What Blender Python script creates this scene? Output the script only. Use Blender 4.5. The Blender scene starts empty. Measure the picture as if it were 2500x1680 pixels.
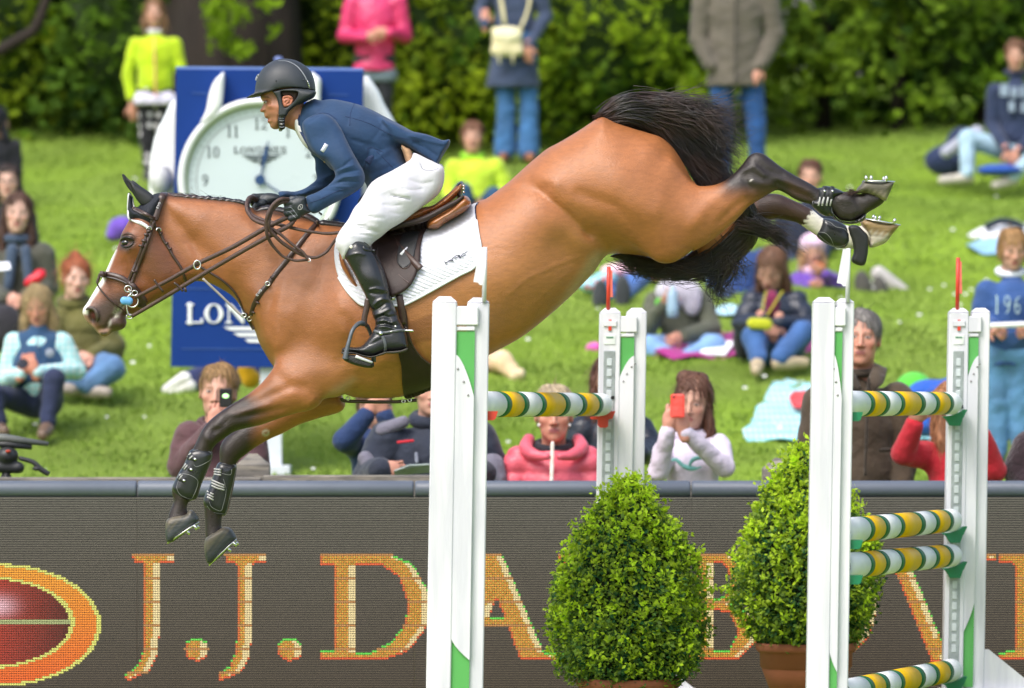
import bpy, math, random
import numpy as np
from mathutils import Vector, Matrix
from mathutils.bvhtree import BVHTree

# ------------------------------------------------------------------ camera, sky, sun, exposure
SC = bpy.context.scene
CAMD, CAMZ, FPX, HOR = 24.0, 1.5, 14400.0, 885.0      # camera at Y=-24, 1.5 m up, 207 mm lens
cam = bpy.data.cameras.new('camera'); cam_ob = bpy.data.objects.new('camera', cam)
SC.collection.objects.link(cam_ob)
cam_ob.location = (0, -CAMD, CAMZ); cam_ob.rotation_euler = (math.pi/2, 0, 0)
cam.sensor_width = 36.0; cam.lens = FPX*36/2500; cam.shift_y = 45/2500
cam.clip_start = 0.5; cam.clip_end = 800
cam.dof.use_dof = True; cam.dof.focus_distance = CAMD-0.25; cam.dof.aperture_fstop = 3.3
SC.camera = cam_ob
world = bpy.data.worlds.new('World'); SC.world = world; world.use_nodes = True
nt = world.node_tree; nt.nodes.clear()
sky = nt.nodes.new('ShaderNodeTexSky'); sky.sky_type = 'NISHITA'; sky.sun_disc = False
sky.sun_elevation = math.radians(52); sky.sun_rotation = math.radians(215)
sky.air_density = 1.0; sky.dust_density = 4.0; sky.ozone_density = 1.0
hs = nt.nodes.new('ShaderNodeHueSaturation'); hs.inputs['Saturation'].default_value = 0.8
bg = nt.nodes.new('ShaderNodeBackground'); bg.inputs['Strength'].default_value = 0.15
wo = nt.nodes.new('ShaderNodeOutputWorld')
nt.links.new(sky.outputs[0], hs.inputs['Color']); nt.links.new(hs.outputs[0], bg.inputs[0]); nt.links.new(bg.outputs[0], wo.inputs[0])
sl = bpy.data.lights.new('sun', 'SUN'); sl.energy = 1.1; sl.angle = math.radians(30); sl.color = (1, 0.975, 0.945)
sun = bpy.data.objects.new('sun', sl); SC.collection.objects.link(sun)
_az, _el = math.radians(215), math.radians(52)       # sky rotation is measured from +Y, clockwise
_d = Vector((math.sin(_az)*math.cos(_el), math.cos(_az)*math.cos(_el), math.sin(_el)))
sun.rotation_euler = _d.to_track_quat('Z', 'Y').to_euler(); sun.location = _d*60
SC.view_settings.view_transform = 'Standard'; SC.view_settings.look = 'None'
SC.view_settings.exposure = 0.84; SC.view_settings.gamma = 1; SC.view_settings.use_curve_mapping = False
SC.cycles.use_denoising = True
SC.cycles.max_bounces = 6; SC.cycles.diffuse_bounces = 3; SC.cycles.glossy_bounces = 2; SC.cycles.transparent_max_bounces = 4
SC.cycles.use_adaptive_sampling = True; SC.cycles.adaptive_threshold = 0.02

COL = SC.collection
RNG = np.random.default_rng(7); random.seed(5)

# ------------------------------------------------------------------ small helpers
def wp(px, py, y=0.0):
    """photograph pixel (2500 wide) at world depth y -> world point"""
    d = CAMD+y
    return Vector(((px-1250)*d/FPX, y, CAMZ-(py-HOR)*d/FPX))
def wa(P, y=0.0):
    P = np.asarray(P, float); d = CAMD+y
    return np.stack([(P[:,0]-1250)*d/FPX, CAMZ-(P[:,1]-HOR)*d/FPX], 1)
def ppm(y=0.0): return FPX/(CAMD+y)
def crop(ox, oy, s): return lambda pts: [(ox+x*s, oy+y*s) for x, y in pts]
cA = crop(180,380,.3); cB = crop(560,120,.28278); cC = crop(780,420,.35714); cD = crop(1100,200,.44632)
cE = crop(1650,320,.25707); cF = crop(380,860,.34437); cH = crop(540,130,.13395); cG = crop(600,440,.14031)
cS = crop(820,580,.2168); cK = crop(200,640,.12754)

def tag(o, label=None, cat=None, group=None, kind=None):
    if label: o['label'] = label
    if cat: o['category'] = cat
    if group: o['group'] = group
    if kind: o['kind'] = kind
    return o
def empty(name, loc=(0,0,0), label=None, cat=None, group=None):
    o = bpy.data.objects.new(name, None); o.empty_display_size = .1; COL.objects.link(o)
    o.location = loc; bpy.context.view_layer.update()
    return tag(o, label, cat, group)
def wm(o):
    return o.matrix_basis.copy() if o.parent is None else wm(o.parent) @ o.matrix_parent_inverse @ o.matrix_basis
def link(name, me, m=None, parent=None, smooth=True):
    if m is not None and not me.materials:
        for q in (m if isinstance(m, (list, tuple)) else [m]): me.materials.append(q)
    if smooth and len(me.polygons): me.polygons.foreach_set('use_smooth', np.ones(len(me.polygons), bool))
    o = bpy.data.objects.new(name, me); COL.objects.link(o)
    if parent is not None:
        o.parent = parent; o.matrix_parent_inverse = wm(parent).inverted()
    return o
def mesh(V, F, name='m', col=None):
    me = bpy.data.meshes.new(name)
    V = np.asarray(V, np.float32).reshape(-1,3)
    if isinstance(F, np.ndarray):
        n, k = F.shape
        me.vertices.add(len(V)); me.vertices.foreach_set('co', V.ravel())
        me.loops.add(n*k); me.loops.foreach_set('vertex_index', F.astype(np.int32).ravel())
        me.polygons.add(n); me.polygons.foreach_set('loop_start', np.arange(0, n*k, k, dtype=np.int32))
        me.update(calc_edges=True); me.validate()
    else:
        me.from_pydata([tuple(v) for v in V], [], F); me.update()
    if col is not None and len(me.vertices) == len(col): setcol(me, col)
    return me
def setcol(me, col):
    a = me.color_attributes.new('Col', 'FLOAT_COLOR', 'POINT')
    c = np.ones((len(col),4), np.float32); c[:,:3] = col; a.data.foreach_set('color', c.ravel())
def part(name, VF, m, parent=None, smooth=True, col=None):
    return link(name, mesh(VF[0], VF[1], name, col), m, parent, smooth)
def join(*VFs):
    V, F, n = [], [], 0
    for v, f in VFs:
        v = np.asarray(v, float).reshape(-1,3); V.append(v)
        F += [tuple(int(i)+n for i in q) for q in f]; n += len(v)
    return np.concatenate(V), F

# ------------------------------------------------------------------ materials
_M = {}
def srgb(h):
    if isinstance(h, str):
        c = [int(h[i:i+2],16)/255 for i in (0,2,4)]
        return tuple(x/12.92 if x <= .04045 else ((x+.055)/1.055)**2.4 for x in c)
    return h
def mat(name, col=(.5,.5,.5), rough=.6, var=.12, vscale=30, bump=0.0, bscale=120, metal=0, sheen=0, coat=0, attr=False, emit=0, trans=0, spec=.5, stretch=None, vary2=None, sss=0, wave=None, leaf=0):
    if name in _M: return _M[name]
    m = bpy.data.materials.new(name); m.use_nodes = True; t = m.node_tree; N = t.nodes; L = t.links
    b = N['Principled BSDF']; col = srgb(col)
    b.inputs['Roughness'].default_value = rough; b.inputs['Metallic'].default_value = metal
    b.inputs['Sheen Weight'].default_value = sheen; b.inputs['Coat Weight'].default_value = coat
    b.inputs['Specular IOR Level'].default_value = spec; b.inputs['Transmission Weight'].default_value = trans
    if sss: b.inputs['Subsurface Weight'].default_value = sss; b.inputs['Subsurface Scale'].default_value = .01; b.inputs['Subsurface Radius'].default_value = (1,.35,.2)
    tc = N.new('ShaderNodeTexCoord'); src = tc.outputs['Object']
    if stretch:
        mp = N.new('ShaderNodeMapping'); mp.inputs['Scale'].default_value = stretch; L.new(src, mp.inputs[0]); src = mp.outputs[0]
    n = N.new('ShaderNodeTexNoise'); n.inputs['Scale'].default_value = vscale; n.inputs['Detail'].default_value = 4; L.new(src, n.inputs['Vector'])
    if attr:
        a = N.new('ShaderNodeAttribute'); a.attribute_name = 'Col'; base = a.outputs['Color']
    else:
        a = N.new('ShaderNodeRGB'); a.outputs[0].default_value = (*col,1); base = a.outputs[0]
    if vary2:
        mx = N.new('ShaderNodeMix'); mx.data_type = 'RGBA'; rm = N.new('ShaderNodeMapRange')
        rm.inputs[1].default_value = .42; rm.inputs[2].default_value = .6
        n2 = N.new('ShaderNodeTexNoise'); n2.inputs['Scale'].default_value = vary2[1]; n2.inputs['Detail'].default_value = 3; L.new(src, n2.inputs['Vector'])
        L.new(n2.outputs[0], rm.inputs[0]); L.new(rm.outputs[0], mx.inputs[0]); L.new(base, mx.inputs[6]); mx.inputs[7].default_value = (*srgb(vary2[0]),1); base = mx.outputs[2]
    r = N.new('ShaderNodeMapRange'); r.inputs[1].default_value = .25; r.inputs[2].default_value = .75
    r.inputs[3].default_value = 1-var; r.inputs[4].default_value = 1+var; L.new(n.outputs[0], r.inputs[0])
    mu = N.new('ShaderNodeVectorMath'); mu.operation = 'SCALE'; L.new(base, mu.inputs[0]); L.new(r.outputs[0], mu.inputs['Scale'])
    L.new(mu.outputs[0], b.inputs['Base Color'])
    if emit: L.new(mu.outputs[0], b.inputs['Emission Color']); b.inputs['Emission Strength'].default_value = emit
    rr = N.new('ShaderNodeMapRange'); rr.inputs[3].default_value = max(0,rough-.08); rr.inputs[4].default_value = min(1,rough+.08); L.new(n.outputs[0], rr.inputs[0]); L.new(rr.outputs[0], b.inputs['Roughness'])
    if bump:
        nb = N.new('ShaderNodeTexNoise'); nb.inputs['Scale'].default_value = bscale; nb.inputs['Detail'].default_value = 3; L.new(src, nb.inputs['Vector'])
        bp = N.new('ShaderNodeBump'); bp.inputs['Strength'].default_value = 1; bp.inputs['Distance'].default_value = bump
        h = nb.outputs[0]
        if wave:
            wv = N.new('ShaderNodeTexWave'); wv.inputs['Scale'].default_value = wave[0]; wv.inputs['Distortion'].default_value = wave[1]; L.new(src, wv.inputs['Vector'])
            ad = N.new('ShaderNodeMath'); ad.operation = 'ADD'; L.new(h, ad.inputs[0]); L.new(wv.outputs['Fac'], ad.inputs[1]); h = ad.outputs[0]
        L.new(h, bp.inputs['Height']); L.new(bp.outputs[0], b.inputs['Normal'])
    if leaf:
        tr = N.new('ShaderNodeBsdfTranslucent'); L.new(mu.outputs[0], tr.inputs['Color']); ms = N.new('ShaderNodeMixShader'); ms.inputs[0].default_value = leaf
        L.new(b.outputs[0], ms.inputs[1]); L.new(tr.outputs[0], ms.inputs[2]); L.new(ms.outputs[0], N['Material Output'].inputs['Surface'])
    _M[name] = m; return m

# ------------------------------------------------------------------ implicit modelling
def spline(P, n=6, closed=True):
    P = np.asarray(P, float); m = len(P)
    if m < 3 or n <= 1: return P
    if closed: Q = [P[(i+np.array([-1,0,1,2]))%m] for i in range(m)]
    else: Q = [P[np.clip(i+np.array([-1,0,1,2]),0,m-1)] for i in range(m-1)]
    out = []
    for q in Q:
        for t in np.arange(n)/n:
            out.append(.5*((2*q[1])+(-q[0]+q[2])*t+(2*q[0]-5*q[1]+4*q[2]-q[3])*t*t+(-q[0]+3*q[1]-3*q[2]+q[3])*t**3))
    if not closed: out.append(P[-1])
    return np.array(out)
def segd(X, Z, A, B):
    ax, az = A; bx, bz = B; dx, dz = bx-ax, bz-az
    t = np.clip(((X-ax)*dx+(Z-az)*dz)/(dx*dx+dz*dz+1e-12), 0, 1)
    return (X-ax-t*dx)**2+(Z-az-t*dz)**2
def polyd(X, Z, P):
    """signed distance, positive inside"""
    d = np.full(X.shape, 1e9); ins = np.zeros(X.shape, bool); n = len(P)
    for i in range(n):
        A, B = P[i], P[(i+1)%n]
        np.minimum(d, segd(X, Z, A, B), out=d)
        c = (A[1] > Z) != (B[1] > Z)
        if abs(B[1]-A[1]) > 1e-12: ins ^= c & (X < (B[0]-A[0])*(Z-A[1])/(B[1]-A[1])+A[0])
    return np.where(ins, 1, -1)*np.sqrt(d)
def lined(X, Z, P):
    d = np.full(X.shape, 1e9)
    for i in range(len(P)-1): np.minimum(d, segd(X, Z, P[i], P[i+1]), out=d)
    return np.sqrt(d)
def idw(X, Z, pts, vals, p=2):
    w = 0; s = 0
    for (x, z), v in zip(pts, vals):
        q = 1/(((X-x)**2+(Z-z)**2)**p+1e-7); w = w+q; s = s+q*v
    return s/w
def blur(A, sg):
    r = max(1, int(sg*2.5)); x = np.arange(-r, r+1); w = np.exp(-.5*(x/sg)**2); w /= w.sum()
    for ax_ in (0,1):
        B = np.pad(A, [(r,r) if i == ax_ else (0,0) for i in range(2)], 'edge'); A = sum(w[j]*np.take(B, range(j, j+A.shape[ax_]), ax_) for j in range(2*r+1))
    return A
def POLY(P, yc=0.0, T=.05, R=None, k=.01, sm=5, strokes=(), p=2.0, sub=False, bl=0.0, Y=None):
    """inflated outline. T: half depth or [(px,py,T,R)..]; strokes: (polyline, width px, amount m)"""
    return dict(t='poly', P=P, yc=yc, T=T, R=R, k=k, sm=sm, st=strokes, p=p, sub=sub, bl=bl, Y=Y)
def CAP(a, b, r1, r2=None, k=.01, ys=1.0, sub=False):
    return dict(t='cap', a=np.array(a,float), b=np.array(b,float), r1=r1, r2=r1 if r2 is None else r2, k=k, ys=ys, sub=sub)
def ELL(c, r, k=.01, rot=None, sub=False):
    return dict(t='ell', c=np.array(c,float), r=np.array(r,float), k=k, rot=rot, sub=sub)
def PLN(z): return dict(t='pln', z=z, k=.004, sub=True)
def _bb(q):
    if q['t'] == 'pln': return np.array([np.nan]*3), np.array([np.nan]*3)
    if q['t'] == 'poly':
        P = wa(spline(q['P'], q['sm']), q['yc']); q['W'] = P
        T = q['T'] if np.isscalar(q['T']) else max(v[2] for v in q['T'])
        T = T+sum(abs(s[2]) for s in q['st'] if s[2] > 0)*.6
        if q['Y']: return np.array([P[:,0].min(), min(v[2] for v in q['Y'])-T, P[:,1].min()]), np.array([P[:,0].max(), max(v[2] for v in q['Y'])+T, P[:,1].max()])
        return np.array([P[:,0].min(), q['yc']-T, P[:,1].min()]), np.array([P[:,0].max(), q['yc']+T, P[:,1].max()])
    if q['t'] == 'cap':
        r = np.array([max(q['r1'],q['r2'])]*3); r[1] *= max(1,q['ys'])
        return np.minimum(q['a'],q['b'])-r, np.maximum(q['a'],q['b'])+r
    return q['c']-q['r'].max(), q['c']+q['r'].max()
def _field(q, xs, ys, zs):
    if q['t'] == 'poly':
        X, Z = np.meshgrid(xs, zs, indexing='ij'); d = polyd(X, Z, q['W']); s = ppm(q['yc'])
        if np.isscalar(q['T']): T = np.full(X.shape, q['T']); R = np.full(X.shape, q['R'] or q['T'])
        else:
            pts = wa([v[:2] for v in q['T']], q['yc'])
            T = idw(X, Z, pts, [v[2] for v in q['T']], 1.3); R = idw(X, Z, pts, [v[3] for v in q['T']], 1.3)
        if q['bl']:
            h = xs[1]-xs[0]; sg = q['bl']/h
            if not np.isscalar(q['T']): T = blur(T, sg); R = blur(R, sg)
            e = sstep(.02, q['bl']*1.6+.03, d); d = d*(1-e)+e*blur(np.maximum(d,-.02), sg)
        for pl, w, a in q['st']:
            dl = lined(X, Z, wa(pl, q['yc']))*s
            T = T+a*np.exp(-(dl/w)**2)
        T = np.maximum(T, .002); p = q['p']
        u = np.maximum(1-d/R, 0)[:,None,:]; Yc = idw(X, Z, wa([v[:2] for v in q['Y']], q['yc']), [v[2] for v in q['Y']], 1.2)[:,None,:] if q['Y'] else q['yc']
        v = np.abs(ys[None,:,None]-Yc)/T[:,None,:]
        rho = (u**p+v**p)**(1/p)+1e-6
        g = np.sqrt((u/(rho*R[:,None,:]))**2+(v/(rho*T[:,None,:]))**2)+1e-6
        return (1-rho)/g
    X, Y, Z = np.meshgrid(xs, ys, zs, indexing='ij')
    if q['t'] == 'cap':
        a, b = q['a'], q['b']; sy = 1/q['ys']; ay, by = a[1], b[1]
        d = b-a; L2 = d@d+1e-12
        t = np.clip(((X-a[0])*d[0]+(Y-a[1])*d[1]+(Z-a[2])*d[2])/L2, 0, 1)
        r = q['r1']+(q['r2']-q['r1'])*t
        return r-np.sqrt((X-a[0]-t*d[0])**2+((Y-a[1]-t*d[1])*sy)**2+(Z-a[2]-t*d[2])**2)
    P = np.stack([X-q['c'][0], Y-q['c'][1], Z-q['c'][2]], -1)
    if q['rot'] is not None: P = P@np.array(q['rot'])
    k0 = np.linalg.norm(P/q['r'], axis=-1)+1e-9; k1 = np.linalg.norm(P/q['r']**2, axis=-1)+1e-9
    return k0*(1-k0)/k1
def sdf(parts, vox, pad=3):
    B = [_bb(q) for q in parts]
    kk = max(q['k'] for q in parts)
    lo = np.nanmin([b[0] for b in B], 0)-vox*pad-kk*.3; hi = np.nanmax([b[1] for b in B], 0)+vox*pad+kk*.3
    n = np.ceil((hi-lo)/vox).astype(int)+1
    ax = [lo[i]+vox*np.arange(n[i]) for i in range(3)]
    f = np.full(n, -1.0, np.float32)
    for q, (a, b) in zip(parts, B):
        m = q['k']*1.5+vox*3
        if q['t'] == 'pln': f = np.minimum(f, (ax[2]-q['z'])[None,None,:].astype(np.float32)); continue
        i0 = np.clip(np.floor((a-m-lo)/vox).astype(int), 0, n-1); i1 = np.clip(np.ceil((b+m-lo)/vox).astype(int)+1, 1, n)
        sl_ = tuple(slice(i0[j], i1[j]) for j in range(3))
        g = _field(q, *[ax[j][sl_[j]] for j in range(3)]).astype(np.float32); h = f[sl_]; k = q['k']
        if q['sub']:
            t = np.maximum(k-np.abs(h+g), 0)/k; f[sl_] = np.minimum(h, -g)-t*t*k*.25
        else:
            t = np.maximum(k-np.abs(h-g), 0)/k; f[sl_] = np.maximum(h, g)+t*t*k*.25
    return nets(f, lo, vox)
def nets(f, lo, vox):
    ins = f > 0; nx, ny, nz = f.shape
    c = np.zeros((nx-1,ny-1,nz-1), np.int8)
    for a in (0,1):
        for b in (0,1):
            for d in (0,1): c += ins[a:nx-1+a, b:ny-1+b, d:nz-1+d]
    act = (c > 0) & (c < 8); I = np.argwhere(act)
    idx = np.full(act.shape, -1, np.int32); idx[act] = np.arange(len(I))
    acc = np.zeros((len(I),3)); cnt = np.zeros(len(I))
    cor = [(a,b,d) for a in (0,1) for b in (0,1) for d in (0,1)]
    for s in cor:
        for axis in range(3):
            if s[axis]: continue
            e = list(s); e[axis] = 1
            f0 = f[I[:,0]+s[0], I[:,1]+s[1], I[:,2]+s[2]]; f1 = f[I[:,0]+e[0], I[:,1]+e[1], I[:,2]+e[2]]
            x = (f0 > 0) != (f1 > 0); t = np.where(x, f0/np.where(x, f0-f1, 1), 0)
            p = np.zeros((len(I),3)); p += s; p[:,axis] += t
            acc[x] += p[x]; cnt[x] += 1
    V = lo+vox*(I+acc/cnt[:,None])
    F = []
    for axis in range(3):
        s0 = [slice(None)]*3; s1 = [slice(None)]*3; s0[axis] = slice(0,-1); s1[axis] = slice(1,None)
        a, b = ins[tuple(s0)], ins[tuple(s1)]
        E = np.argwhere(a != b); u, v = [j for j in range(3) if j != axis]
        E = E[(E[:,u] > 0) & (E[:,v] > 0) & (E[:,u] < f.shape[u]-1) & (E[:,v] < f.shape[v]-1)]
        sg = a[tuple(E.T)]
        def at(du, dv):
            Q = E.copy(); Q[:,u] -= du; Q[:,v] -= dv; return idx[tuple(Q.T)]
        q = np.stack([at(1,1), at(0,1), at(0,0), at(1,0)], 1)
        flip = sg if axis != 1 else ~sg
        q = np.where(flip[:,None], q, q[:,::-1]); F.append(q)
    return V.astype(np.float64), np.concatenate(F)
def relax(V, F, it=2, lam=.5):
    V = V.copy(); n = len(V)
    E = np.concatenate([F[:,[i,(i+1)%4]] for i in range(4)])
    deg = np.bincount(E[:,0], minlength=n)+np.bincount(E[:,1], minlength=n)+1e-9
    for _ in range(it):
        S = np.stack([np.bincount(E[:,0], V[E[:,1],j], n)+np.bincount(E[:,1], V[E[:,0],j], n) for j in range(3)], 1)
        V += lam*(S/deg[:,None]-V)
    return V
def P2(V):
    """world -> photograph pixel"""
    d = V[:,1]+CAMD
    return V[:,0]*FPX/d+1250, HOR-(V[:,2]-CAMZ)*FPX/d
def vnorm(V, F):
    n = np.cross(V[F[:,2]]-V[F[:,0]], V[F[:,3 if F.shape[1] > 3 else 1]]-V[F[:,1 if F.shape[1] > 3 else 0]])
    N = np.zeros_like(V)
    for i in range(F.shape[1]): np.add.at(N, F[:,i], n)
    return N/(np.linalg.norm(N, axis=1, keepdims=True)+1e-12)
def blend(C, m, col):
    m = np.clip(m, 0, 1)[:,None]; return C*(1-m)+np.array(srgb(col))*m
def sstep(a, b, x):
    t = np.clip((x-a)/(b-a), 0, 1); return t*t*(3-2*t)
def inpoly(px, py, P, soft=8): return sstep(-soft, soft, polyd(px, py, np.array(P, float)))

# ------------------------------------------------------------------ explicit shapes
def box(x0, x1, y0, y1, z0, z1, b=0.0):
    """box, optionally with bevelled vertical and horizontal edges"""
    if not b:
        V = [(x,y,z) for x in (x0,x1) for y in (y0,y1) for z in (z0,z1)]
        return np.array(V, float), [(0,1,3,2),(4,6,7,5),(0,4,5,1),(2,3,7,6),(0,2,6,4),(1,5,7,3)]
    V, F = [], []
    ring = [(x0+b,y0),(x1-b,y0),(x1,y0+b),(x1,y1-b),(x1-b,y1),(x0+b,y1),(x0,y1-b),(x0,y0+b)]
    cx, cy = (x0+x1)/2, (y0+y1)/2
    for z, s in ((z0,b),(z0+b,0),(z1-b,0),(z1,b)):
        for x, y in ring: V.append((x-math.copysign(min(s,abs(x-cx)),x-cx), y-math.copysign(min(s,abs(y-cy)),y-cy), z))
    for r in range(3):
        for i in range(8): j = (i+1)%8; F.append((r*8+i, r*8+j, r*8+8+j, r*8+8+i))
    F.append(tuple(range(7,-1,-1))); F.append(tuple(range(24,32)))
    return np.array(V, float), F
def frames(P):
    P = np.asarray(P, float); T = np.gradient(P, axis=0); T /= np.linalg.norm(T, axis=1, keepdims=True)+1e-12
    N = np.zeros_like(P); n = np.cross(T[0], [0.13,1,0.07]); n /= np.linalg.norm(n)
    for i in range(len(P)):
        n = n-T[i]*(n@T[i]); n /= np.linalg.norm(n)+1e-12; N[i] = n
    return T, N, np.cross(T, N)
def tube(P, r, n=8, cap=True, sm=0):
    P = np.asarray([tuple(p) for p in P], float)
    if sm: P = spline(P, sm, False)
    r = np.full(len(P), r, float) if np.isscalar(r) else np.interp(np.linspace(0,1,len(P)), np.linspace(0,1,len(r)), r)
    T, N, B = frames(P); a = 2*np.pi*np.arange(n)/n
    V = (P[:,None]+r[:,None,None]*(np.cos(a)[None,:,None]*N[:,None]+np.sin(a)[None,:,None]*B[:,None])).reshape(-1,3)
    F = [(i*n+j, i*n+(j+1)%n, (i+1)*n+(j+1)%n, (i+1)*n+j) for i in range(len(P)-1) for j in range(n)]
    if cap: F += [tuple(range(n-1,-1,-1)), tuple(range((len(P)-1)*n, len(P)*n))]
    return V, F
def lathe(prof, n=24, axis='z', c=(0,0,0)):
    a = 2*np.pi*np.arange(n)/n; V = []
    for r, h in prof:
        for t in a: V.append((r*math.cos(t), r*math.sin(t), h))
    V = np.array(V)
    if axis == 'y': V = V[:,[0,2,1]]*np.array([1,-1,1])
    if axis == 'x': V = V[:,[2,0,1]]
    F = [(i*n+j, i*n+(j+1)%n, (i+1)*n+(j+1)%n, (i+1)*n+j) for i in range(len(prof)-1) for j in range(n)]
    F += [tuple(range(n-1,-1,-1)), tuple(range((len(prof)-1)*n, len(prof)*n))]
    return V+np.array(c), F
def strap(P, w, t, nrm=None, sm=5):
    """flat strap through 3D points; faces the camera side, width w, thickness t"""
    P = np.asarray([tuple(p) for p in P], float)
    if sm: P = spline(P, sm, False)
    T = np.gradient(P, axis=0); T /= np.linalg.norm(T, axis=1, keepdims=True)+1e-12
    O = np.tile([0.,-1.,0.], (len(P),1)) if nrm is None else np.asarray(nrm, float)
    if len(O) != len(P): O = np.stack([np.interp(np.linspace(0,1,len(P)), np.linspace(0,1,len(O)), O[:,j]) for j in range(3)], 1)
    S = np.cross(T, O); S /= np.linalg.norm(S, axis=1, keepdims=True)+1e-12
    O = np.cross(S, T)
    w = np.full(len(P), w, float) if np.isscalar(w) else np.interp(np.linspace(0,1,len(P)), np.linspace(0,1,len(w)), w)
    sec = [(-.5,-.3),(-.42,.5),(.42,.5),(.5,-.3),(.45,-.5),(-.45,-.5)]; n = len(sec)
    V = np.stack([P+S*(w*a)[:,None]+O*(t*b) for a, b in sec], 1).reshape(-1,3)
    F = [(i*n+j, i*n+(j+1)%n, (i+1)*n+(j+1)%n, (i+1)*n+j) for i in range(len(P)-1) for j in range(n)]
    F += [tuple(range(n-1,-1,-1)), tuple(range((len(P)-1)*n, len(P)*n))]
    return V, F
def prism(P, y0, y1):
    """closed outline in world (x,z), extruded from y0 to y1"""
    P = np.asarray(P, float); n = len(P)
    V = np.array([(x,y0,z) for x, z in P]+[(x,y1,z) for x, z in P])
    F = [tuple(range(n)), tuple(range(2*n-1,n-1,-1))]+[((i+1)%n, i, n+i, n+(i+1)%n) for i in range(n)]
    return V, F
# ================================================================== the horse
YN, YF = -0.15, 0.15          # near legs, far legs
HL, HR = 0.0, 0.0
coat = mat('horse_coat', attr=True, rough=.37, var=.13, vscale=26, bump=.0020, bscale=130, spec=.55, stretch=(1,1,3.0))
torso = (cA([(745,322),(860,332),(1000,345),(1150,357),(1300,372),(1400,400),(1480,432)])+cG([(480,500),(700,560),(1000,625),(1180,700),(1300,765),(1450,775),(1640,795)])
 +[(862,556),(905,566),(960,566),(1040,556),(1100,535)]+cD([(150,655),(200,635),(320,545),(420,455),(520,372),(600,328),(700,268),(770,222),(830,192),(900,222),(1000,255),(1090,282),(1150,303),(1195,338),(1235,385),(1278,455),(1320,535),(1350,570)])
 +cD([(1400,700),(1330,850),(1215,975),(1100,960),(1000,945),(900,940),(845,955),(780,1045),(700,1130),(600,1225),(500,1310),(400,1388),(300,1447),(215,1492)])
 +[(1110,922),(1050,948),(985,968),(915,973),(850,966),(790,930),(740,930),(700,915)]
 +cF([(860,140),(830,95),(805,60),(770,0)])+cA([(1510,1525),(1480,1440),(1450,1380),(1405,1315),(1350,1215),(1285,1140),(1200,1085),(1100,1035),(1000,1020),(930,1000),(850,900),(740,700),(690,560),(690,420)]))
tT = [(400,520,.085,.14),(470,560,.085,.2),(560,560,.10,.28),(640,620,.13,.3),(720,640,.17,.34),(760,560,.11,.2),(700,770,.21,.28),(690,850,.21,.25),(850,620,.20,.25),(850,760,.29,.34),
      (980,700,.33,.4),(980,600,.27,.3),(1100,640,.34,.38),(1100,820,.31,.32),(1240,560,.30,.34),(1230,700,.33,.36),(1330,700,.29,.3),(1350,460,.27,.3),(1500,400,.26,.3),(1640,420,.22,.26),(1560,540,.29,.3),(1650,560,.26,.26),(1440,620,.22,.22),(1400,640,.18,.2),(1720,520,.2,.2)]
mus = [ # shoulder blade, breast, groin, flank and croup relief
 (cA([(1900,640),(1750,850),(1560,1250)]),26,-.012),(cA([(2050,900),(2000,1200),(1900,1500)]),40,-.014),(cA([(1500,1150),(1550,1400),(1640,1560)]),30,.022),
 (cF([(830,100),(980,60),(1150,40)]),30,-.010),(cD([(430,560),(560,680),(700,790),(860,880)]),26,-.022),(cD([(420,590),(520,590)]),16,-.010),
 (cD([(760,830),(880,930)]),16,-.016),(cD([(480,520),(560,560)]),24,.014),(cD([(560,420),(800,420),(1050,520)]),70,.018),(cD([(900,600),(1100,760),(1200,900)]),60,.016),
 (cD([(1180,420),(1230,600),(1320,700)]),26,-.010),(cD([(600,900),(700,1000)]),34,-.012),
 (cA([(760,450),(900,620),(1010,800),(1060,980)]),16,-.016),(cA([(1000,700),(1200,900),(1430,1280)]),22,-.012),(cA([(900,430),(1150,480),(1500,620),(1750,700)]),36,.012),(cA([(1050,560),(1350,820)]),34,.010),
 (cA([(1500,520),(1650,700),(1700,900)]),24,-.009),(cA([(1750,1000),(1700,1300),(1650,1500)]),34,.014),(cS([(900,1250),(700,1400)]),60,.0),
 (cF([(1180,240),(1330,200),(1500,170)]),20,-.012),
 # veins, skin folds, girth wrinkles
 (cA([(1180,1000),(1300,1110),(1390,1260)]),3.5,.003),(cA([(930,740),(1010,860),(1180,1000),(1300,1050)]),5,.004),(cF([(870,60),(930,150),(1020,200)]),4,.003),(cF([(1060,250),(1150,290),(1250,300)]),5,-.005),(cF([(1230,170),(1330,130),(1450,120)]),4,.003),
 (cD([(300,1180),(420,1080),(560,1010),(700,960)]),4,.0035),(cD([(340,1320),(480,1190),(640,1050)]),3.5,.003),(cD([(200,930),(260,920),(330,930)]),3,-.003),(cD([(190,960),(280,950)]),3,-.003),(cD([(700,620),(900,690),(1040,820),(1120,930)]),14,-.008),(cD([(1050,300),(1150,420),(1180,560),(1120,720)]),20,.008),
 (cD([(1330,640),(1260,800),(1180,900)]),12,-.007),(cD([(480,600),(640,730),(760,850)]),8,-.010),(cD([(900,860),(1000,900),(1120,930)]),8,-.006),
 (cA([(2060,620),(1990,800),(1930,1000)]),22,.009),(cA([(1850,760),(1800,950),(1760,1200)]),18,-.008),(cA([(1620,1180),(1580,1350),(1640,1500)]),12,-.008),(cS([(120,900),(200,1050),(180,1250),(60,1400)]),14,-.007),(cS([(60,700),(130,850),(120,1050)]),16,.007),(cS([(880,1220),(960,1380),(1060,1500)]),10,-.006),(cS([(420,1480),(560,1380),(690,1400)]),10,.006)]
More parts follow.
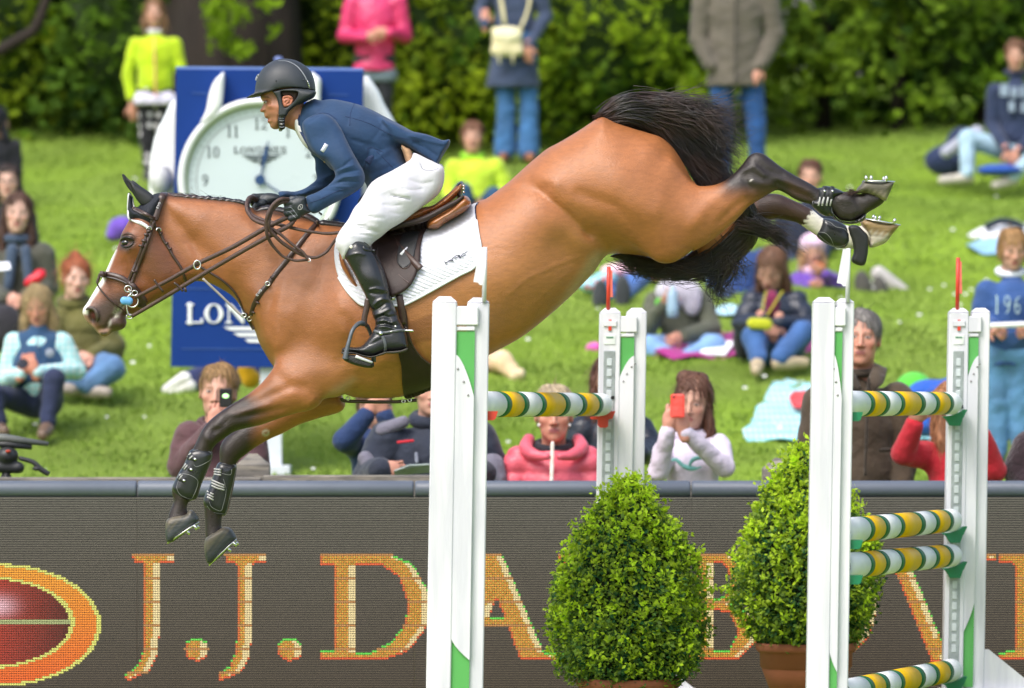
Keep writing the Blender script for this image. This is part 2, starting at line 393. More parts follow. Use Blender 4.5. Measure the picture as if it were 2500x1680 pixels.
head = cA([(760,322),(690,335),(600,370),(520,430),(455,520),(425,570),(385,645),(368,715),(345,765),(308,835),(268,925),(225,1010),(188,1065),(150,1130),(108,1200),(80,1238),(70,1275),(84,1318),(112,1358),(150,1392),(182,1432),(215,1462),(250,1475),(290,1458),(320,1432),(370,1424),(410,1405),(430,1370),(428,1330),(424,1290),(455,1295),(520,1270),(600,1215),(700,1160),(800,1120),(900,1060),(960,1000),(960,900),(880,760),(780,620),(760,450)])
hT = [A+(b,c) for A,b,c in [(cA([(650,420)])[0],.095,.12),(cA([(470,640)])[0],.098,.10),(cA([(430,720)])[0],.10,.10),(cA([(700,750)])[0],.088,.16),(cA([(780,950)])[0],.075,.13),(cA([(600,1050)])[0],.066,.12),(cA([(480,900)])[0],.066,.10),(cA([(330,950)])[0],.05,.06),(cA([(300,1150)])[0],.05,.09),(cA([(250,1040)])[0],.04,.06),(cA([(140,1280)])[0],.056,.05),(cA([(240,1330)])[0],.05,.07),(cA([(360,1360)])[0],.036,.05),(cA([(560,1200)])[0],.045,.07)]]
hst = [(cA([(520,620),(560,760),(500,1000)]),14,-.006),(cA([(430,810),(520,1000),(480,1100)]),9,.007),(cA([(380,690),(420,650),(480,670)]),8,.012),(cA([(375,750),(430,775),(490,740)]),7,.006),(cA([(400,705),(470,705)]),10,-.012),
       (cA([(860,780),(930,900),(930,1010)]),10,.008),(cA([(560,760),(640,900),(760,1020)]),30,.006),(cK([(100,900),(190,880),(270,960),(290,1060)]),6,.012),(cK([(190,960),(220,1100)]),8,-.026),
       (cK([(480,1240),(560,1100),(700,960),(800,850)]),4.5,-.012),(cK([(300,1310),(480,1270)]),4,-.012),(cK([(640,1180),(740,1200)]),14,.012),(cA([(350,900),(260,1080)]),10,-.004),(cA([(560,1000),(640,1060),(560,1140)]),14,-.006)]
fore_n = cF([(900,40),(850,90),(800,160),(740,228),(640,308),(520,380),(400,468),(335,540),(295,620),(262,690),(235,720),(200,790),(170,850),(140,905),(116,965),(118,1010),(128,1055),(102,1120),(82,1190),(90,1290),(200,1290),(250,1190),(222,1130),(235,1060),(290,1040),(320,945),(352,860),(385,780),(400,700),(432,652),(500,602),(560,562),(640,540),(740,518),(800,498),(900,462),(1000,432),(1090,414),(1160,375),(1200,330),(1330,300),(1450,150),(1350,0),(1100,-60)])
nT = [cF([p])[0]+(a,b) for p,a,b in [((1150,100),.10,.3),((1000,280),.085,.12),((800,350),.07,.09),((600,430),.058,.075),((430,540),.048,.06),((360,640),.046,.05),((300,760),.034,.04),((200,950),.040,.04),((170,1120),.034,.035),((150,1250),.045,.06)]]
nst = [(cF([(560,400),(760,330),(950,250)]),9,-.008),(cF([(500,480),(700,440),(900,400)]),9,-.010),(cF([(440,520),(640,420),(800,380)]),8,.006),(cF([(850,150),(950,230),(1050,250)]),14,-.010),(cF([(1100,380),(1160,330)]),14,.014),(cF([(330,560),(400,640)]),8,.008),(cF([(420,560),(500,500)]),7,-.008)]
fore_f = cF([(900,300),(760,430),(620,500),(520,580),(470,640),(452,700),(455,780),(440,800),(405,880),(385,940),(350,1015),(342,1090),(350,1180),(356,1330),(380,1430),(480,1400),(500,1280),(468,1240),(476,1150),(512,1110),(540,1000),(560,900),(570,800),(600,755),(640,725),(700,680),(800,620),(900,576),(1000,522),(1080,492),(1200,456),(1295,430),(1340,392),(1335,330),(1250,220),(1100,200)])
fT = [cF([p])[0]+(a,b) for p,a,b in [((1200,330),.07,.09),((900,470),.062,.08),((650,600),.05,.06),((530,700),.046,.05),((480,850),.032,.04),((420,1060),.04,.04),((410,1200),.034,.035),((430,1340),.045,.06)]]
hind_n = cD([(1150,430),(1215,440),(1300,540),(1348,568)])+cE([(250,523),(350,515),(430,488),(520,430),(620,330),(680,250),(725,214),(772,203),(830,215),(885,252),(1000,340),(1130,420),(1260,490),(1350,545),(1450,590),(1560,575),(1660,580),(1760,600),(1800,560),(1960,590),(1985,660),(1930,715),(1850,760),(1790,800),(1700,850),(1630,858),(1550,840),(1490,780),(1420,740),(1290,700),(1150,658),(1040,592),(960,560),(900,590),(850,620),(700,712),(600,820),(480,930),(300,1070),(150,1150)])+cD([(1330,915),(1215,988),(1100,965),(950,780),(900,500),(1050,380)])
hnT = [cE([p])[0]+(a,b) for p,a,b in [((-200,600),.12,.3),((150,800),.10,.2),((400,750),.075,.12),((600,600),.055,.08),((740,400),.046,.06),((860,430),.046,.06),((1050,500),.036,.045),((1250,590),.034,.04),((1450,670),.034,.04),((1610,710),.042,.05),((1800,680),.036,.04),((1900,640),.045,.05)]]
hst2 = [(cE([(620,380),(740,330),(830,420)]),8,.010),(cE([(700,470),(800,500),(900,520)]),9,.008),(cE([(760,300),(850,370),(1000,420)]),7,-.006),(cE([(950,500),(1150,590),(1280,640)]),7,-.009),(cE([(950,450),(1100,500),(1280,570)]),6,.005),
        (cE([(700,640),(560,720),(420,860)]),10,-.008),(cE([(450,560),(300,700),(150,900)]),16,.006),(cE([(1700,640),(1760,740)]),6,-.006),(cE([(1560,640),(1620,640)]),12,.008),(cE([(640,420),(700,560)]),9,-.007)]
hind_f = cE([(200,900),(400,780),(600,680),(800,610),(960,596),(1100,650),(1280,735),(1400,830),(1500,850),(1640,900),(1750,900),(1860,900),(1900,1010),(1800,1100),(1700,1120),(1560,1110),(1450,1080),(1340,1000),(1240,930),(1150,872),(1060,850),(950,838),(880,860),(750,922),(620,1002),(540,1070),(400,1180),(200,1300)])
hfT = [cE([p])[0]+(a,b) for p,a,b in [((300,1000),.08,.1),((700,800),.06,.08),((950,700),.05,.06),((1150,770),.04,.045),((1330,900),.034,.04),((1550,980),.04,.045),((1800,1000),.045,.05)]]
HV, HF = sdf([POLY(torso,0,tT,k=.02,strokes=mus,p=2.15,bl=.055), POLY(head,0,hT,k=.03,strokes=hst,p=2.3,bl=.018), POLY(fore_n,YN+.02,nT,k=.05,strokes=nst,p=2.2,bl=.02), POLY(fore_f,YF-.02,fT,k=.04,p=2.2,bl=.015),
              POLY(hind_n,YN+.01,hnT,k=.05,strokes=hst2,p=2.2,bl=.022), POLY(hind_f,YF,hfT,k=.04,p=2.2,bl=.015)], .0075)
HV = relax(HV, HF, 2, .5)
px, py = P2(HV); Y = HV[:,1]
hair_base = srgb('a8663a')
C = np.tile(np.array((.375,.138,.047)), (len(HV),1))
# coat pigment: golden on flanks and belly, redder head, dark points
gold = (.38,.165,.050)
C = blend(C, inpoly(px,py,cD([(700,700),(900,900),(700,1150),(400,1400),(100,1500),(-200,1500),(-300,1200),(100,1000)]),60)*.7, gold)
C = blend(C, inpoly(px,py,[(700,860),(1000,850),(1100,960),(800,980)],40)*.6, gold)
C = blend(C, inpoly(px,py,cA([(760,250),(1300,350),(2000,540),(2150,700),(2250,1400),(2100,1900),(1500,1900),(1300,1300),(900,1000),(700,700)]),70)*.6, (.27,.098,.034)); C = blend(C, inpoly(px,py,cD([(840,950),(1215,1020),(1400,880),(1300,800),(1000,860)]),30)*.4, (.30,.11,.035))
red = (.20,.062,.022); C = blend(C, inpoly(px,py,cA([(760,300),(740,600),(960,900),(960,1060),(500,1350),(0,1500),(0,1000),(300,500)]),20)*.85, red)
dk = (.016,.011,.010); brn = (.085,.036,.018)
# forelegs
legn = (Y < .03)
near = np.where(Y < .0, 1.0, 0.0); far = 1-near
fm = inpoly(px,py,cF([(640,270),(440,350),(150,480),(-100,1000),(-100,1600),(800,1600),(700,700),(700,500),(760,430)]),24)
C = blend(C, inpoly(px,py,cF([(820,200),(560,380),(200,560),(0,1500),(700,1500),(700,700),(800,560),(900,440),(860,360)]),40)*.55, brn)
C = blend(C, fm*.97, dk)
C = blend(C, fm*inpoly(px,py,cF([(520,430),(760,350),(900,250),(840,340),(640,440)]),8)*.5, brn)
# hind near
hm = inpoly(px,py,cE([(360,440),(560,250),(700,50),(1300,200),(2300,300),(2300,1050),(1600,1050),(1250,860),(1000,740),(900,640),(760,640),(640,600),(480,590)]),28)*near
C = blend(C, hm*.98, (.014,.012,.012))
C = blend(C, inpoly(px,py,cE([(1050,480),(1250,560),(1300,660),(1100,600)]),14)*near*.4, (.10,.035,.018))
C = blend(C, inpoly(px,py,cE([(640,560),(900,500),(960,560),(840,620),(700,700)]),16)*near*.3, (.12,.05,.022))
# hind far
hf = inpoly(px,py,cE([(740,500),(1500,500),(1600,900),(1300,1200),(900,980),(740,860)]),16)*far
C = blend(C, hf*.92, dk); C = blend(C, inpoly(px,py,cE([(850,740),(1100,760),(1200,860),(900,860)]),14)*far*.35, brn)
jag = 9*np.sin(py*.55)+6*np.sin(py*1.7+px*.3)
C = blend(C, sstep(-4,4,(px+jag*.6-1966)+.62*(py-540))*far*(px>1900), (.72,.68,.60))
# face
C = blend(C, inpoly(px,py,cA([(760,700),(640,640),(560,760),(560,950),(640,1000),(850,980)]),20)*.55, (.11,.045,.025))
C = blend(C, inpoly(px,py,cA([(420,1100),(300,1150),(120,1220),(100,1330),(300,1500),(460,1420),(440,1200)]),18)*.85, (.045,.034,.030))
C = blend(C, inpoly(px,py,cA([(330,740),(350,770),(300,900),(245,1040),(200,1110),(150,1180),(115,1240),(120,1290),(60,1300),(20,1200),(200,900)]),4), (.80,.77,.73))
C = blend(C, inpoly(px,py,cK([(0,1000),(60,1010),(110,1060),(180,1150),(250,1230),(300,1290),(480,1270),(560,1290),(520,1400),(200,1400),(150,1200),(40,1100)]),5)*.8, (.52,.30,.25))
C = blend(C, inpoly(px,py,cK([(215,1240),(260,1290),(330,1380),(330,1420),(240,1360)]),3)*.9, (.05,.04,.035)); C = blend(C, inpoly(px,py,cK([(350,1340),(480,1340),(480,1380),(360,1400)]),3)*.9, (.06,.05,.045))
C = blend(C, inpoly(px,py,cK([(140,940),(200,905),(270,950),(300,1040),(290,1140),(230,1160),(170,1120)]),5)*.95, (.022,.012,.012))
C = blend(C, inpoly(px,py,cK([(160,960),(220,960),(255,1010),(240,1070),(180,1060)]),5)*.7, (.22,.05,.05))
C = blend(C, inpoly(px,py,cA([(370,640),(440,625),(510,660),(500,740),(440,790),(370,770)]),8)*.85, (.025,.016,.014))
foam = inpoly(px,py,cK([(620,1060),(590,960),(650,850),(760,790),(830,830),(760,930),(680,1000),(720,1050)]),5)*(.55+.45*np.sin(px*1.3)*np.sin(py*1.7+px*.5))
C = blend(C, foam*.8, (.55,.55,.42)); C = blend(C, inpoly(px,py,cK([(520,1120),(560,1080),(560,1200),(500,1260)]),3)*.6, (.5,.48,.42))
# groin and elbow pale hair, girth sweat mark
C = blend(C, inpoly(px,py,cD([(760,960),(800,930),(900,935),(850,955),(780,1050),(700,1130),(560,1260),(620,1180),(700,1060)]),16)*.55, (.50,.40,.28))
C = blend(C, inpoly(px,py,cF([(1200,320),(1260,260),(1400,180),(1420,190),(1330,290)]),14)*.55, (.40,.30,.18))
C = blend(C, inpoly(px,py,cS([(790,960),(1200,830),(1200,1130),(880,1200)]),4)*.55, (.16,.055,.018))
C = blend(C, inpoly(px,py,cA([(700,300),(760,340),(1000,362),(1300,392),(1400,415),(1480,470),(2200,590),(2200,500),(1500,380),(1000,320)]),8)*.85, (.03,.018,.013))
sc_ = np.exp(-(((px-1834)/3.5)**2+((py-440-.35*(px-1834)*-1)/1.6)**2)); C = blend(C, sc_*near, (.8,.75,.7))
scar = np.exp(-((np.hypot(px-649,py-1057)-6)/3)**2); C = blend(C, scar*.8, (.5,.46,.4))
# fine grain in the hair colour
g = np.sin(px*.9+py*2.1)*np.sin(px*.23-py*1.3)+np.sin(px*.07+py*.05)*.8; C = C*(1+.035*g)[:,None]
horse = part('body', (HV, HF), coat, None, col=C); hroot = empty('horse', (0,0,0), 'bay horse with dark legs and white blaze leaping over the fence', 'horse')
horse.parent = hroot
BV = BVHTree.FromPolygons([tuple(v) for v in HV], [tuple(f) for f in HF])
CAMP = Vector((0,-CAMD,CAMZ))
def onh(px, py, off=.006, far=0):
    """point on the horse's surface under a photograph pixel"""
    d = (wp(px,py,0)-CAMP).normalized()
    h = BV.ray_cast(CAMP, d)
    if h[0] is None: return None, None
    return h[0]+h[1]*off, h[1]
def onhl(P, off=.006, sm=8, yd=None):
    """polyline on the surface; gaps take the last depth"""
    Q = spline(P, sm, False) if sm else np.array(P, float); out = []; N = []
    ys = []
    for q in Q:
        a, n = onh(q[0], q[1], off); ys.append((None if a is None else a.y, n))
    last = next((y for y, n in ys if y is not None), 0)
    for q, (y, n) in zip(Q, ys):
        if y is None: y = last; n = Vector((0,-1,0))
        last = y if y is not None else last
        out.append(tuple(wp(q[0],q[1],y-.0))); N.append(tuple(n))
    out = np.array(out); N = np.array(N)
    for _ in range(2):
        out[1:-1,1] = (out[:-2,1]+2*out[1:-1,1]+out[2:,1])/4; N[1:-1] = (N[:-2]+2*N[1:-1]+N[2:])/4
    return out, N
def drape(P, off, thick, step=3.0, sm=4, wob=None, y_far=None):
    """sheet cut to a photograph outline, laid on the horse's near side, with thickness and a rim"""
    Q = spline(P, sm) if sm > 1 else np.array(P, float)
    x0, y0 = Q.min(0); x1, y1 = Q.max(0); xs = np.arange(x0-step, x1+2*step, step); zs = np.arange(y0-step, y1+2*step, step)
    X, Z = np.meshgrid(xs, zs, indexing='ij'); D = polyd(X, Z, Q)
    cell = (D[:-1,:-1] > -step*.7) & (D[1:,:-1] > -step*.7) & (D[:-1,1:] > -step*.7) & (D[1:,1:] > -step*.7)
    use = np.zeros(X.shape, bool)
    for a in (0,1):
        for b in (0,1): use[a:X.shape[0]-1+a, b:X.shape[1]-1+b] |= cell
    # snap outside points to the outline
    idx = np.full(X.shape, -1, int); idx[use] = np.arange(use.sum()); PX, PY, DD = X[use].copy(), Z[use].copy(), D[use]
    gx, gz = np.gradient(D, step, step)[0][use], np.gradient(D, step, step)[1][use]
    o = DD < step*.45; gl = np.hypot(gx,gz)+1e-6
    PX[o] -= (gx/gl*DD)[o]; PY[o] -= (gz/gl*DD)[o]; DD = np.maximum(DD*(~o), 0)
    Yv = np.full(len(PX), np.nan); NN = np.tile([0.,-1.,0.], (len(PX),1))
    for i in range(len(PX)):
        a, n = onh(PX[i], PY[i], 0)
        if a is not None: Yv[i] = a.y; NN[i] = n
    ok = ~np.isnan(Yv)
    if not ok.all():
        bad = np.where(~ok)[0]; G = np.where(ok)[0]
        for i in bad: j = G[np.argmin((PX[G]-PX[i])**2+(PY[G]-PY[i])**2)]; Yv[i] = Yv[j]
    rim = np.sqrt(np.clip(DD/6, 0, 1)); hgt = off+thick*(.35+.65*rim)
    if wob is not None: hgt = hgt+wob(PX, PY, DD)
    d = CAMD+Yv-hgt
    V1 = np.stack([(PX-1250)*d/FPX, Yv-hgt, CAMZ-(PY-HOR)*d/FPX], 1); V0 = V1.copy(); V0[:,1] = Yv-off*.2+.001
    I = np.argwhere(cell); q = np.stack([idx[I[:,0],I[:,1]], idx[I[:,0],I[:,1]+1], idx[I[:,0]+1,I[:,1]+1], idx[I[:,0]+1,I[:,1]]], 1)
    n = len(V1); F = [q, q[:,::-1]+n]
    E = np.concatenate([q[:,[i,(i+1)%4]] for i in range(4)]); key = {(a,b) for a, b in E.tolist()}
    bd = np.array([(a,b) for a, b in E.tolist() if (b,a) not in key])
    F.append(np.stack([bd[:,1], bd[:,0], bd[:,0]+n, bd[:,1]+n], 1))
    return (np.concatenate([V1,V0]), np.concatenate(F)), np.concatenate([PX,PX]), np.concatenate([PY,PY]), np.concatenate([DD,DD])

leather = mat('bridle_leather', (.050,.026,.020), rough=.38, var=.2, vscale=60, bump=.0006, bscale=400, coat=.25)
tan = mat('tan_leather', (.30,.105,.028), rough=.3, var=.22, vscale=14, bump=.0005, bscale=300, coat=.3)
blackl = mat('black_leather', (.013,.015,.018), rough=.3, var=.2, vscale=30, bump=.0008, bscale=260, coat=.35)
rubber = mat('black_rubber', (.02,.021,.023), rough=.5, var=.15, vscale=40, bump=.0006, bscale=300)
steel = mat('polished_steel', (.72,.72,.70), rough=.22, metal=1, var=.06, vscale=80)
seamg = mat('grey_stitching', (.22,.225,.23), rough=.6, var=.1, vscale=200); stitch = mat('pale_stitching', (.45,.45,.44), rough=.6, var=.1, vscale=200)
whitec = mat('white_quilted_cotton', (.66,.68,.74), rough=.8, var=.03, vscale=60, sheen=.2, bump=.0006, bscale=600)
navyc = mat('navy_edging', (.012,.018,.05), rough=.7, var=.1)
hoofm = mat('hoof_horn', attr=True, rough=.45, var=.25, vscale=22, bump=.0015, bscale=70, stretch=(1,1,3))

# eye
e = wp(*cA([(430,710)])[0], 0); a, n = onh(*cA([(428,708)])[0], 0)
eye = part('eye', sdf([ELL(a+Vector((0,.010,0)), (.0205,.018,.0150), rot=Matrix.Rotation(math.radians(-8),3,'Y'))], .003), mat('eye_dark', (.008,.006,.006), rough=.06, var=0, coat=1), hroot)
for pts, w in ((cA([(380,696),(400,674),(430,664),(465,672),(488,694)]),.006),(cA([(384,728),(410,744),(445,742),(472,724),(488,700)]),.005)):
    Q, N = onhl(pts, .002, 6); part('eyelid', tube(Q+N*.001, [.002,w*.9,w*.9,.002], 8), mat('lid_dark', (.02,.014,.013), rough=.35), hroot)
Q, N = onhl(cA([(395,650),(440,634),(490,650)]), 0, 6); part('brow_fold', tube(Q+N*.0005, [.001,.006,.001], 8), mat('brow_skin', (.07,.035,.025), rough=.5), hroot)
# nostril rim
Q, N = onhl(cK([(75,915),(120,885),(200,885),(265,930),(298,1020),(300,1090),(285,1140)]), 0, 6); part('nostril_rim', tube(Q, [.002,.008,.009,.008,.002], 8), mat('muzzle_skin', (.07,.05,.042), rough=.5), hroot)

# hooves with shoes and studs
def hoof(name, P, yc, T, dark, shoe, studs, tone):
    P = spline(P, 3)
    VF = sdf([POLY(P, yc, T, T*.5, k=.005, sm=1, p=3.2)], .005); V, F = VF; V = relax(V,F,1,.5)
    hx, hy = P2(V); s0 = np.array(shoe[0]); s1 = np.array(shoe[-1]); ax = (s1-s0)/np.linalg.norm(s1-s0); dd = (hx-s0[0])*-ax[1]+(hy-s0[1])*ax[0]
    dd = np.abs(dd); c = np.tile(np.array(tone[0]), (len(V),1))
    c = blend(c, sstep(18,40,dd+4*np.sin(hx*.4+hy*.3)), tone[1]); c = blend(c, (np.sin(dd*.42)*.5+.5)*.35, tone[2])
    h = part('hoof', (V,F), hoofm, hroot, col=c)
    A = [wp(*p, yc) for p in shoe]; n = len(A)
    # horseshoe: a U of bar steel along the sole, toe at the end of the list
    mid = [A[0].lerp(A[-1], t) for t in np.linspace(0,1,9)]; wid = [T*.62,T*.85,T*.98,T,T,T*.96,T*.8,T*.5,0.0]
    U = [m+Vector((0,-w,0)) for m, w in zip(mid,wid)]+[m+Vector((0,w,0)) for m, w in list(zip(mid,wid))[-2::-1]]
    nn = Vector((-(A[-1]-A[0]).z,0,(A[-1]-A[0]).x)).normalized()
    part('horseshoe', strap([u for u in U], .014, .006, nrm=[tuple(nn)]*3, sm=3), steel, h)
    for t, sd in studs:
        b = A[0].lerp(A[-1], t)+Vector((0,sd*T*.9,0)); o = nn if dark else nn
        part('stud', tube([b, b+o*.012, b+o*.022], [.006,.0065,.004], 8), steel, h)
dkh = ((.030,.036,.042),(.13,.11,.075),(.06,.065,.06)); lth = ((.30,.20,.09),(.55,.50,.42),(.14,.09,.04)); mdh = ((.10,.09,.06),(.30,.26,.18),(.05,.045,.035))
hoof('hoof', cF([(82,1185),(70,1240),(72,1300),(82,1345),(120,1345),(200,1290),(296,1205),(300,1170),(262,1122),(235,1122),(215,1150),(140,1160)]), YN+.02, .062, 1, cF([(298,1210),(90,1350)]), [(.1,-1),(.35,-1),(.08,1)], dkh)
hoof('hoof', cF([(352,1325),(346,1400),(356,1460),(372,1500),(410,1490),(480,1430),(566,1330),(565,1300),(530,1248),(480,1240),(440,1262),(390,1290)]), YF-.02, .062, 1, cF([(568,1330),(385,1505)]), [(.08,-1),(.3,-1),(.06,1)], dkh)
hoof('hoof', cE([(1782,482),(1760,505),(1722,545),(1722,590),(1800,592),(1880,620),(1985,668),(2020,610),(2068,500),(2062,484),(1900,478)]), YN+.01, .062, 0, cE([(1784,478),(2068,482)]), [(.05,-1),(.22,-1),(.72,-1),(.7,1)], mdh)
hoof('hoof', cE([(1770,845),(1758,885),(1800,950),(1832,1010),(1836,1100),(1880,1104),(1990,1062),(2070,960),(2118,902),(2090,885),(1900,848)]), YF, .062, 0, cE([(1800,838),(2122,893)]), [(.2,-1),(.38,-1),(.82,-1),(.3,1)], lth)

# leg boots
def legboot(P, yc, T, R, lines, extra=(), m=blackl, k=.006):
    b = part('leg_boot', sdf([POLY(P, yc, T, R, k=k, sm=4, p=2.6)]+list(extra), .005), m, hroot)
    bt = BVHTree.FromPolygons([v.co for v in b.data.vertices], [p.vertices for p in b.data.polygons])
    def on(pl, off, sm=5):
        o = []
        for q in spline(pl, sm, False):
            d = (wp(q[0],q[1],0)-CAMP).normalized(); h = bt.ray_cast(CAMP, d)
            o.append(h[0]+Vector((0,-off,0)) if h[0] is not None else wp(q[0],q[1],yc-T*.5))
        return o
    for pl in lines: part('stitching', tube(on(pl,.0002), .0011, 5), seamg, b)
    return b, on
def buckle(b, on, pts, wt, tab=True):
    for i, q in enumerate(pts):
        p = on(q, .004, 3); part('strap', strap(p, wt, .006, sm=0), rubber, b)
        if tab: c = p[-1]; part('rivet', lathe([(.0,-.003),(.007,-.003),(.006,.002),(0,.003)], 10, 'y', c), steel, b)
b, on = legboot(cF([(255,690),(330,678),(402,708),(398,760),(385,800),(350,880),(320,950),(295,1030),(240,1052),(180,1042),(132,1000),(118,960),(142,900),(170,845),(205,790),(232,720)]), YN+.02, .05, .045,
    [cF([(262,700),(330,690),(392,715),(385,765),(300,810),(270,800)]), cF([(165,900),(150,960),(175,1010),(235,1038),(262,1030),(298,940),(290,900),(240,870),(180,860)])])
buckle(b, on, [cF([(228,745),(280,757)]), cF([(195,815),(252,830)]), cF([(160,890),(202,908)])], .022)
for q in ([(225,742),(250,715)],[(238,758),(262,735)],[(192,822),(215,790)],[(202,832),(226,800)],[(155,895),(178,862)],[(166,902),(190,870)]): part('elastic', tube(on(cF(q),.004,3), .003, 6), stitch, b)
b, on = legboot(cF([(440,790),(480,775),(530,785),(574,802),(566,880),(545,990),(525,1080),(510,1130),(488,1158),(420,1152),(362,1112),(338,1070),(350,1010),(390,930),(412,860)]), YF-.02, .05, .045,
    [cF([(450,800),(500,790),(565,808),(555,890),(530,1000),(500,1130),(470,1146),(400,1130),(365,1090)]), cF([(470,860),(530,870),(540,830)]), cF([(380,1060),(400,1100),(460,1125),(480,1080),(500,980),(480,900)])])
for yy in (0,18,36): part('elastic', tube(on(cF([(415,828+yy),(462,835+yy)]),.004,3), .0035, 6), stitch, b)
for yy in (0,20,40): part('elastic', tube(on(cF([(398,905+yy),(440,925+yy),(488,945+yy*.8)]),.004,3), .0035, 6), stitch, b)
for yy in (0,20,40): part('elastic', tube(on(cF([(365,985+yy),(410,1008+yy)]),.004,3), .0035, 6), stitch, b)
b, on = legboot(cE([(1348,545),(1380,540),(1420,520),(1520,545),(1600,592),(1520,640),(1488,700),(1480,790),(1440,812),(1380,790),(1330,750),(1283,700),(1290,660),(1330,640)]), YN+.01, .05, .05,
    [cE([(1350,560),(1340,640),(1300,670),(1310,730)]), cE([(1600,596),(1510,650),(1480,740),(1500,800)])], extra=[POLY(cE([(1480,730),(1470,790),(1530,850),(1600,880),(1700,880),(1790,850),(1806,790),(1780,790),(1700,850),(1620,860),(1540,835),(1500,790)]),YN+.02,.055,.02,k=.01,sm=3,p=2.6)])
for x0 in (1412,1487):
    part('strap', strap(on(cE([(x0+2,530),(x0-10,590),(x0-20,640)]),.006,4), .017, .006, sm=0), rubber, b)
    p = on(cE([(x0,570),(x0-1,585)]),.010,2)[0]; part('rivet', lathe([(0,-.003),(.006,-.003),(.005,.002),(0,.003)],10,'y',p), steel, b)
    for dx in (-26,8): part('elastic', tube(on(cE([(x0-14+dx,628),(x0-32+dx,712)]),.006,3), .0038, 6), stitch, b)
b, on = legboot(cE([(1402,830),(1480,838),(1560,865),(1625,910),(1668,985),(1664,1060),(1600,1112),(1500,1100),(1410,1060),(1338,1000),(1350,930),(1375,870)]), YF, .05, .05,
    [cE([(1420,850),(1470,870),(1520,910),(1600,930),(1645,990),(1640,1050),(1590,1090),(1500,1092)]), cE([(1355,960),(1420,970),(1470,1020),(1500,1090)]), cE([(1360,990),(1430,1050),(1510,1092),(1600,1104)])])
part('fetlock_flap', sdf([POLY(cE([(1640,905),(1720,895),(1780,945),(1826,1000),(1828,1100),(1815,1200),(1798,1262),(1762,1280),(1700,1262),(1665,1225),(1690,1150),(1675,1050),(1650,980)]),YF-.03,.035,.02,sm=4,p=3)], .005), rubber, b)
# ================================================================== hair
hairm = mat('black_horse_hair', (.020,.017,.018), rough=.36, var=.35, vscale=40, spec=.8, vary2=('3a2a24', 9))
brownhair = mat('brown_tail_root_hair', (.05,.026,.015), rough=.45, var=.3, vscale=60)
def hairs(guides, n, r, jit, wob=.012, segs=14, seed=1, tip=.25, lenv=.35):
    """strands interpolated between guide curves (photograph px, y); jit = spread in metres at root and tip"""
    rg = np.random.default_rng(seed); G = []
    for g in guides:
        P = np.array([tuple(wp(a,b,c)) for a,b,c in g]); G.append(spline(P, 8, False))
    t = np.linspace(0,1,segs); G = [np.stack([np.interp(t, np.linspace(0,1,len(g)), g[:,j]) for j in range(3)],1) for g in G]
    V, F = [], []; base = 0; m = len(G)-1
    for i in range(n):
        u = rg.random()*m; a = int(min(u, m-1)) if m else 0; w = u-a if m else 0
        P = G[a]*(1-w)+(G[a+1] if m else G[a])*w
        L = 1-lenv*rg.random()**2; tt = t*L; P = np.stack([np.interp(tt, t, P[:,j]) for j in range(3)],1)
        o = rg.normal(0,1,3); o2 = rg.normal(0,1,3); P = P+o*jit[0]*(1-tt)[:,None]+(o*.6+o2*.8)*jit[1]*(tt**1.6)[:,None]
        ph = rg.random(3)*6.28; fr = 2+rg.random(3)*4; P = P+wob*np.sin(fr*tt[:,None]*3.1+ph)*tt[:,None]*rg.random()
        T = np.gradient(P, axis=0); S = np.cross(T, [0,1,0]); S /= np.linalg.norm(S,axis=1,keepdims=True)+1e-9
        rr = r*(.6+.8*rg.random())*np.minimum(1, (1.02-t)/(1-tip)+.08)
        U = np.array([0,1,0]); Q = np.stack([P+S*rr[:,None], P-S*rr[:,None]*.5+U*rr[:,None]*.87, P-S*rr[:,None]*.5-U*rr[:,None]*.87],1).reshape(-1,3)
        V.append(Q); k = np.arange(segs-1)[:,None]*3+base
        for j in range(3): F.append(np.concatenate([k+j, k+(j+1)%3, k+3+(j+1)%3, k+3+j],1))
        base += len(Q)
    return np.concatenate(V), np.concatenate(F)
g1 = [cD([(845,178),(930,105),(1050,90),(1200,110),(1380,150),(1560,90)]), cD([(850,182),(950,120),(1100,115),(1280,170),(1420,260),(1560,330)]), cD([(855,188),(960,140),(1120,150),(1270,250),(1400,380),(1540,470)]),
      cD([(860,192),(970,165),(1120,200),(1240,300),(1340,430),(1500,560)]), cD([(865,198),(980,190),(1100,235),(1200,315),(1300,440),(1380,580)])]
yy = [0.0,-.03,.0,.02,.04,.05]
G = [[(p[0],p[1],y) for p,y in zip(g,yy)] for g in g1]
th = part('tail', hairs(G, 4200, .0019, (.012,.028), .022, 14, 3, lenv=.6), hairm, hroot)
# tail bone and the mass under the strands
part('dock', sdf([POLY(cD([(838,186),(860,160),(930,118),(1050,100),(1180,120),(1300,180),(1400,290),(1480,420),(1530,500),(1500,570),(1400,585),(1340,560),(1290,460),(1240,400),(1180,330),(1100,300),(1000,270),(900,225)]),.075,.03,.04,k=.01,bl=.02)], .01), hairm, th)
part('tail_root', hairs([[(cD([(812,203)])[0][0],cD([(812,203)])[0][1],-.02)]+g[:4] for g in G[:4]], 420, .0018, (.010,.012), .004, 10, 5, lenv=.9), brownhair, th)
wis = [cD([(1000,110),(1200,120),(1400,90),(1560,70)]), cD([(1100,120),(1350,150),(1480,250),(1620,330)]), cD([(1150,160),(1380,260),(1500,400),(1560,470)])]
part('tail_wisps', hairs([[(p[0],p[1],y) for p,y in zip(g,[.0,-.02,.0,.02])] for g in wis], 520, .0013, (.02,.05), .05, 14, 8, lenv=.5), hairm, th)
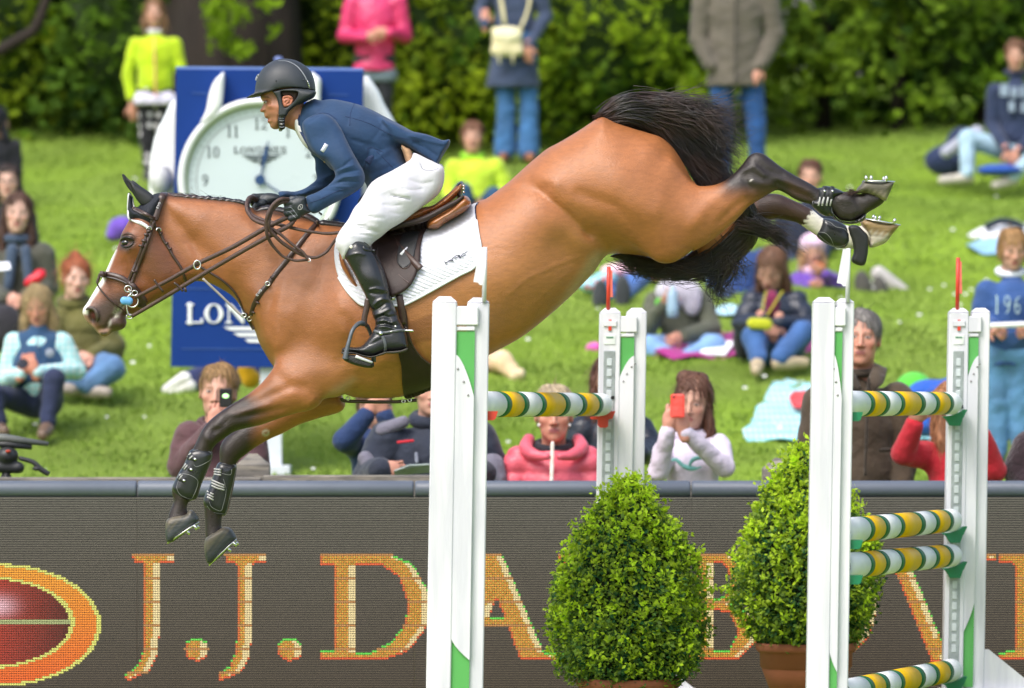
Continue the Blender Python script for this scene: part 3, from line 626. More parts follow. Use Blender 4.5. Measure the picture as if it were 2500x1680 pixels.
# the sweep of tail that hangs behind the thighs and blows under the belly
g2 = [cD([(1420,590),(1620,720),(1500,900),(1300,1000),(1100,1010),(880,960)]), cD([(1500,560),(1640,760),(1540,900),(1380,1020),(1200,1040),(980,1010)]), cD([(1560,540),(1640,800),(1580,930),(1440,1020),(1300,1060),(1060,1060)])]
hb = [[(p[0],p[1],y) for p,y in zip(g,[.05,.08,.09,.08,.06,.04])] for g in g2]
part('tail_sweep', hairs(hb, 2200, .002, (.015,.013), .014, 16, 11, lenv=.6), hairm, th)
part('tail_mass', sdf([POLY(cD([(870,955),(900,940),(1000,940),(1215,975),(1330,915),(1480,760),(1560,640),(1660,560),(1690,680),(1640,820),(1560,930),(1440,1005),(1300,1030),(1150,1020),(980,985)]),.135,.03,.04,k=.01,bl=.02)], .01), hairm, th)
g3 = [cD([(1450,960),(1440,1050),(1420,1150),(1470,1260)]), cD([(1500,930),(1520,1020),(1460,1120),(1500,1230)]), cD([(1480,900),(1560,960),(1620,1000),(1700,1020)])]
part('tail_locks', hairs([[(p[0],p[1],.09) for p in g] for g in g3], 200, .0022, (.016,.022), .05, 14, 13, lenv=.4), hairm, th)
g4 = [cE([(700,830),(850,900),(950,1000),(1160,1120)]), cE([(640,900),(820,960),(1000,1040),(1180,1170)]), cE([(600,860),(740,880),(900,860),(1080,900)])]
part('tail_locks', hairs([[(p[0],p[1],.05) for p in g] for g in g4], 300, .0018, (.016,.018), .03, 14, 17, lenv=.4), hairm, th)
part('tail_locks', hairs([[(p[0],p[1],.09) for p in cD(g)] for g in ([(900,960),(1000,1020),(1060,1070)],[(1000,990),(1150,1060),(1230,1080)],[(1200,1020),(1400,1060),(1600,1110)],[(1300,1030),(1500,1040),(1650,1010)])], 120, .0016, (.03,.022), .05, 12, 19, lenv=.6), hairm, th)
# mane: small plaits along the crest, loose tuft at the withers
mp = spline(cA([(770,322),(860,330),(1000,343),(1150,354),(1300,370),(1390,388)]), 9, False)
mv = []
for i, (x, y) in enumerate(mp):
    c = wp(x, y+1, 0); mv.append(ELL(c+Vector((0,0,.004*math.sin(i*1.9))), (.014,.022,.009+.003*math.sin(i*2.7)), k=.004))
mane = part('mane', sdf(mv, .004), hairm, hroot)
for seg, n_, s_ in ((cG([(170,545),(350,490),(520,510),(690,540)]),10,21),(cG([(950,610),(1080,640),(1160,690),(1215,720)]),8,22),(cG([(1330,745),(1450,760),(1560,770),(1690,790)]),8,23)):
    mv = []
    for i, (x, y) in enumerate(spline(seg, n_//2, False)): mv.append(ELL(wp(x,y+2,-.005), (.018,.03,.014+.005*math.sin(i*2.3)), k=.006))
    part('mane_braid', sdf(mv, .005), hairm, mane)
tg = [cG([(x,y+14),(x-14+d,y-30),(x-24+d*2,y-64)]) for x, y, d in ((1420,760,0),(1500,770,20),(1600,785,-10))]
part('mane_wisps', hairs([[(p[0],p[1],-.01) for p in g] for g in tg], 110, .0010, (.014,.010), .008, 7, 25, lenv=.5), hairm, mane)
for s_ in range(3): part('mane_wisps', hairs([[(p[0]+d,p[1]+2,-.005) for p in cA(g)] for g in ([(800,326),(840,318),(880,318)],[(1000,342),(1040,332),(1080,334)],[(1250,364),(1290,352),(1330,356)]) for d in (0,)], 26, .0007, (.012,.003), .003, 6, 31+s_, lenv=.6), hairm, mane)
part('fetlock_hair', hairs([[(p[0],p[1],YN-.02) for p in cE(g)] for g in ([(1620,585),(1650,570),(1700,568)],[(1700,595),(1730,585),(1752,600)])], 60, .0012, (.008,.004), .004, 6, 41), brownhair, hroot)

# ================================================================== ear bonnet and ears
net = mat('navy_fly_veil', (.010,.013,.022), rough=.75, var=.25, vscale=300, bump=.0015, bscale=500)
ears = [POLY(cA([(392,150),(410,152),(440,185),(480,215),(540,255),(600,290),(650,330),(662,370),(640,410),(600,422),(560,410),(520,370),(480,310),(445,270),(420,230),(400,190)]),-.05,.022,.03,k=.01,sm=3,p=2.3)]
bonnet = part('ear_bonnet', sdf([POLY(cA([(445,300),(470,320),(490,400),(520,420),(560,380),(640,320),(700,305),(765,312),(740,400),(715,520),(708,620),(680,650),(640,620),(560,580),(500,540),(452,515),(440,420)]),0,[cA([(650,420)])[0]+(.128,.12),cA([(480,480)])[0]+(.112,.09),cA([(690,600)])[0]+(.132,.12)],k=.01,bl=.01)], .0055), net, hroot)
part('ear_cover', sdf(ears+[POLY(cA([(400,160),(420,200),(445,260),(470,300),(500,330),(470,240),(430,180)]),-.062,.012,.012,sub=True,k=.008,sm=3)], .004), rubber, bonnet)
part('ear_cover', sdf([POLY(cA([(470,205),(490,205),(540,245),(600,285),(650,330),(640,390),(560,370),(500,290)]),.05,.022,.03,k=.01,sm=3)], .005), rubber, bonnet)
bvb = BVHTree.FromPolygons([v.co for v in bonnet.data.vertices], [p.vertices for p in bonnet.data.polygons])
def onb(pl, off, sm=5, bt=bvb, yd=-.09):
    o = []
    for q in spline(pl, sm, False):
        d = (wp(q[0],q[1],0)-CAMP).normalized(); h = bt.ray_cast(CAMP, d); g = onh(q[0],q[1],0)[0]
        ys = [h[0].y] if h[0] is not None else []
        if g is not None: ys.append(g.y)
        y = min(ys) if ys else yd
        o.append(wp(q[0],q[1],y-off))
    return o
whm = mat('white_piping', (.75,.76,.8), rough=.6, var=.1, vscale=200)
part('bonnet_trim', tube(onb(cA([(448,312),(442,380),(441,450),(448,512),(480,530),(540,555),(600,585)]),.002), .0042, 6), whm, bonnet)
part('bonnet_trim', tube(onb(cA([(450,312),(475,340),(480,380),(492,425)]),.002), .004, 6), stitch, bonnet)
part('bonnet_trim', tube(onb(cA([(470,522),(540,545),(590,575),(620,600)]),.003), [.001,.007,.008,.003], 6), whm, bonnet)

# ================================================================== bridle
br = tag(empty('bridle', tuple(wp(380,600,-.1)), 'brown leather bridle with reins and breastplate on the bay horse', 'bridle'))
def hs_(name, P, w, t=.006, off=.004, m=leather, parent=None, sm=8, bt=bvb):
    Q = onb(P, off, sm, bt); return part(name, strap(Q, w, t, sm=0), m, parent or br)
hs_('headpiece', cA([(735,303),(712,360),(690,420),(672,480),(655,520)]), .030, .007, .006)
hs_('browband', cA([(478,428),(530,450),(590,480),(640,508),(672,512)]), .016, .008, .006)
part('browband_padding', tube(onb(cA([(482,438),(560,476),(640,516)]),.008), .003, 6), mat('grey_padding', (.12,.10,.11), rough=.5), br)
hs_('cheekpiece', cA([(640,520),(620,600),(585,680),(540,800),(490,920),(450,1010),(435,1060)]), .016)
hs_('cheekpiece', cA([(655,530),(628,620),(600,700),(552,830),(505,950),(470,1040)]), .014, off=.010)
for q, w in (([(590,620),(634,612)],.010),([(552,690),(592,700)],.012),([(528,730),(568,742)],.010),([(572,640),(606,650)],.010),([(470,940),(510,950)],.010)): hs_('keeper', cA(q), w, .006, .013, leather)
for c in ((612,592),(690,602)):
    q = onb(cA([(c[0]-18,c[1]+8),(c[0]-10,c[1]-10),(c[0]+14,c[1]-10),(c[0]+20,c[1]+12)]), .016, 4); part('buckle', tube(q, .0032, 6), steel, br)
hs_('throatlatch', cA([(652,520),(662,575),(690,608),(730,690),(770,750),(810,820),(870,910),(905,1000),(918,1030)]), .012)
for q in ([(700,640),(722,626)],[(745,720),(770,708)],[(775,765),(798,752)]): hs_('keeper', cA(q), .008, .006, .008)
hs_('noseband', cA([(212,965),(260,968),(330,980),(400,1005),(440,1035),(480,1060),(520,1110),(560,1160),(580,1195)]), .026, .012, .006)
hs_('noseband_edge', cA([(215,985),(260,988),(330,1000),(400,1025),(430,1042)]), .006, .006, .014, mat('grey_padding'))
part('noseband_end', strap(onb(cA([(214,960),(205,990),(190,1035)]), .006), .012, .008, sm=0), leather, br)
hs_('curb_strap', cA([(520,1120),(545,1160),(540,1210),(585,1200)]), .03)
part('flash_cord', tube(onb(cA([(188,1032),(210,1080),(260,1140),(320,1195),(380,1240),(420,1275),(445,1300)]),.010), .0032, 6), leather, br)
def ring(cx, cy, r, y, w=.0028, ax=.9, parent=None, m=steel, name='bit_ring', a0=0, a1=360):
    c = wp(cx, cy, y); P = [c+Vector((r*math.cos(math.radians(t)),0,r*ax*math.sin(math.radians(t)))) for t in np.linspace(a0,a1,26)]
    return part(name, tube(P, w, 6, cap=a1-a0 < 360), m, parent or br)
yb = onb(cA([(450,1150)]), 0, 1)[0].y-.016 if False else -.082
c0 = cA([(442,1085)])[0]; ring(c0[0],c0[1],.014,yb)
c0 = cA([(478,1185)])[0]; ring(c0[0],c0[1],.023,yb,.0036,1.05)
c0 = cA([(497,1118)])[0]; ring(c0[0],c0[1],.011,yb,.0026)
c0 = cA([(455,1310)])[0]; ring(c0[0],c0[1],.013,yb,.0030,.7)
part('bit_cheek', tube([wp(*p,yb-.004) for p in cA([(448,1085),(455,1110),(470,1125),(440,1150),(432,1230),(440,1280),(465,1310)])], .004, 6, sm=3), steel, br)
part('bit_guard', sdf([CAP(wp(*cA([(412,1180)])[0],yb-.004), wp(*cA([(450,1184)])[0],yb-.004), .017, .017, k=.01, ys=.6)], .003), mat('blue_rubber', (.12,.36,.70), rough=.35, var=.25, vscale=60), br)
# reins
def rope(name, P, r, m=leather, ribs=False, parent=None):
    Q = spline([tuple(p) for p in P], 10, False)
    VF = tube(Q, r, 8)
    return part(name, VF, m, parent or br)
reinm = mat('rubber_grip_rein', (.075,.042,.034), rough=.5, var=.3, vscale=200, bump=.002, bscale=350)
hn = cG([(735,640)])[0]; hn2 = cG([(830,710)])[0]
part('rein', tube([wp(*cA([(500,1155)])[0],-.10), wp(*cA([(760,1020)])[0],-.155), wp(*cA([(1000,885)])[0],-.20), wp(*cA([(1300,740)])[0],-.25), wp(*cA([(1560,590)])[0],-.28), wp(*hn,-.29)], [.0075,.009,.0095,.010,.0095], 8, sm=8), reinm, br)
part('rein', tube([wp(*cA([(475,1308)])[0],-.10), wp(*cA([(760,1140)])[0],-.16), wp(*cA([(1050,965)])[0],-.21), wp(*cA([(1350,790)])[0],-.255), wp(*cA([(1600,650)])[0],-.285), wp(*cG([(740,800)])[0],-.29), wp(*hn2,-.29)], [.0075,.009,.0095,.010,.0095], 8, sm=8), reinm, br)
def lp(name, pts, r): part(name, tube([wp(p[0],p[1],y) for p, y in pts], r, 8, sm=8), reinm, br)
yr = -.30
lp('rein', list(zip(cG([(740,335),(640,325),(540,370),(440,480),(380,620),(355,760),(370,940),(430,1080),(520,1200),(640,1320),(780,1375),(880,1400),(1080,1385)]), [yr,-.33,-.34,-.34,-.34,-.33,-.32,-.30,-.29,-.28,-.28,-.28,-.28])), [.008,.0085,.0085,.008,.006,.005,.006])
lp('rein', list(zip(cG([(730,375),(640,380),(540,430),(460,520),(415,640),(395,760),(420,870),(520,980),(640,1090),(800,1200),(960,1290),(1120,1345),(1250,1335),(1400,1250),(1500,1120),(1580,1010)]), [yr,-.32,-.33,-.33,-.33,-.33,-.32,-.31,-.30,-.29,-.285,-.28,-.28,-.28,-.28,-.29])), [.008,.0085,.0085,.008,.0075,.007,.006,.006])
lp('rein', list(zip(cG([(190,330),(120,290),(50,320),(15,430),(40,560),(150,690),(320,760),(480,790)]), [.0,-.05,-.10,-.15,-.18,-.22,-.25,-.27])), .0085)
lp('rein', list(zip(cG([(190,350),(100,320),(40,400),(50,520),(130,620),(280,690),(430,730),(600,780),(800,830),(1000,875),(1200,905),(1350,925),(1500,925),(1620,910)]), [.01,-.04,-.09,-.13,-.17,-.2,-.23,-.26,-.27,-.28,-.28,-.28,-.28,-.29])), [.0085,.0085,.008,.007,.006,.007])
lp('rein', list(zip(cG([(380,830),(480,860),(600,940),(740,1060),(880,1170),(1000,1260),(1080,1380)]), [-.3]*7)), [.007,.006,.006])
part('rein_buckle', tube([wp(*p,-.29) for p in cG([(1075,1365),(1120,1365),(1125,1415),(1080,1420)])], .003, 6), steel, br)
for q in ([(655,1010),(680,1050),(730,1110)],[(815,1035),(850,1060),(890,1105)],[(905,1070),(912,1110)]): part('rein_stop', strap([wp(*p,-.185) for p in cA(q)], .010, .012, sm=3), leather, br)
# breastplate
hs_('breastplate_strap', cA([(1985,545),(1900,640),(1820,740),(1720,870),(1640,970),(1580,1050),(1520,1120),(1470,1210),(1445,1300)]), .022, .006, .004)
hs_('breastplate_strap', cA([(1390,1290),(1430,1340),(1470,1410)]), .02, .008, .006)
hs_('martingale_strap', cA([(1030,905),(1120,960),(1200,1010),(1290,1090),(1345,1170),(1375,1240),(1400,1290)]), .010, .006, .004)
part('martingale_strap', strap([wp(*p,-.10) for p in cA([(1050,1000),(1140,1085),(1240,1180),(1320,1260),(1375,1310)])], .010, .006, sm=4), mat('pale_leather_back', (.38,.34,.33), rough=.5), br)
c0 = cA([(1005,890)])[0]; ring(c0[0],c0[1],.0135,-.215,.0036,1.3,name='martingale_ring')
for c in ((1385,1300),(1578,1042),(1430,1330)): c0 = cA([c])[0]; h_ = onh(c0[0],c0[1],.01)[0] or wp(c0[0],c0[1],-.12); ring(c0[0],c0[1],.009,h_.y-.012,.0028,name='breastplate_buckle')
for q in ([(1600,985),(1625,1000)],[(1480,1190),(1510,1204)],[(1440,1270),(1470,1280)],[(1560,1040),(1590,1060)]): hs_('keeper', cA(q), .008, .006, .010)

# ================================================================== saddle
sd = tag(empty('saddle', tuple(wp(1000,560,-.2)), 'brown jumping saddle on a white quilted pad', 'saddle'))
padP = cC([(1085,210),(1065,245),(1072,330),(1085,420),(1102,520),(1085,590),(1055,655),(960,705),(860,760),(760,815),(660,870),(580,908),(560,912),(440,915),(305,912),(240,870),(180,800),(130,720),(108,640),(100,560),(105,500),(140,440),(400,380),(700,330),(900,300),(1030,225)])
ux, uz = math.cos(math.radians(24)), math.sin(math.radians(24))
def quilt(PX, PY, DD):
    b = (PX*-.39+PY*.92)/9.4*math.pi; a = (PX*.92+PY*.39)/15*math.pi
    return (np.abs(np.sin(b))**.6*.0075+np.abs(np.sin(a))**.4*.002)*(DD > 10)+.006*((DD <= 10) & (DD > 1))
(VF, qx, qy, qd) = drape(padP, .004, .005, 1.35, 3, quilt)
pad = part('saddle_pad', VF, whitec, sd)
pe = [p for p in spline(padP[:9], 4, False)]
Q, N = onhl(spline(padP[2:18], 1, False), .012, 4); part('pad_piping', tube(Q, .0055, 6), mat('pad_binding', (.72,.76,.80), rough=.6), pad)
Q, N = onhl(spline(padP[0:7], 1, False), .013, 4); part('pad_piping', tube(Q, .0032, 6), navyc, pad)
cw = [(1085,210),(1065,240),(1000,235),(900,300),(800,360),(710,420)]
def logo(name, strokes, r, parent, m, off=.024):
    for s_ in strokes:
        Q, N = onhl(s_, off, 3); part(name, tube(Q, r, 5), m, parent)
logo('embroidery', [cC(q) for q in ([(855,608),(866,634)],[(862,622),(912,590)],[(880,612),(908,604),(916,612)],[(905,610),(912,588),(945,568),(960,572),(950,580),(925,590)],[(950,568),(960,590)],[(962,590),(975,565),(1012,544)],[(975,578),(1002,566)])], .0015, pad, navyc, .026)
# cloth under the cantle, panels, seat, flap
drk = mat('dark_saddle_leather', (.030,.017,.015), rough=.5, var=.25, vscale=30, bump=.0008, bscale=300, spec=.35)
part('panel', sdf([POLY(cB([(1700,1556),(1720,1480),(1800,1430),(1900,1370),(1960,1310),(2030,1265),(2075,1290),(2085,1340),(2040,1400),(1960,1450),(1860,1510),(1800,1556)])+cC([(735,388),(728,370)]),-.10,.12,.03,k=.01,sm=3,p=2.4)], .006), tan, sd)
part('panel', sdf([POLY(cC([(135,530),(165,580),(200,650),(240,730),(290,820),(260,810),(200,740),(155,660),(135,590)]),-.24,.05,.03,k=.01,sm=3)], .006), tan, sd)
part('seat', sdf([POLY(cB([(1690,1370),(1760,1350),(1830,1300),(1900,1240),(1950,1190),(1985,1150),(2020,1150),(2030,1200),(2010,1250),(1960,1290),(1900,1340),(1800,1400),(1690,1440),(1560,1480),(1440,1550),(1430,1500),(1560,1420)]),0,.17,.04,k=.01,sm=3,p=3),
                  POLY(cB([(1400,1500),(1560,1420),(1690,1380),(1700,1440),(1560,1500),(1400,1570),(1100,1640),(1000,1560)]),0,.20,.04,k=.02,sm=3,p=3)], .007), tan, sd)
part('cantle', sdf([POLY(cB([(1948,1200),(1965,1165),(1995,1142),(2020,1150),(2028,1190),(2022,1235),(1995,1280),(1965,1290),(1945,1260)]),-.03,.13,.03,k=.01,sm=3,p=2.6)], .005), blackl, sd)
for z in (1160,1185,1215): part('cantle_badge', sdf([ELL(wp(*cB([(2022,z+20)])[0],-.14), (.006,.01,.005))], .003), steel, sd)
skirtP = cC([(500,395),(560,350),(640,330),(700,310),(760,280),(760,330),(735,360),(720,400),(640,400),(560,420),(480,430)])
(VF,*_) = drape(skirtP, .055, .014, 2.4, 3); part('skirt', VF, drk, sd)
part('seat_roll', tube([wp(*p,-.21) for p in cC([(480,395),(560,365),(660,340),(760,300),(860,245),(940,200),(985,165)])], [.008,.012,.013,.012,.010,.006], 8, sm=5), drk, sd)
flapP = cC([(420,420),(520,380),(640,350),(755,330),(745,360),(725,400),(705,440),(690,520),(688,600),(670,680),(640,750),(600,800),(545,835),(485,852),(470,800),(440,700),(400,600),(350,510)])
(VF,*_) = drape(flapP, .030, .012, 2.2, 3); flap = part('flap', VF, drk, sd)
blk = cC([(560,440),(640,390),(680,370),(690,390),(665,480),(650,560),(630,620),(580,658),(545,640),(530,590)])
(VF,*_) = drape(blk, .043, .006, 2.0, 3); part('flap_inset', VF, rubber, flap)
Q, N = onhl(cC([(560,440),(530,520),(532,600),(560,652),(600,655),(632,610)]), .052, 4); part('flap_welt', tube(Q,.0035,6), leather, flap)
Q, N = onhl(cC([(660,350),(600,410),(540,470)]), .050, 4); part('flap_welt', tube(Q,.005,6), leather, flap)
Q, N = onhl(cC([(720,370),(700,450),(668,560),(650,640)]), .046, 4); part('flap_welt', tube(Q,.0035,6), leather, flap)
Q, N = onhl(cC([(512,600),(530,680),(560,720),(620,765)]), .046, 4); part('flap_welt', tube(Q,.0030,6), leather, flap)
Q, N = onhl(cC([(470,410),(510,470),(560,530),(620,590),(690,660)]), .060, 4); part('stirrup_leather', strap(Q,[.028,.026,.025,.03],.007,sm=0), leather, flap)
Q, N = onhl(cC([(556,565),(604,518)]), .068, 4); part('logo_bar', strap(Q,.012,.004,sm=0), whm, flap)
Q, N = onhl(cC([(545,575),(582,608),(602,600)]), .055, 4); part('logo_bar', strap(Q,.006,.003,sm=0), whm, flap)
logo('flap_mark', [cC(q) for q in ([(592,470),(610,466),(608,480),(585,492),(606,498)],[(640,488),(618,480),(608,500),(622,516),(634,508),(625,502)])], .0028, flap, whm, .062)
Q, N = onhl(cC([(425,440),(420,500),(405,600),(398,640)]), .05, 4); part('stirrup_leather', strap(Q,.03,.007,sm=0), leather, flap)
# girth and billets
(VF,*_) = drape(cC([(525,860),(570,845),(580,905),(600,990),(605,1060),(625,1140),(660,1220),(720,1290),(800,1340),(900,1360),(900,1480),(760,1495),(700,1520),(620,1548),(580,1540),(565,1440),(560,1330),(540,1240),(545,1160),(570,1080),(540,950)]), .008, .010, 2.6, 3); girth = part('girth', VF, drk, sd)
Q, N = onhl(cC([(590,1060),(620,1150),(660,1225),(720,1290),(800,1340)]), .018, 5); part('girth_edge', tube(Q,.004,6), leather, girth)
part('billet', strap(onhl(cC([(545,840),(560,930),(572,1040)]), .018, 5)[0], .03, .006, sm=0), leather, sd)
part('girth_buckle', strap(onhl(cC([(482,868),(512,858)]), .024, 3)[0], .014, .005, sm=0), steel, sd)
part('martingale_strap', strap([wp(*p,-.02) for p in cF([(1320,325),(1340,345),(1500,352),(1700,352),(1850,340)])], .014, .006, nrm=[(0,-1,0)]*5, sm=4), leather, girth)
for c in ((850,973),(985,980),(1000,977)): ring(c[0],c[1],.007,-.03,.0028,parent=girth,name='girth_ring')

def strap_mark(a, b, off):
    """small raised capitals E W D along a strap from a to b"""
    a, b = np.array(a,float), np.array(b,float); d = (b-a)/3.3; n = np.array([-d[1],d[0]])*.85
    L3 = {'E':[[(0.1,0),(0.1,1)],[(0.1,0),(.7,0)],[(0.1,.5),(.6,.5)],[(0.1,1),(.7,1)]],'W':[[(0,0),(.25,1),(.45,.3),(.65,1),(.9,0)]],'D':[[(.1,0),(.1,1)],[(.1,0),(.5,.05),(.75,.5),(.5,.95),(.1,1)]]}
    for i, c in enumerate('EWD'):
        for st_ in L3[c]:
            q = [tuple(a+d*(i*1.1+u*.95)+n*(v-.5)) for u, v in st_]
            part('strap_letter', tube(onb(q, off, 1), .0011, 5), whm, br)
strap_mark(cA([(680,430)])[0], cA([(705,375)])[0], .011)
strap_mark(cA([(1488,1140)])[0], cA([(1530,1085)])[0], .010)
# ================================================================== the rider
rider = empty('person', tuple(wp(900,600,0)), 'person in navy show jacket, white breeches and black helmet riding the horse', 'person')
skin = mat('tanned_skin', attr=True, rough=.48, var=.06, vscale=40, bump=.0004, bscale=400, sss=.08)
cloth = mat('navy_show_jacket', (.009,.040,.108), rough=.8, var=.12, vscale=14, bump=.004, bscale=24, sheen=.12)
cloth_d = mat('dark_navy_collar', (.012,.028,.085), rough=.8, var=.2, vscale=500)
whitb = mat('white_breeches', (.66,.655,.71), rough=.75, var=.04, vscale=12, bump=.004, bscale=16, sheen=.3)
hel = mat('matt_helmet_shell', (.032,.038,.046), rough=.5, var=.08, vscale=60, bump=.0004, bscale=700)
glove = mat('black_glove_leather', (.022,.028,.034), rough=.42, var=.3, vscale=40, bump=.0012, bscale=200)
face = cH([(1600,560),(1400,400),(1100,350),(800,420),(730,560),(728,700),(722,770),(716,805),(735,850),(762,885),(772,925),(750,965),(722,1020),(704,1048),(712,1068),(745,1074),(785,1082),(780,1112),(790,1138),(786,1162),(826,1186),(866,1202),(846,1222),(838,1248),(858,1276),(892,1292),(892,1335),(925,1372),(980,1390),(1040,1382),(1100,1352),(1165,1340),(1240,1375),(1330,1405),(1480,1500),(1640,1440),(1700,1300),(1640,1100),(1560,980),(1500,905),(1620,800),(1650,700)])
fT_ = [cH([p])[0]+(a,b) for p,a,b in [((1200,600),.078,.08),((800,720),.062,.05),((760,840),.058,.035),((900,950),.066,.05),((720,1040),.016,.012),((770,990),.024,.016),((810,1060),.040,.02),((830,1170),.036,.022),((1000,1100),.066,.05),((1000,1250),.056,.04),((920,1330),.030,.028),((1100,1300),.052,.05),((1300,1250),.058,.08),((1500,1250),.065,.09),((1050,1000),.074,.06)]]
fst = [(cH([(790,885),(860,880),(890,920)]),8/7.5*3,-.010),(cH([(720,790),(830,790),(900,830)]),2.6,.006),(cH([(790,1080),(850,1120),(870,1200),(880,1260)]),2.4,-.005),(cH([(760,1060),(790,1030)]),2.2,.008),(cH([(1040,1120),(1020,1330),(960,1370)]),3,.004),(cH([(840,960),(950,990)]),5,.005),
       (cH([(1180,1330),(1260,1180),(1380,1000)]),2.6,-.006),(cH([(1230,1340),(1330,1180)]),3,.004),(cH([(792,1168),(840,1185)]),1.8,.004),(cH([(846,1232),(880,1240)]),2.0,.005)]
RV, RF = sdf([POLY(face,0,fT_,k=.01,strokes=fst,p=2.2,bl=.006,sm=3),
  POLY(cB([(660,580),(760,500),(1000,520),(1300,680),(1440,830),(1500,950),(1700,1040),(1740,1120),(1640,1230),(1400,1250),(1150,1100),(800,850)]),0,.10,.12,k=.03),
  CAP(wp(*cB([(1640,1150)])[0],-.09), wp(*cC([(220,470)])[0],-.33), .055,.04,k=.03), CAP(wp(*cC([(210,480)])[0],-.34), wp(*cS([(700,1150)])[0],-.39), .045,.035,k=.02), CAP(wp(*cS([(700,1180)])[0],-.39), wp(*cS([(230,1275)])[0],-.395), .02,.010,k=.02),
  CAP(wp(*cB([(1640,1150)])[0],.09), wp(*cC([(220,470)])[0],.33), .055,.04,k=.03), CAP(wp(*cC([(210,480)])[0],.34), wp(*cS([(700,1150)])[0],.39), .045,.035,k=.02), CAP(wp(*cS([(700,1180)])[0],.39), wp(*cS([(230,1275)])[0],.395), .02,.010,k=.02),
  CAP(wp(*cB([(800,680)])[0],-.18), wp(*cB([(1060,1100)])[0],-.23), .03,.022,k=.02), CAP(wp(*cB([(1060,1110)])[0],-.23), wp(*cG([(1060,440)])[0],-.275), .018,.014,k=.02),
  CAP(wp(*cB([(800,680)])[0],.18), wp(*cB([(870,1110)])[0],.19), .03,.014,k=.02), CAP(wp(*cB([(860,1130)])[0],.19), wp(*cB([(700,1230)])[0],.14), .012,.009,k=.02), CAP(wp(*cB([(700,1230)])[0],.14), wp(*cG([(560,350)])[0],.07), .009,.008,k=.02)], .0048)
RV = relax(RV, RF, 1, .5); px, py = P2(RV)
C = np.tile(np.array((.42,.185,.105)), (len(RV),1))
C = blend(C, inpoly(px,py,cH([(690,1000),(760,1010),(800,1070),(760,1090),(700,1080)]),2)*.45, (.48,.13,.09))
C = blend(C, inpoly(px,py,cH([(785,1150),(850,1172),(880,1200),(860,1215),(880,1240),(850,1270),(832,1250),(840,1225),(800,1175)]),1.6)*.75, (.36,.085,.07))
C = blend(C, inpoly(px,py,cH([(850,900),(1000,950),(1000,1100),(880,1080)]),8)*.3, (.48,.17,.10))
C = blend(C, inpoly(px,py,cH([(712,775),(740,760),(850,775),(905,830),(850,815),(735,812)]),1.2)*.75, (.05,.028,.02))
C = blend(C, inpoly(px,py,cH([(772,850),(800,846),(860,880),(850,885),(790,862)]),.8)*.9, (.03,.018,.015))
C = blend(C, inpoly(px,py,cH([(850,1060),(900,1290),(930,1390),(1100,1390),(1060,1100),(1000,1060)]),6)*.22, (.12,.08,.06))
body = part('body', (RV,RF), skin, rider, col=C)
# eye, ear, hair
c = wp(*cH([(800,888)])[0],-.050)
ey = part('eye', sdf([ELL(c,(.0085,.010,.0065))], .0016), mat('eye_white', (.62,.58,.54), rough=.2, var=.02), rider)
part('iris', sdf([ELL(wp(*cH([(792,890)])[0],-.058),(.0038,.003,.0040))], .001), mat('iris_dark', (.03,.022,.015), rough=.1), ey)
part('upper_eyelid', tube([wp(*p,y) for p, y in zip(cH([(768,878),(785,862),(820,858),(858,882)]),(-.050,-.060,-.063,-.062))], [.0012,.0026,.0026,.001], 6, sm=3), mat('lid_skin', (.16,.07,.045), rough=.5), rider)
earP = cH([(1120,800),(1150,780),(1230,768),(1290,790),(1318,850),(1305,910),(1260,950),(1200,978),(1150,985),(1125,940),(1112,860)])
part('ear', sdf([POLY(earP,-.084,.011,.016,k=.004,sm=3,strokes=[(cH([(1160,830),(1210,810),(1265,850),(1250,910),(1200,930)]),2.6,-.007),(cH([(1130,790),(1230,775),(1305,830),(1290,910)]),1.6,.004),(cH([(1175,900),(1200,870)]),2.2,-.006)])], .0025), mat('ear_skin', (.46,.17,.10), rough=.5, var=.15, vscale=60), rider)
part('hair', sdf([POLY(cH([(1090,700),(1400,690),(1430,740),(1380,830),(1310,900),(1300,820),(1240,775),(1120,790)]),-.070,.014,.012,sm=2,k=.004)], .003), mat('short_dark_hair', (.035,.020,.014), rough=.8, var=.4, vscale=120, bump=.002, bscale=300), rider)
# helmet
hm_ = part('helmet', sdf([POLY(cH([(622,700),(625,600),(650,480),(690,380),(760,280),(860,190),(980,130),(1100,103),(1240,105),(1380,140),(1500,205),(1590,280),(1650,360),(1690,470),(1712,580),(1722,760),(1700,900),(1560,980),(1200,980),(850,960),(680,860)]),0,.106,.112,k=.006,sm=4,p=2.15,bl=.008),
   POLY(cH([(1800,700),(1716,694),(1600,672),(1480,654),(1300,640),(1120,654),(980,690),(850,724),(700,762),(560,790),(500,1100),(1800,1100)]),0,.5,.004,k=.004,sm=2,sub=True,p=6),
   POLY(cH([(448,812),(520,775),(600,735),(640,700),(800,700),(950,690),(850,722),(750,762),(620,797),(500,817)]),0,[cH([(450,812)])[0]+(.02,.008),cH([(600,770)])[0]+(.072,.008),cH([(850,720)])[0]+(.097,.01)],k=.010,sm=3,p=3)], .0045), hel, rider)
hb_ = BVHTree.FromPolygons([v.co for v in hm_.data.vertices], [p.vertices for p in hm_.data.polygons])
def ont(bt, pl, off, sm=5, yd=-.1):
    o = []; last = yd
    for q in spline(pl, sm, False):
        d = (wp(q[0],q[1],0)-CAMP).normalized(); h = bt.ray_cast(CAMP, d)
        if h[0] is not None: last = h[0].y
        o.append(wp(q[0],q[1],last-off))
    return o
part('helmet_trim', tube(ont(hb_, cH([(1040,140),(1180,142),(1300,185),(1400,255),(1480,350),(1530,430),(1560,500)]), .001), [.0008,.0015,.0022,.0026,.003], 6), mat('grey_trim', (.25,.27,.30), rough=.35), hm_)
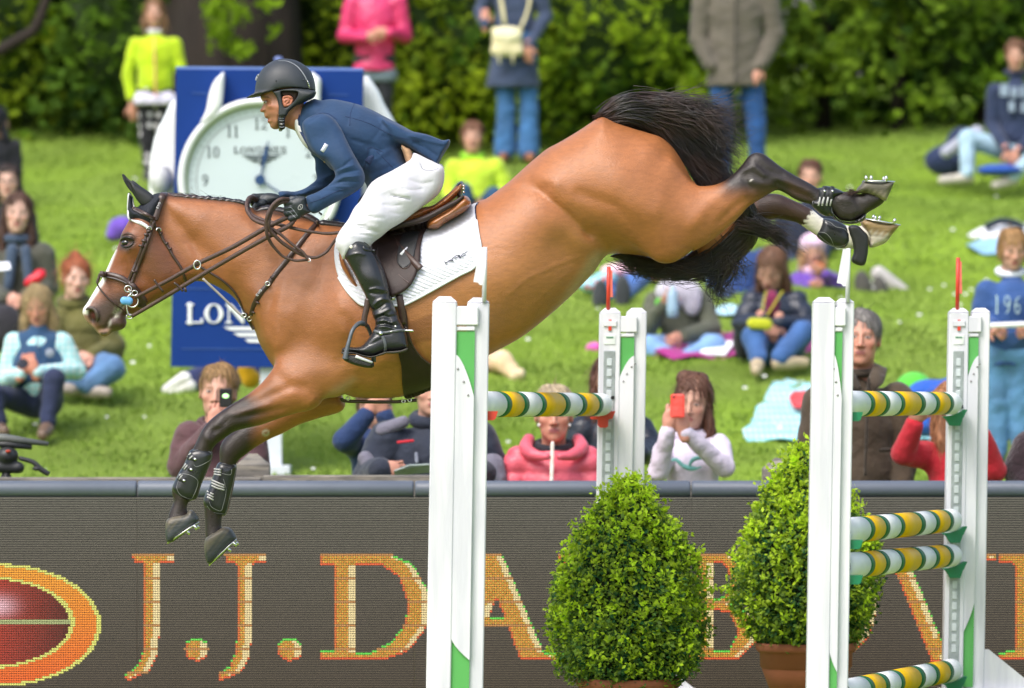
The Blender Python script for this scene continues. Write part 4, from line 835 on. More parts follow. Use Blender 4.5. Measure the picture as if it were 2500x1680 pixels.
part('helmet_trim', tube(ont(hb_, cH([(965,692),(1060,655),(1200,634),(1350,632),(1500,645),(1712,690)]), .001), .0024, 6), mat('glossy_black_rim', (.012,.012,.014), rough=.2), hm_)
part('vent_badge', strap(ont(hb_, cH([(1570,500),(1592,570),(1608,650)]), .002, 3), [.006,.008,.007], .004, sm=0), steel, hm_)
for p in ((1575,530),(1590,570),(1600,615)): part('vent_slot', strap(ont(hb_, cH([(p[0]-8,p[1]),(p[0]+22,p[1]+4)]), .006, 2), .002, .002, sm=0), mat('glossy_black_rim'), hm_)
for p in ((1000,500),(1500,488)): c = ont(hb_, cH([p]), .001, 1)[0]; part('rivet', sdf([ELL(c,(.0035,.003,.0035))], .0012), hel, hm_)
part('front_vent', strap(ont(hb_, cH([(690,400),(660,440),(640,500)]), .002, 3), .012, .006, sm=0), mat('grey_trim'), hm_)
harn = mat('harness_leather', (.022,.028,.032), rough=.55, var=.2, vscale=60, bump=.0006, bscale=400)
hP = [cH([(930,695),(980,688),(1120,650),(1300,636),(1480,652),(1716,692),(1716,750),(1690,800),(1640,840),(1530,885),(1400,940),(1300,1005),(1220,1080),(1185,1150),(1050,1160),(1050,1000),(1035,900),(1000,790)])]
part('harness', sdf([POLY(hP[0],-.072,[cH([(1100,900)])[0]+(.022,.012),cH([(1640,760)])[0]+(.05,.03)],k=.004,sm=2,p=3), POLY(hP[0],.072,.02,.012,k=.004,sm=2,p=3),
   POLY(cH([(1088,712),(1120,695),(1380,695),(1418,720),(1395,800),(1310,895),(1205,985),(1160,995),(1125,940),(1105,830)]),-.09,.05,.03,sm=3,k=.006,sub=True),
   POLY(cH([(1480,655),(1716,692),(1716,750),(1690,800),(1600,850),(1450,900),(1420,760)]),0,.085,.03,k=.01,sm=2,p=2.6)], .0038), harn, hm_)
part('chin_strap', sdf([POLY(cH([(1045,1140),(1180,1140),(1162,1200),(1165,1370),(1120,1385),(1062,1378),(1035,1300)]),-.064,.012,.012,k=.004,sm=2,p=3), CAP(wp(*cH([(1100,1370)])[0],-.06), wp(*cH([(1080,1395)])[0],.06), .008,k=.004)], .003), mat('glossy_black_rim'), hm_)
for y_ in (1158,1190,1228,1288,1345): part('strap_clip', tube([wp(*p,-.079) for p in cH([(1062,y_),(1110,y_+6),(1150,y_-2)])], .0014, 5), steel if y_ in (1158,1288) else mat('grey_trim'), hm_)
# shirt collar and jacket
part('shirt', sdf([POLY(cB([(548,610),(575,585),(640,600),(700,850),(660,850),(620,800),(585,740),(560,680)]),0,.062,.03,k=.01,sm=3,p=2.4)], .005), mat('white_shirt', (.75,.75,.78), rough=.8, var=.05, bump=.001, bscale=200), rider)
jT = [cB([p])[0]+(a,b) for p,a,b in [((640,620),.07,.06),((760,560),.12,.10),((900,650),.19,.16),((1100,700),.19,.18),((1300,850),.17,.17),((1450,950),.165,.16),((1250,1150),.15,.12),((1600,780),.15,.06),((900,950),.17,.12),((1500,1080),.17,.12)]]
jst = [(cB([(620,480),(590,560),(600,680),(660,790),(740,890),(830,960)]),4,-.008),(cB([(1010,760),(1120,820),(1300,880)]),5,-.004),(cB([(1040,600),(1250,660),(1500,780)]),4,.004),(cB([(1080,800),(1200,830),(1280,850)]),3,-.006),(cB([(1190,860),(1330,880),(1280,940)]),3,-.006),
       (cB([(1180,1040),(1300,930),(1400,880)]),5,.008),(cB([(1200,1100),(1300,1060),(1430,1020)]),5,-.006),(cB([(1320,760),(1380,770),(1500,830)]),3,-.006),(cB([(1330,660),(1290,740),(1200,840)]),4,-.005),(cB([(1180,1180),(1330,1120),(1480,1060)]),5,.006),
       (cB([(1080,480),(1040,560),(1030,660)]),3,-.005),(cB([(800,440),(810,500),(790,540)]),3,-.006),(cB([(860,440),(850,500)]),3,.005),(cB([(1150,1000),(1220,900),(1240,830)]),4,-.007),(cB([(1270,880),(1420,1020)]),1.6,-.004),(cB([(1390,770),(1640,800),(1800,850)]),3,-.004)]
jst = [(q,w*1.2,a*.62) for q,w,a in jst]
torsoJ = cB([(562,620),(600,540),(640,480),(700,442),(740,430),(790,445),(880,432),(1000,450),(1150,490),(1300,560),(1450,650),(1560,710),(1600,790),(1480,830),(1500,890),(1530,980),(1555,1030),(1530,1080),(1480,1130),(1400,1170),(1300,1200),(1200,1245),(1150,1290),(1115,1335),(1108,1310),(1150,1255),(1188,1215),(1170,1150),(1100,1100),(900,1050),(830,985),(760,930),(700,890),(640,800),(590,720)])
tailJ = cB([(1300,600),(1450,648),(1560,708),(1700,738),(1800,775),(1850,792),(1905,783),(1898,830),(1860,890),(1830,940),(1800,1000),(1785,1006),(1740,970),(1660,925),(1580,880),(1480,826),(1400,780)])
tst = [(cB([(1560,760),(1700,800),(1850,830)]),3,.006),(cB([(1600,820),(1700,860),(1800,930)]),3,-.006),(cB([(1840,800),(1870,850)]),3,-.005)]
jk = part('jacket', sdf([POLY(torsoJ,0,jT,k=.012,strokes=jst,p=2.3,bl=.022,sm=3), POLY(tailJ,0,[cB([(1450,720)])[0]+(.15,.03),cB([(1800,880)])[0]+(.13,.012)],k=.015,strokes=tst,p=3,sm=3)], .0055), cloth, rider)
ast = []
for a, b, c, w, d in [((880,1095),(950,1050),(1080,1010),3,.007),((905,1130),(980,1080),(1120,1050),3,-.007),((880,1165),(990,1115),(1140,1100),3,.007),((860,1190),(980,1150),(1120,1150),2.6,-.006),((830,1200),(920,1190),(1060,1200),2.6,.005),((900,1060),(980,1030),(1060,960),2.6,-.006),((800,1230),(900,1230),(1000,1240),2.4,-.004),((740,1260),(800,1280),(820,1340),2.4,.004),((700,1290),(750,1330),(780,1380),2.2,-.003),((660,700),(720,840),(800,960),6,.004),((960,700),(1020,820),(1100,960),5,-.004),((810,552),(880,580),(950,650),2.2,-.006),((690,640),(760,590),(820,560),2.2,-.004)]: ast.append((cB([a,b,c]),w,d))
armN = cB([(628,660),(650,610),(710,575),(800,552),(890,590),(955,670),(1000,760),(1060,880),(1120,985),(1162,1060),(1172,1130),(1150,1190),(1085,1240),(1000,1290),(900,1340),(820,1385),(745,1424),(700,1405),(672,1340),(664,1300),(680,1272),(760,1240),(850,1185),(915,1112),(905,1050),(850,975),(770,930),(700,860),(655,770)])
aT = [cB([p])[0]+(a,b) for p,a,b in [((780,650),.062,.065),((900,850),.060,.062),((1080,1080),.062,.06),((900,1220),.050,.05),((740,1340),.040,.04)]]
part('sleeve', sdf([POLY(armN,-.2,aT,k=.01,strokes=ast,p=2.2,bl=.012,sm=3,Y=[cB([p])[0]+(y,) for p,y in [((760,620),-.185),((1080,1080),-.245),((720,1350),-.275)]])], .005), cloth, jk)
fst2 = [(cB([(740,1150),(800,1120),(900,1080)]),3,.006),(cB([(680,1180),(780,1170),(880,1140)]),3,-.006),(cB([(620,1215),(700,1220),(800,1200)]),3,.005),(cB([(560,1235),(600,1260),(640,1285)]),3,-.005)]
part('sleeve', sdf([POLY(cB([(700,880),(735,950),(738,1040),(750,1115),(700,1170),(640,1210),(560,1232),(500,1228),(432,1236),(432,1275),(445,1297),(560,1292),(680,1275),(800,1230),(900,1160),(950,1050),(900,900),(800,700)]),.12,.055,.048,k=.01,strokes=fst2,p=2.2,bl=.012,sm=3,Y=[cB([p])[0]+(y,) for p,y in [((800,700),.17),((850,1080),.19),((600,1260),.10),((440,1260),.06)]])], .006), cloth, jk)
part('collar', sdf([POLY(cB([(565,620),(580,560),(610,510),(650,470),(640,520),(640,620),(660,700),(640,720),(600,700),(572,680)]),0,.078,.05,k=.01,sm=3,p=2.3)], .0045), cloth_d, jk)
jb = BVHTree.FromPolygons([v.co for v in jk.data.vertices], [p.vertices for p in jk.data.polygons])
sb = [o for o in COL.objects if o.name.startswith('sleeve')][0]; sbt = BVHTree.FromPolygons([v.co for v in sb.data.vertices], [p.vertices for p in sb.data.polygons])
part('sleeve_badge', strap(ont(sbt, cB([(800,885),(820,855),(840,820)]), .002, 3), .018, .003, sm=0), mat('silver_badge', (.55,.58,.66), rough=.4, metal=.3, var=.3, vscale=400), jk)
part('lapel', strap(ont(jb, cB([(608,705),(650,760),(700,830),(760,900),(820,950)]), .003, 4), [.006,.02,.022,.01], .004, sm=0), cloth_d, jk)
for s_ in (cB([(1190,860),(1235,850),(1330,890)]), cB([(1270,880),(1340,950),(1410,1020)]), cB([(1160,1050),(1180,970),(1200,870)]), cB([(1080,470),(1045,560),(1040,660)]), cB([(1000,580),(1200,640),(1400,740),(1640,800)])):
    part('seam', tube(ont(jb, s_, .0005, 4), .0014, 5), cloth_d, jk)
for s_ in (cB([(700,590),(790,553),(860,560),(930,610)]), cB([(690,1330),(800,1290),(950,1220),(1100,1190)])): part('seam', tube(ont(sbt, s_, .0005, 4), .0014, 5), cloth_d, jk)
part('crest_patch', strap(ont(jb, cB([(1190,980),(1215,950),(1240,920)]), .002, 3), [.03,.026,.008], .003, sm=0), cloth_d, jk)
part('button', sdf([ELL(ont(jb, cB([(822,972)]), .003, 1)[0], (.004,.003,.004))], .0012), mat('brass', (.6,.45,.2), rough=.3, metal=1), jk)
part('lining', sdf([POLY(cB([(1480,826),(1530,850),(1580,882),(1592,980),(1560,1030),(1530,990),(1500,900)]),-.04,.118,.02,k=.005,sm=2,p=3)], .005), mat('tan_lining', (.45,.27,.15), rough=.8, var=.2, vscale=90), jk)
# breeches
bst = [(cC([(440,230),(500,236),(560,230)]),2.4,-.005),(cC([(300,300),(380,318),(450,320)]),2.6,-.006),(cC([(180,380),(260,372),(330,376)]),2.6,-.006),(cC([(240,420),(330,424),(400,436)]),2.2,.006),(cC([(560,120),(640,128),(700,120)]),3,-.006),(cC([(620,60),(700,80),(770,70)]),3,-.005),(cC([(500,165),(560,178),(620,186)]),2.6,-.010),(cC([(490,285),(540,290),(600,285)]),2.4,-.004),(cC([(250,395),(330,400),(420,420)]),3,-.006),(cC([(200,440),(300,450),(380,460)]),3,.005),(cC([(260,360),(340,372),(400,380)]),2.4,.004),(cC([(150,540),(160,580)]),3,-.005),
       (cB([(1650,990),(1670,1030),(1720,1050),(1800,1030)]),1.6,-.004),(cC([(640,300),(520,380),(420,450)]),6,-.008),(cC([(300,180),(420,140),(520,100)]),8,.008)]
thP = cB([(1230,1150),(1400,1050),(1560,950),(1590,890),(1700,938),(1800,985),(1845,1015),(1855,1085),(1840,1180),(1790,1262),(1700,1335),(1600,1412),(1500,1490)])+cC([(480,398),(430,442),(375,482),(345,510),(240,560),(175,602),(150,565),(122,520),(119,465),(150,400),(200,330),(240,250),(285,195)])
thT = [cC([p])[0]+(a,b) for p,a,b in [((200,480),.062,.06),((350,330),.085,.09),((550,200),.10,.11),((700,50),.12,.12)]]
Yn = [cC([p])[0]+(y,) for p,y in [((180,500),-.345),((350,330),-.29),((550,180),-.20),((720,50),-.10)]]
part('breeches', sdf([POLY(thP,-.2,thT,k=.03,strokes=bst,p=2.2,bl=.02,sm=3,Y=Yn), POLY(thP,.2,thT,k=.03,p=2.2,bl=.02,sm=3,Y=[(a,b,-c) for a,b,c in Yn])], .006), whitb, rider)
brb = [o for o in COL.objects if o.name == 'breeches'][0]; bbt = BVHTree.FromPolygons([v.co for v in brb.data.vertices], [p.vertices for p in brb.data.polygons])
for s_ in (cB([(1650,990),(1665,1030),(1710,1050),(1760,1045),(1805,1030)]), cB([(1830,990),(1850,1020),(1858,1025)]), cC([(500,166),(560,178),(618,187)])): part('seam', tube(ont(bbt, s_, .0002, 4), .0013, 5), mat('grey_seam', (.30,.30,.36), rough=.8), brb)
# boots
bP = cS([(98,235),(100,170),(128,92),(170,42),(232,20),(292,40),(352,76),(402,132),(452,205),(500,300),(545,400),(577,500),(600,600),(606,660),(650,760),(690,850),(722,930),(762,1010),(790,1080),(802,1160),(808,1240),(740,1268),(650,1280),(560,1285),(450,1325),(380,1338),(300,1322),(200,1292),(100,1300),(66,1285),(66,1255),(90,1235),(150,1232),(220,1235),(285,1222),(332,1180),(385,1110),(432,1030),(444,950),(412,880),(400,820),(362,760),(332,660),(280,560),(220,440),(160,330),(120,262)])
bT_ = [cS([p])[0]+(a,b) for p,a,b in [((250,150),.062,.05),((380,400),.056,.055),((470,650),.046,.045),((560,900),.042,.036),((600,1150),.038,.036),((300,1270),.042,.026),((120,1270),.036,.02)]]
wst = [(cS([(380,590),(450,575),(590,600)]),3,.006),(cS([(370,620),(480,640),(600,630)]),3,-.005),(cS([(400,800),(470,720),(540,690),(600,700)]),3,.008),(cS([(410,840),(500,790),(560,740),(640,740)]),2.6,-.008),(cS([(420,880),(520,850),(620,800)]),2.6,.008),(cS([(440,920),(540,880),(600,900),(680,880)]),2.6,-.008),(cS([(450,950),(550,930),(620,960),(700,930)]),2.6,.008),(cS([(440,985),(560,970),(640,1000),(740,980)]),2.4,-.007),(cS([(440,1010),(560,1005),(700,1040)]),2.4,.006),
       (cS([(150,200),(250,180),(330,190)]),3,.004),(cS([(380,1110),(500,1090),(620,1080)]),3,-.005),(cS([(290,1220),(400,1200),(520,1140)]),2.4,-.004),(cS([(470,220),(530,400),(560,560)]),1.6,-.005),(cS([(440,230),(500,400),(540,560)]),2,.003),(cS([(140,300),(240,480),(330,640)]),5,.004)]
for sgn, yb_ in ((-1,-.385),(1,.385)):
    bt_ = part('riding_boot', sdf([POLY(bP,yb_,bT_,k=.006,strokes=wst,p=2.2,bl=.008,sm=3,Y=[cS([p])[0]+(y*sgn*-1,) for p,y in [((250,100),-.355),((450,600),-.375),((500,1250),-.395)]])], .0048), blackl, rider)
    part('sole', sdf([POLY(cS([(60,1282),(100,1292),(200,1288),(300,1320),(380,1335),(450,1325),(560,1284),(650,1278),(740,1266),(808,1240),(806,1268),(760,1292),(650,1310),(570,1306),(540,1318),(450,1345),(380,1356),(300,1340),(200,1312),(100,1322),(66,1306)]),yb_-.01,.043,.01,sm=2,k=.003,p=4)], .004), mat('boot_sole', (.05,.045,.038), rough=.7), bt_)
    if sgn > 0: break
    bb_ = BVHTree.FromPolygons([v.co for v in bt_.data.vertices], [p.vertices for p in bt_.data.polygons])
    part('knee_badge', sdf([ELL(ont(bb_, cS([(173,106)]), .002, 1)[0], (.0075,.003,.0075), rot=Matrix.Rotation(.4,3,'Y'))], .0018), mat('cream_badge', (.75,.73,.6), rough=.3), bt_)
    part('boot_strap', strap(ont(bb_, cS([(310,100),(330,135),(390,145),(440,150)]), .003, 4), .010, .005, sm=0), blackl, bt_)
    part('boot_piping', tube(ont(bb_, cS([(128,92),(172,44),(232,22),(292,42),(352,78),(390,120)]), .0005, 4), .0022, 6), mat('glossy_black_rim'), bt_)
    part('boot_seam', tube(ont(bb_, cS([(450,205),(500,300),(545,410),(570,520),(590,620)]), -.004, 5), .0024, 6), blackl, bt_)
    part('spur_strap', strap(ont(bb_, cS([(430,1050),(500,1072),(560,1070),(640,1056),(720,1045),(780,1045)]), .004, 4), [.012,.010,.010,.012], .005, sm=0), mat('spur_leather', (.10,.11,.12), rough=.4), bt_)
    part('spur_strap', strap(ont(bb_, cS([(520,1110),(545,1160),(558,1230),(552,1290)]), .004, 4), .012, .005, sm=0), mat('spur_leather'), bt_)
    c = ont(bb_, cS([(505,1075)]), .010, 1)[0]; part('spur_button', lathe([(0,-.002),(.0085,-.002),(.0085,.002),(0,.003)], 14, 'y', c), steel, bt_)
    part('spur', sdf([CAP(ont(bb_, cS([(620,1060)]), .006, 1)[0], ont(bb_, cS([(770,1048)]), .006, 1)[0], .0035, k=.003), CAP(wp(*cS([(775,1047)])[0],-.40), wp(*cS([(862,1050)])[0],-.40), .004,.0055,k=.003)], .002), steel, bt_)
    c = ont(bb_, cS([(672,1003)]), .002, 1)[0]; part('rivet', sdf([ELL(c,(.0048,.0035,.0048))], .0015), steel, bt_)
# gloves with separate fingers
def glove_part(par, extra=()): return part('glove', sdf(par, .0032), glove, rider)
Kn = cG([(800,380),(850,460),(885,545),(910,625)]); Jn = cG([(712,412),(712,500),(712,575),(775,668)]); Tn = cG([(760,455),(765,540),(770,610),(850,690)])
fr = [.0125,.0128,.012,.011]
nl = [POLY(cG([(760,360),(800,330),(880,285),(945,276),(1052,300),(1060,420),(1105,505),(1135,555),(1060,590),(980,635),(900,660),(840,600),(780,500),(750,420)]),-.285,.026,.03,k=.012,sm=3)]
for k_, j_, t_, r_ in zip(Kn, Jn, Tn, fr): nl += [CAP(wp(*k_,-.292), wp(*j_,-.296), r_+.001, r_, k=.004), CAP(wp(*j_,-.296), wp(*t_,-.262), r_, r_-.002, k=.004)]
nl += [CAP(wp(*cG([(880,330)])[0],-.265), wp(*cG([(800,325)])[0],-.262), .014,.011,k=.006), CAP(wp(*cG([(800,325)])[0],-.262), wp(*cG([(715,400)])[0],-.268), .011,.010,k=.005)]
gn = glove_part(nl)
gb = BVHTree.FromPolygons([v.co for v in gn.data.vertices], [p.vertices for p in gn.data.polygons])
c = wp(*cG([(950,470)])[0],-.3125); part('glove_mark', tube([c+Vector((.0085*math.cos(t)*1.0+.003*math.sin(t), -.0008, .0105*math.sin(t))) for t in np.linspace(0,6.283,20)], .0012, 5), stitch, gn)
part('glove_mark', tube([c+Vector((dx,-.0008,dz)) for dx, dz in ((-.003,.006),(.002,0),(-.001,-.006))], .0009, 5), stitch, gn)
part('glove_welt', tube(ont(gb, cG([(735,475),(790,480),(850,550),(900,620)]), .0004, 4), .0014, 5), mat('grey_trim'), gn)
part('glove_welt', tube(ont(gb, cG([(720,545),(770,555),(820,610),(870,660)]), .0004, 4), .0014, 5), mat('grey_trim'), gn)
fl = [POLY(cG([(300,250),(370,222),(500,232),(592,272),(604,330),(560,372),(450,440),(350,460),(260,440),(230,380),(220,310)]),.05,.028,.03,k=.012,sm=3),
      CAP(wp(*cG([(300,400)])[0],.02), wp(*cG([(190,440)])[0],.005), .015,.013,k=.006), CAP(wp(*cG([(190,440)])[0],.005), wp(*cG([(120,520)])[0],-.0), .013,.009,k=.006)]
for i_, (k_, j_, t_) in enumerate(zip(cG([(300,280),(290,300),(300,340),(320,380)]), cG([(140,285),(110,320),(110,365),(130,410)]), cG([(90,330),(100,370),(130,410),(160,440)]))):
    fl += [CAP(wp(*k_,.05+.016*i_), wp(*j_,.04+.016*i_), .0125,.012,k=.005), CAP(wp(*j_,.04+.016*i_), wp(*t_,.03+.016*i_), .012,.010,k=.004)]
glove_part(fl)
part('glove_tab', tube([wp(*p,-.30) for p in cG([(1270,560),(1300,580),(1325,605)])], .004, 6, sm=3), glove, jk)
# stirrup
st = tag(empty('stirrup', tuple(wp(*cS([(250,1380)])[0],-.39)), 'grey safety stirrup iron hanging on its leather under the boot', 'stirrup'))
stm = mat('grey_stirrup', (.10,.115,.13), rough=.38, var=.12, vscale=50, metal=.3)
part('arch', tube([wp(p[0],p[1],y) for p, y in zip(cS([(105,1370),(120,1280),(150,1160),(185,1050),(235,985),(290,962),(345,990),(375,1040),(400,1110),(420,1200),(425,1400)]),[-.465,-.465,-.46,-.45,-.43,-.41,-.38,-.36,-.345,-.335,-.33])], [.013,.010,.008,.008,.009,.010,.009,.008,.008,.009,.011], 8, sm=5), stm, st)
ft = part('tread', sdf([POLY(cS([(78,1345),(110,1322),(160,1318),(225,1325),(330,1355),(418,1398),(432,1440),(410,1466),(345,1468),(200,1432),(95,1385)]),-.40,.065,.012,k=.004,sm=3,p=3)], .004), mat('black_tread', (.02,.02,.02), rough=.6, bump=.003, bscale=120), st)
part('tread_edge', strap([wp(*p,-.468) for p in cS([(222,1338),(300,1368),(412,1408)])], [.013,.011,.008], .004, sm=2), mat('pale_tread', (.6,.62,.64), rough=.4), st)
part('stirrup_leather', strap([wp(*p,-.40) for p in cS([(360,690),(345,800),(322,900),(318,1000)])], .024, .008, sm=4), leather, st)
# ================================================================== ground, bank, screen, fences
def gz(x, d):
    """height of the grass bank at distance d from the camera"""
    return .16*(d-28.5) if d > 28.5 else (0 if d > 27.6 else 0)
def dist_at(py): return 87264/(py+1419)
grass = mat('lawn_grass', (.16,.235,.040), rough=1, var=.25, vscale=1.3, bump=.02, bscale=30, vary2=('7c9832', .45), spec=.1)
V, F = [], []
xs = np.concatenate([[-300,-80,-20],np.linspace(-8,8,65),[20,80,300]]); ds = np.concatenate([[-40,0,20,24,26,27,28,28.5],np.linspace(29,52,93),[54,60,80,200,500]])
for d in ds:
    for x in xs:
        z = gz(x,d) if d < 54 else gz(x,54)+.01*(d-54)
        if 29 < d < 52 and abs(x) < 9: z += .035*math.sin(x*1.7+d*.9)+.03*math.sin(x*.6-d*1.3)+RNG.normal(0,.006)
        V.append((x, d-CAMD, z))
n = len(xs)
F = np.array([(i*n+j, i*n+j+1, (i+1)*n+j+1, (i+1)*n+j) for i in range(len(ds)-1) for j in range(n-1)])
ground = part('ground', (np.array(V), F), grass); tag(ground, kind='structure')
GB = BVHTree.FromPolygons(V, F.tolist())
def gzz(x, y):
    h = GB.ray_cast(Vector((x,y,50)), Vector((0,0,-1))); return h[0].z if h[0] is not None else 0
def G(px, py):
    """point on the ground under a photograph pixel"""
    d = (wp(px,py,0)-CAMP).normalized(); h = GB.ray_cast(CAMP+d*26, d)
    if h[0] is None or py > 1250: return None
    return h[0]
# grass blades over the bank in view
nb = 210000; dd = 29+(54.5-29)*RNG.random(nb)**.8; xx = (RNG.random(nb)-.5)*(.19*dd+1.2); yy_ = dd-CAMD
zz = .16*(dd-28.5)+.035*np.sin(xx*1.7+dd*.9)+.03*np.sin(xx*.6-dd*1.3)
cl = .5+.5*np.sin(xx*2.1+np.sin(dd*1.1)*2)*np.sin(dd*1.6+np.sin(xx*1.3)); hh = (.012+.02*RNG.random(nb))*(.7+.6*cl)
a = RNG.random(nb)*6.28; w = .007+.008*RNG.random(nb); lx, ly = RNG.normal(0,.02,nb), RNG.normal(0,.02,nb)
B0 = np.stack([xx-np.cos(a)*w, yy_-np.sin(a)*w, zz-.01],1); B1 = np.stack([xx+np.cos(a)*w, yy_+np.sin(a)*w, zz-.01],1); B2 = np.stack([xx+lx, yy_+ly, zz+hh],1)
VV = np.stack([B0,B1,B2],1).reshape(-1,3); tone = (RNG.random(nb)*.6+cl*.7)[:,None]
big = (.5+.5*np.sin(xx*1.1+dd*.55+1)*np.sin(dd*.9-xx*.6))[:,None]; tone = np.clip(tone*.75+big*.35,0,1); cc = np.array((.122,.208,.030))*(1-tone)+np.array((.29,.405,.080))*tone; cc = np.repeat(cc*(.85+.3*RNG.random((nb,1))), 3, 0)
gb_ = part('grass', (VV, np.arange(nb*3).reshape(-1,3)), mat('grass_blade', attr=True, rough=.9, var=.1, vscale=2, spec=.1), smooth=False, col=cc); tag(gb_, 'short spring lawn grass covering the bank', 'grass', kind='stuff')
# daisies and clover flowers
V, F = [], []
for k in range(260):
    d = 29.2+18*RNG.random(); x = (RNG.random()-.5)*(.19*d+.6)
    if math.sin(x*1.9+d*.7)+math.sin(x*.8-d*1.1) < .2 and k % 4: continue
    z = .16*(d-28.5)+.035*math.sin(x*1.7+d*.9)+.03*math.sin(x*.6-d*1.3)+.05; r = .010+.008*RNG.random(); b = len(V)
    for i in range(6): V.append((x+r*math.cos(i*1.047), d-CAMD+r*.7*math.sin(i*1.047), z+r*.5*math.sin(i*1.047)))
    V.append((x, d-CAMD, z+.004)); F += [(b+i, b+(i+1)%6, b+6) for i in range(6)]
tag(part('daisies', (V,F), mat('daisy_petal', (.75,.77,.72), rough=.7)), 'small white daisies scattered over the lawn', 'flowers', kind='stuff')

# ------------------------------------------------------------------ LED screen along the arena
YS = 2.9; sA, sB = 0.0, 0.0
board = empty('advertising_screen', (0,YS,0), 'dark LED advertising screen with orange lettering along the arena', 'screen')
s_ = ppm(YS); X0, X1 = wp(-420,0,YS).x, wp(2920,0,YS).x; zt = wp(0,1213,YS).z; zb = -.03
panels = [-420, 335, 1012, 1688, 2365, 2920]
led = mat('screen_face', (.006,.006,.006), rough=.7, var=.15, vscale=3)
pitch_z, pitch_x = 5.75/s_, 5.75/s_
rows = int((zt-zb-.01)/pitch_z)
def stroke_mask(X, Z, strokes):
    m = np.zeros(X.shape, bool)
    for s in strokes:
        if s[0] == 'p':  m |= polyd(X, Z, spline(s[1], s[2]) if s[2] > 1 else np.array(s[1],float)) > 0
        elif s[0] == 'c': m &= ~(polyd(X, Z, spline(s[1], s[2])) > 0)
        else: m |= lined(X, Z, spline(s[1], 6, False) if len(s[1]) > 2 else np.array(s[1],float)) < s[2]/2
    return m
def gJ(x): return [('p',[(x+6,1352),(x+112,1352),(x+108,1374),(x+74,1378),(x+74,1560),(x+68,1606),(x+50,1640),(x+6,1660),(x-6,1660),(x-8,1645),(x+22,1625),(x+34,1590),(x+38,1560),(x+38,1378),(x+14,1374)],1)]
def gdot(x): return [('p',[(x-2,1568),(x+26,1560),(x+50,1568),(x+52,1604),(x+26,1614),(x,1604)],2)]
def gD(x, w=262): return [('p',[(x,1352),(x+170,1352),(x+225,1375),(x+w,1440),(x+w,1530),(x+215,1590),(x+160,1610),(x,1610)],1),('c',[(x+84,1378),(x+84,1592),(x+120,1592),(x+175,1565),(x+208,1520),(x+212,1470),(x+192,1410),(x+150,1380)],1)]+[('c',[(x-5,1378),(x+36,1382),(x+36,1585),(x-5,1590)],1)]
def gA(x): return [('p',[(x+85,1350),(x+130,1350),(x+232,1590),(x+262,1592),(x+262,1612),(x+176,1612),(x+118,1460),(x+60,1592),(x+86,1594),(x+86,1612),(x-10,1612),(x-10,1594),(x+22,1590)],1),('l',[(x+60,1517),(x+150,1517)],20)]
def gR(x): return [('p',[(x,1352),(x+130,1352),(x+175,1385),(x+172,1450),(x+120,1490),(x+200,1592),(x+230,1594),(x+230,1612),(x+150,1612),(x+80,1492),(x+80,1592),(x+105,1594),(x+105,1612),(x,1612),(x,1594),(x+36,1590),(x+36,1378),(x,1374)],1),('c',[(x+80,1375),(x+80,1470),(x+120,1465),(x+132,1420),(x+115,1380)],1)]
def gB(x): return [('p',[(x,1352),(x+105,1352),(x+145,1380),(x+140,1440),(x+100,1472),(x+165,1500),(x+168,1565),(x+125,1608),(x,1612),(x,1594),(x+26,1590),(x+26,1378),(x,1374)],1),('c',[(x+66,1375),(x+66,1462),(x+92,1455),(x+106,1415),(x+92,1378)],1),('c',[(x+66,1488),(x+66,1590),(x+100,1588),(x+124,1545),(x+104,1498)],1)]
def gO(x): return [('p',[(x,1480),(x+25,1400),(x+75,1358),(x+130,1348),(x+190,1358),(x+245,1405),(x+268,1480),(x+245,1560),(x+190,1605),(x+130,1615),(x+75,1605),(x+25,1560)],2),('c',[(x+52,1480),(x+66,1420),(x+100,1378),(x+134,1370),(x+168,1378),(x+202,1420),(x+216,1480),(x+202,1545),(x+168,1586),(x+134,1594),(x+100,1586),(x+66,1545)],2)]
def gV(x): return [('p',[(x-14,1352),(x+76,1352),(x+76,1368),(x+52,1372),(x+130,1560),(x+205,1372),(x+180,1368),(x+180,1352),(x+262,1352),(x+262,1368),(x+236,1372),(x+140,1614),(x+106,1614),(x+8,1372),(x-14,1368)],1)]
def gE(x): return [('p',[(x,1352),(x+170,1352),(x+172,1410),(x+158,1410),(x+140,1378),(x+84,1376),(x+84,1468),(x+130,1468),(x+140,1450),(x+150,1450),(x+150,1510),(x+138,1510),(x+128,1488),(x+84,1488),(x+84,1590),(x+150,1588),(x+180,1555),(x+190,1555),(x+180,1612),(x,1612),(x,1592),(x+40,1588),(x+40,1378),(x,1372)],1)]
letters = [gJ(314), gdot(455), gJ(540), gdot(682), gD(782), gA(1095), gR(1360), gB(1678), gO(1872), gV(2168), gE(2438), gJ(2640)]
# one raster of lamps: a small lamp quad per pixel, unlit ones emit grey-brown in place of reflected daylight
nx_ = int((X1-X0)/pitch_x); cx_ = X0+pitch_x*(np.arange(nx_)+.5); cz_ = zt-pitch_z*(np.arange(rows)+.6)
LX, LZ = np.meshgrid(cx_, cz_, indexing='ij'); PXs = 1250+LX*s_; PYs = HOR-(LZ-CAMZ)*s_
lit = np.zeros(LX.shape, bool); 
for g in letters: lit |= stroke_mask(PXs, PYs, g)
sh = (np.sin(LZ/pitch_z*1.0)*.5+.5)
colr = np.zeros(LX.shape+(3,))
k_ = np.clip((PXs*.012+(PYs-1352)/260*.8) % 1, 0, 1)
dark = np.stack([.165+.0*LX, .155-.030*(PYs-1213)/450, .122-.034*(PYs-1213)/450],-1)
dark *= (1-.35*np.clip((PYs-1213)/470,0,1))[...,None]
colr[:] = dark
inner = np.zeros(LX.shape)
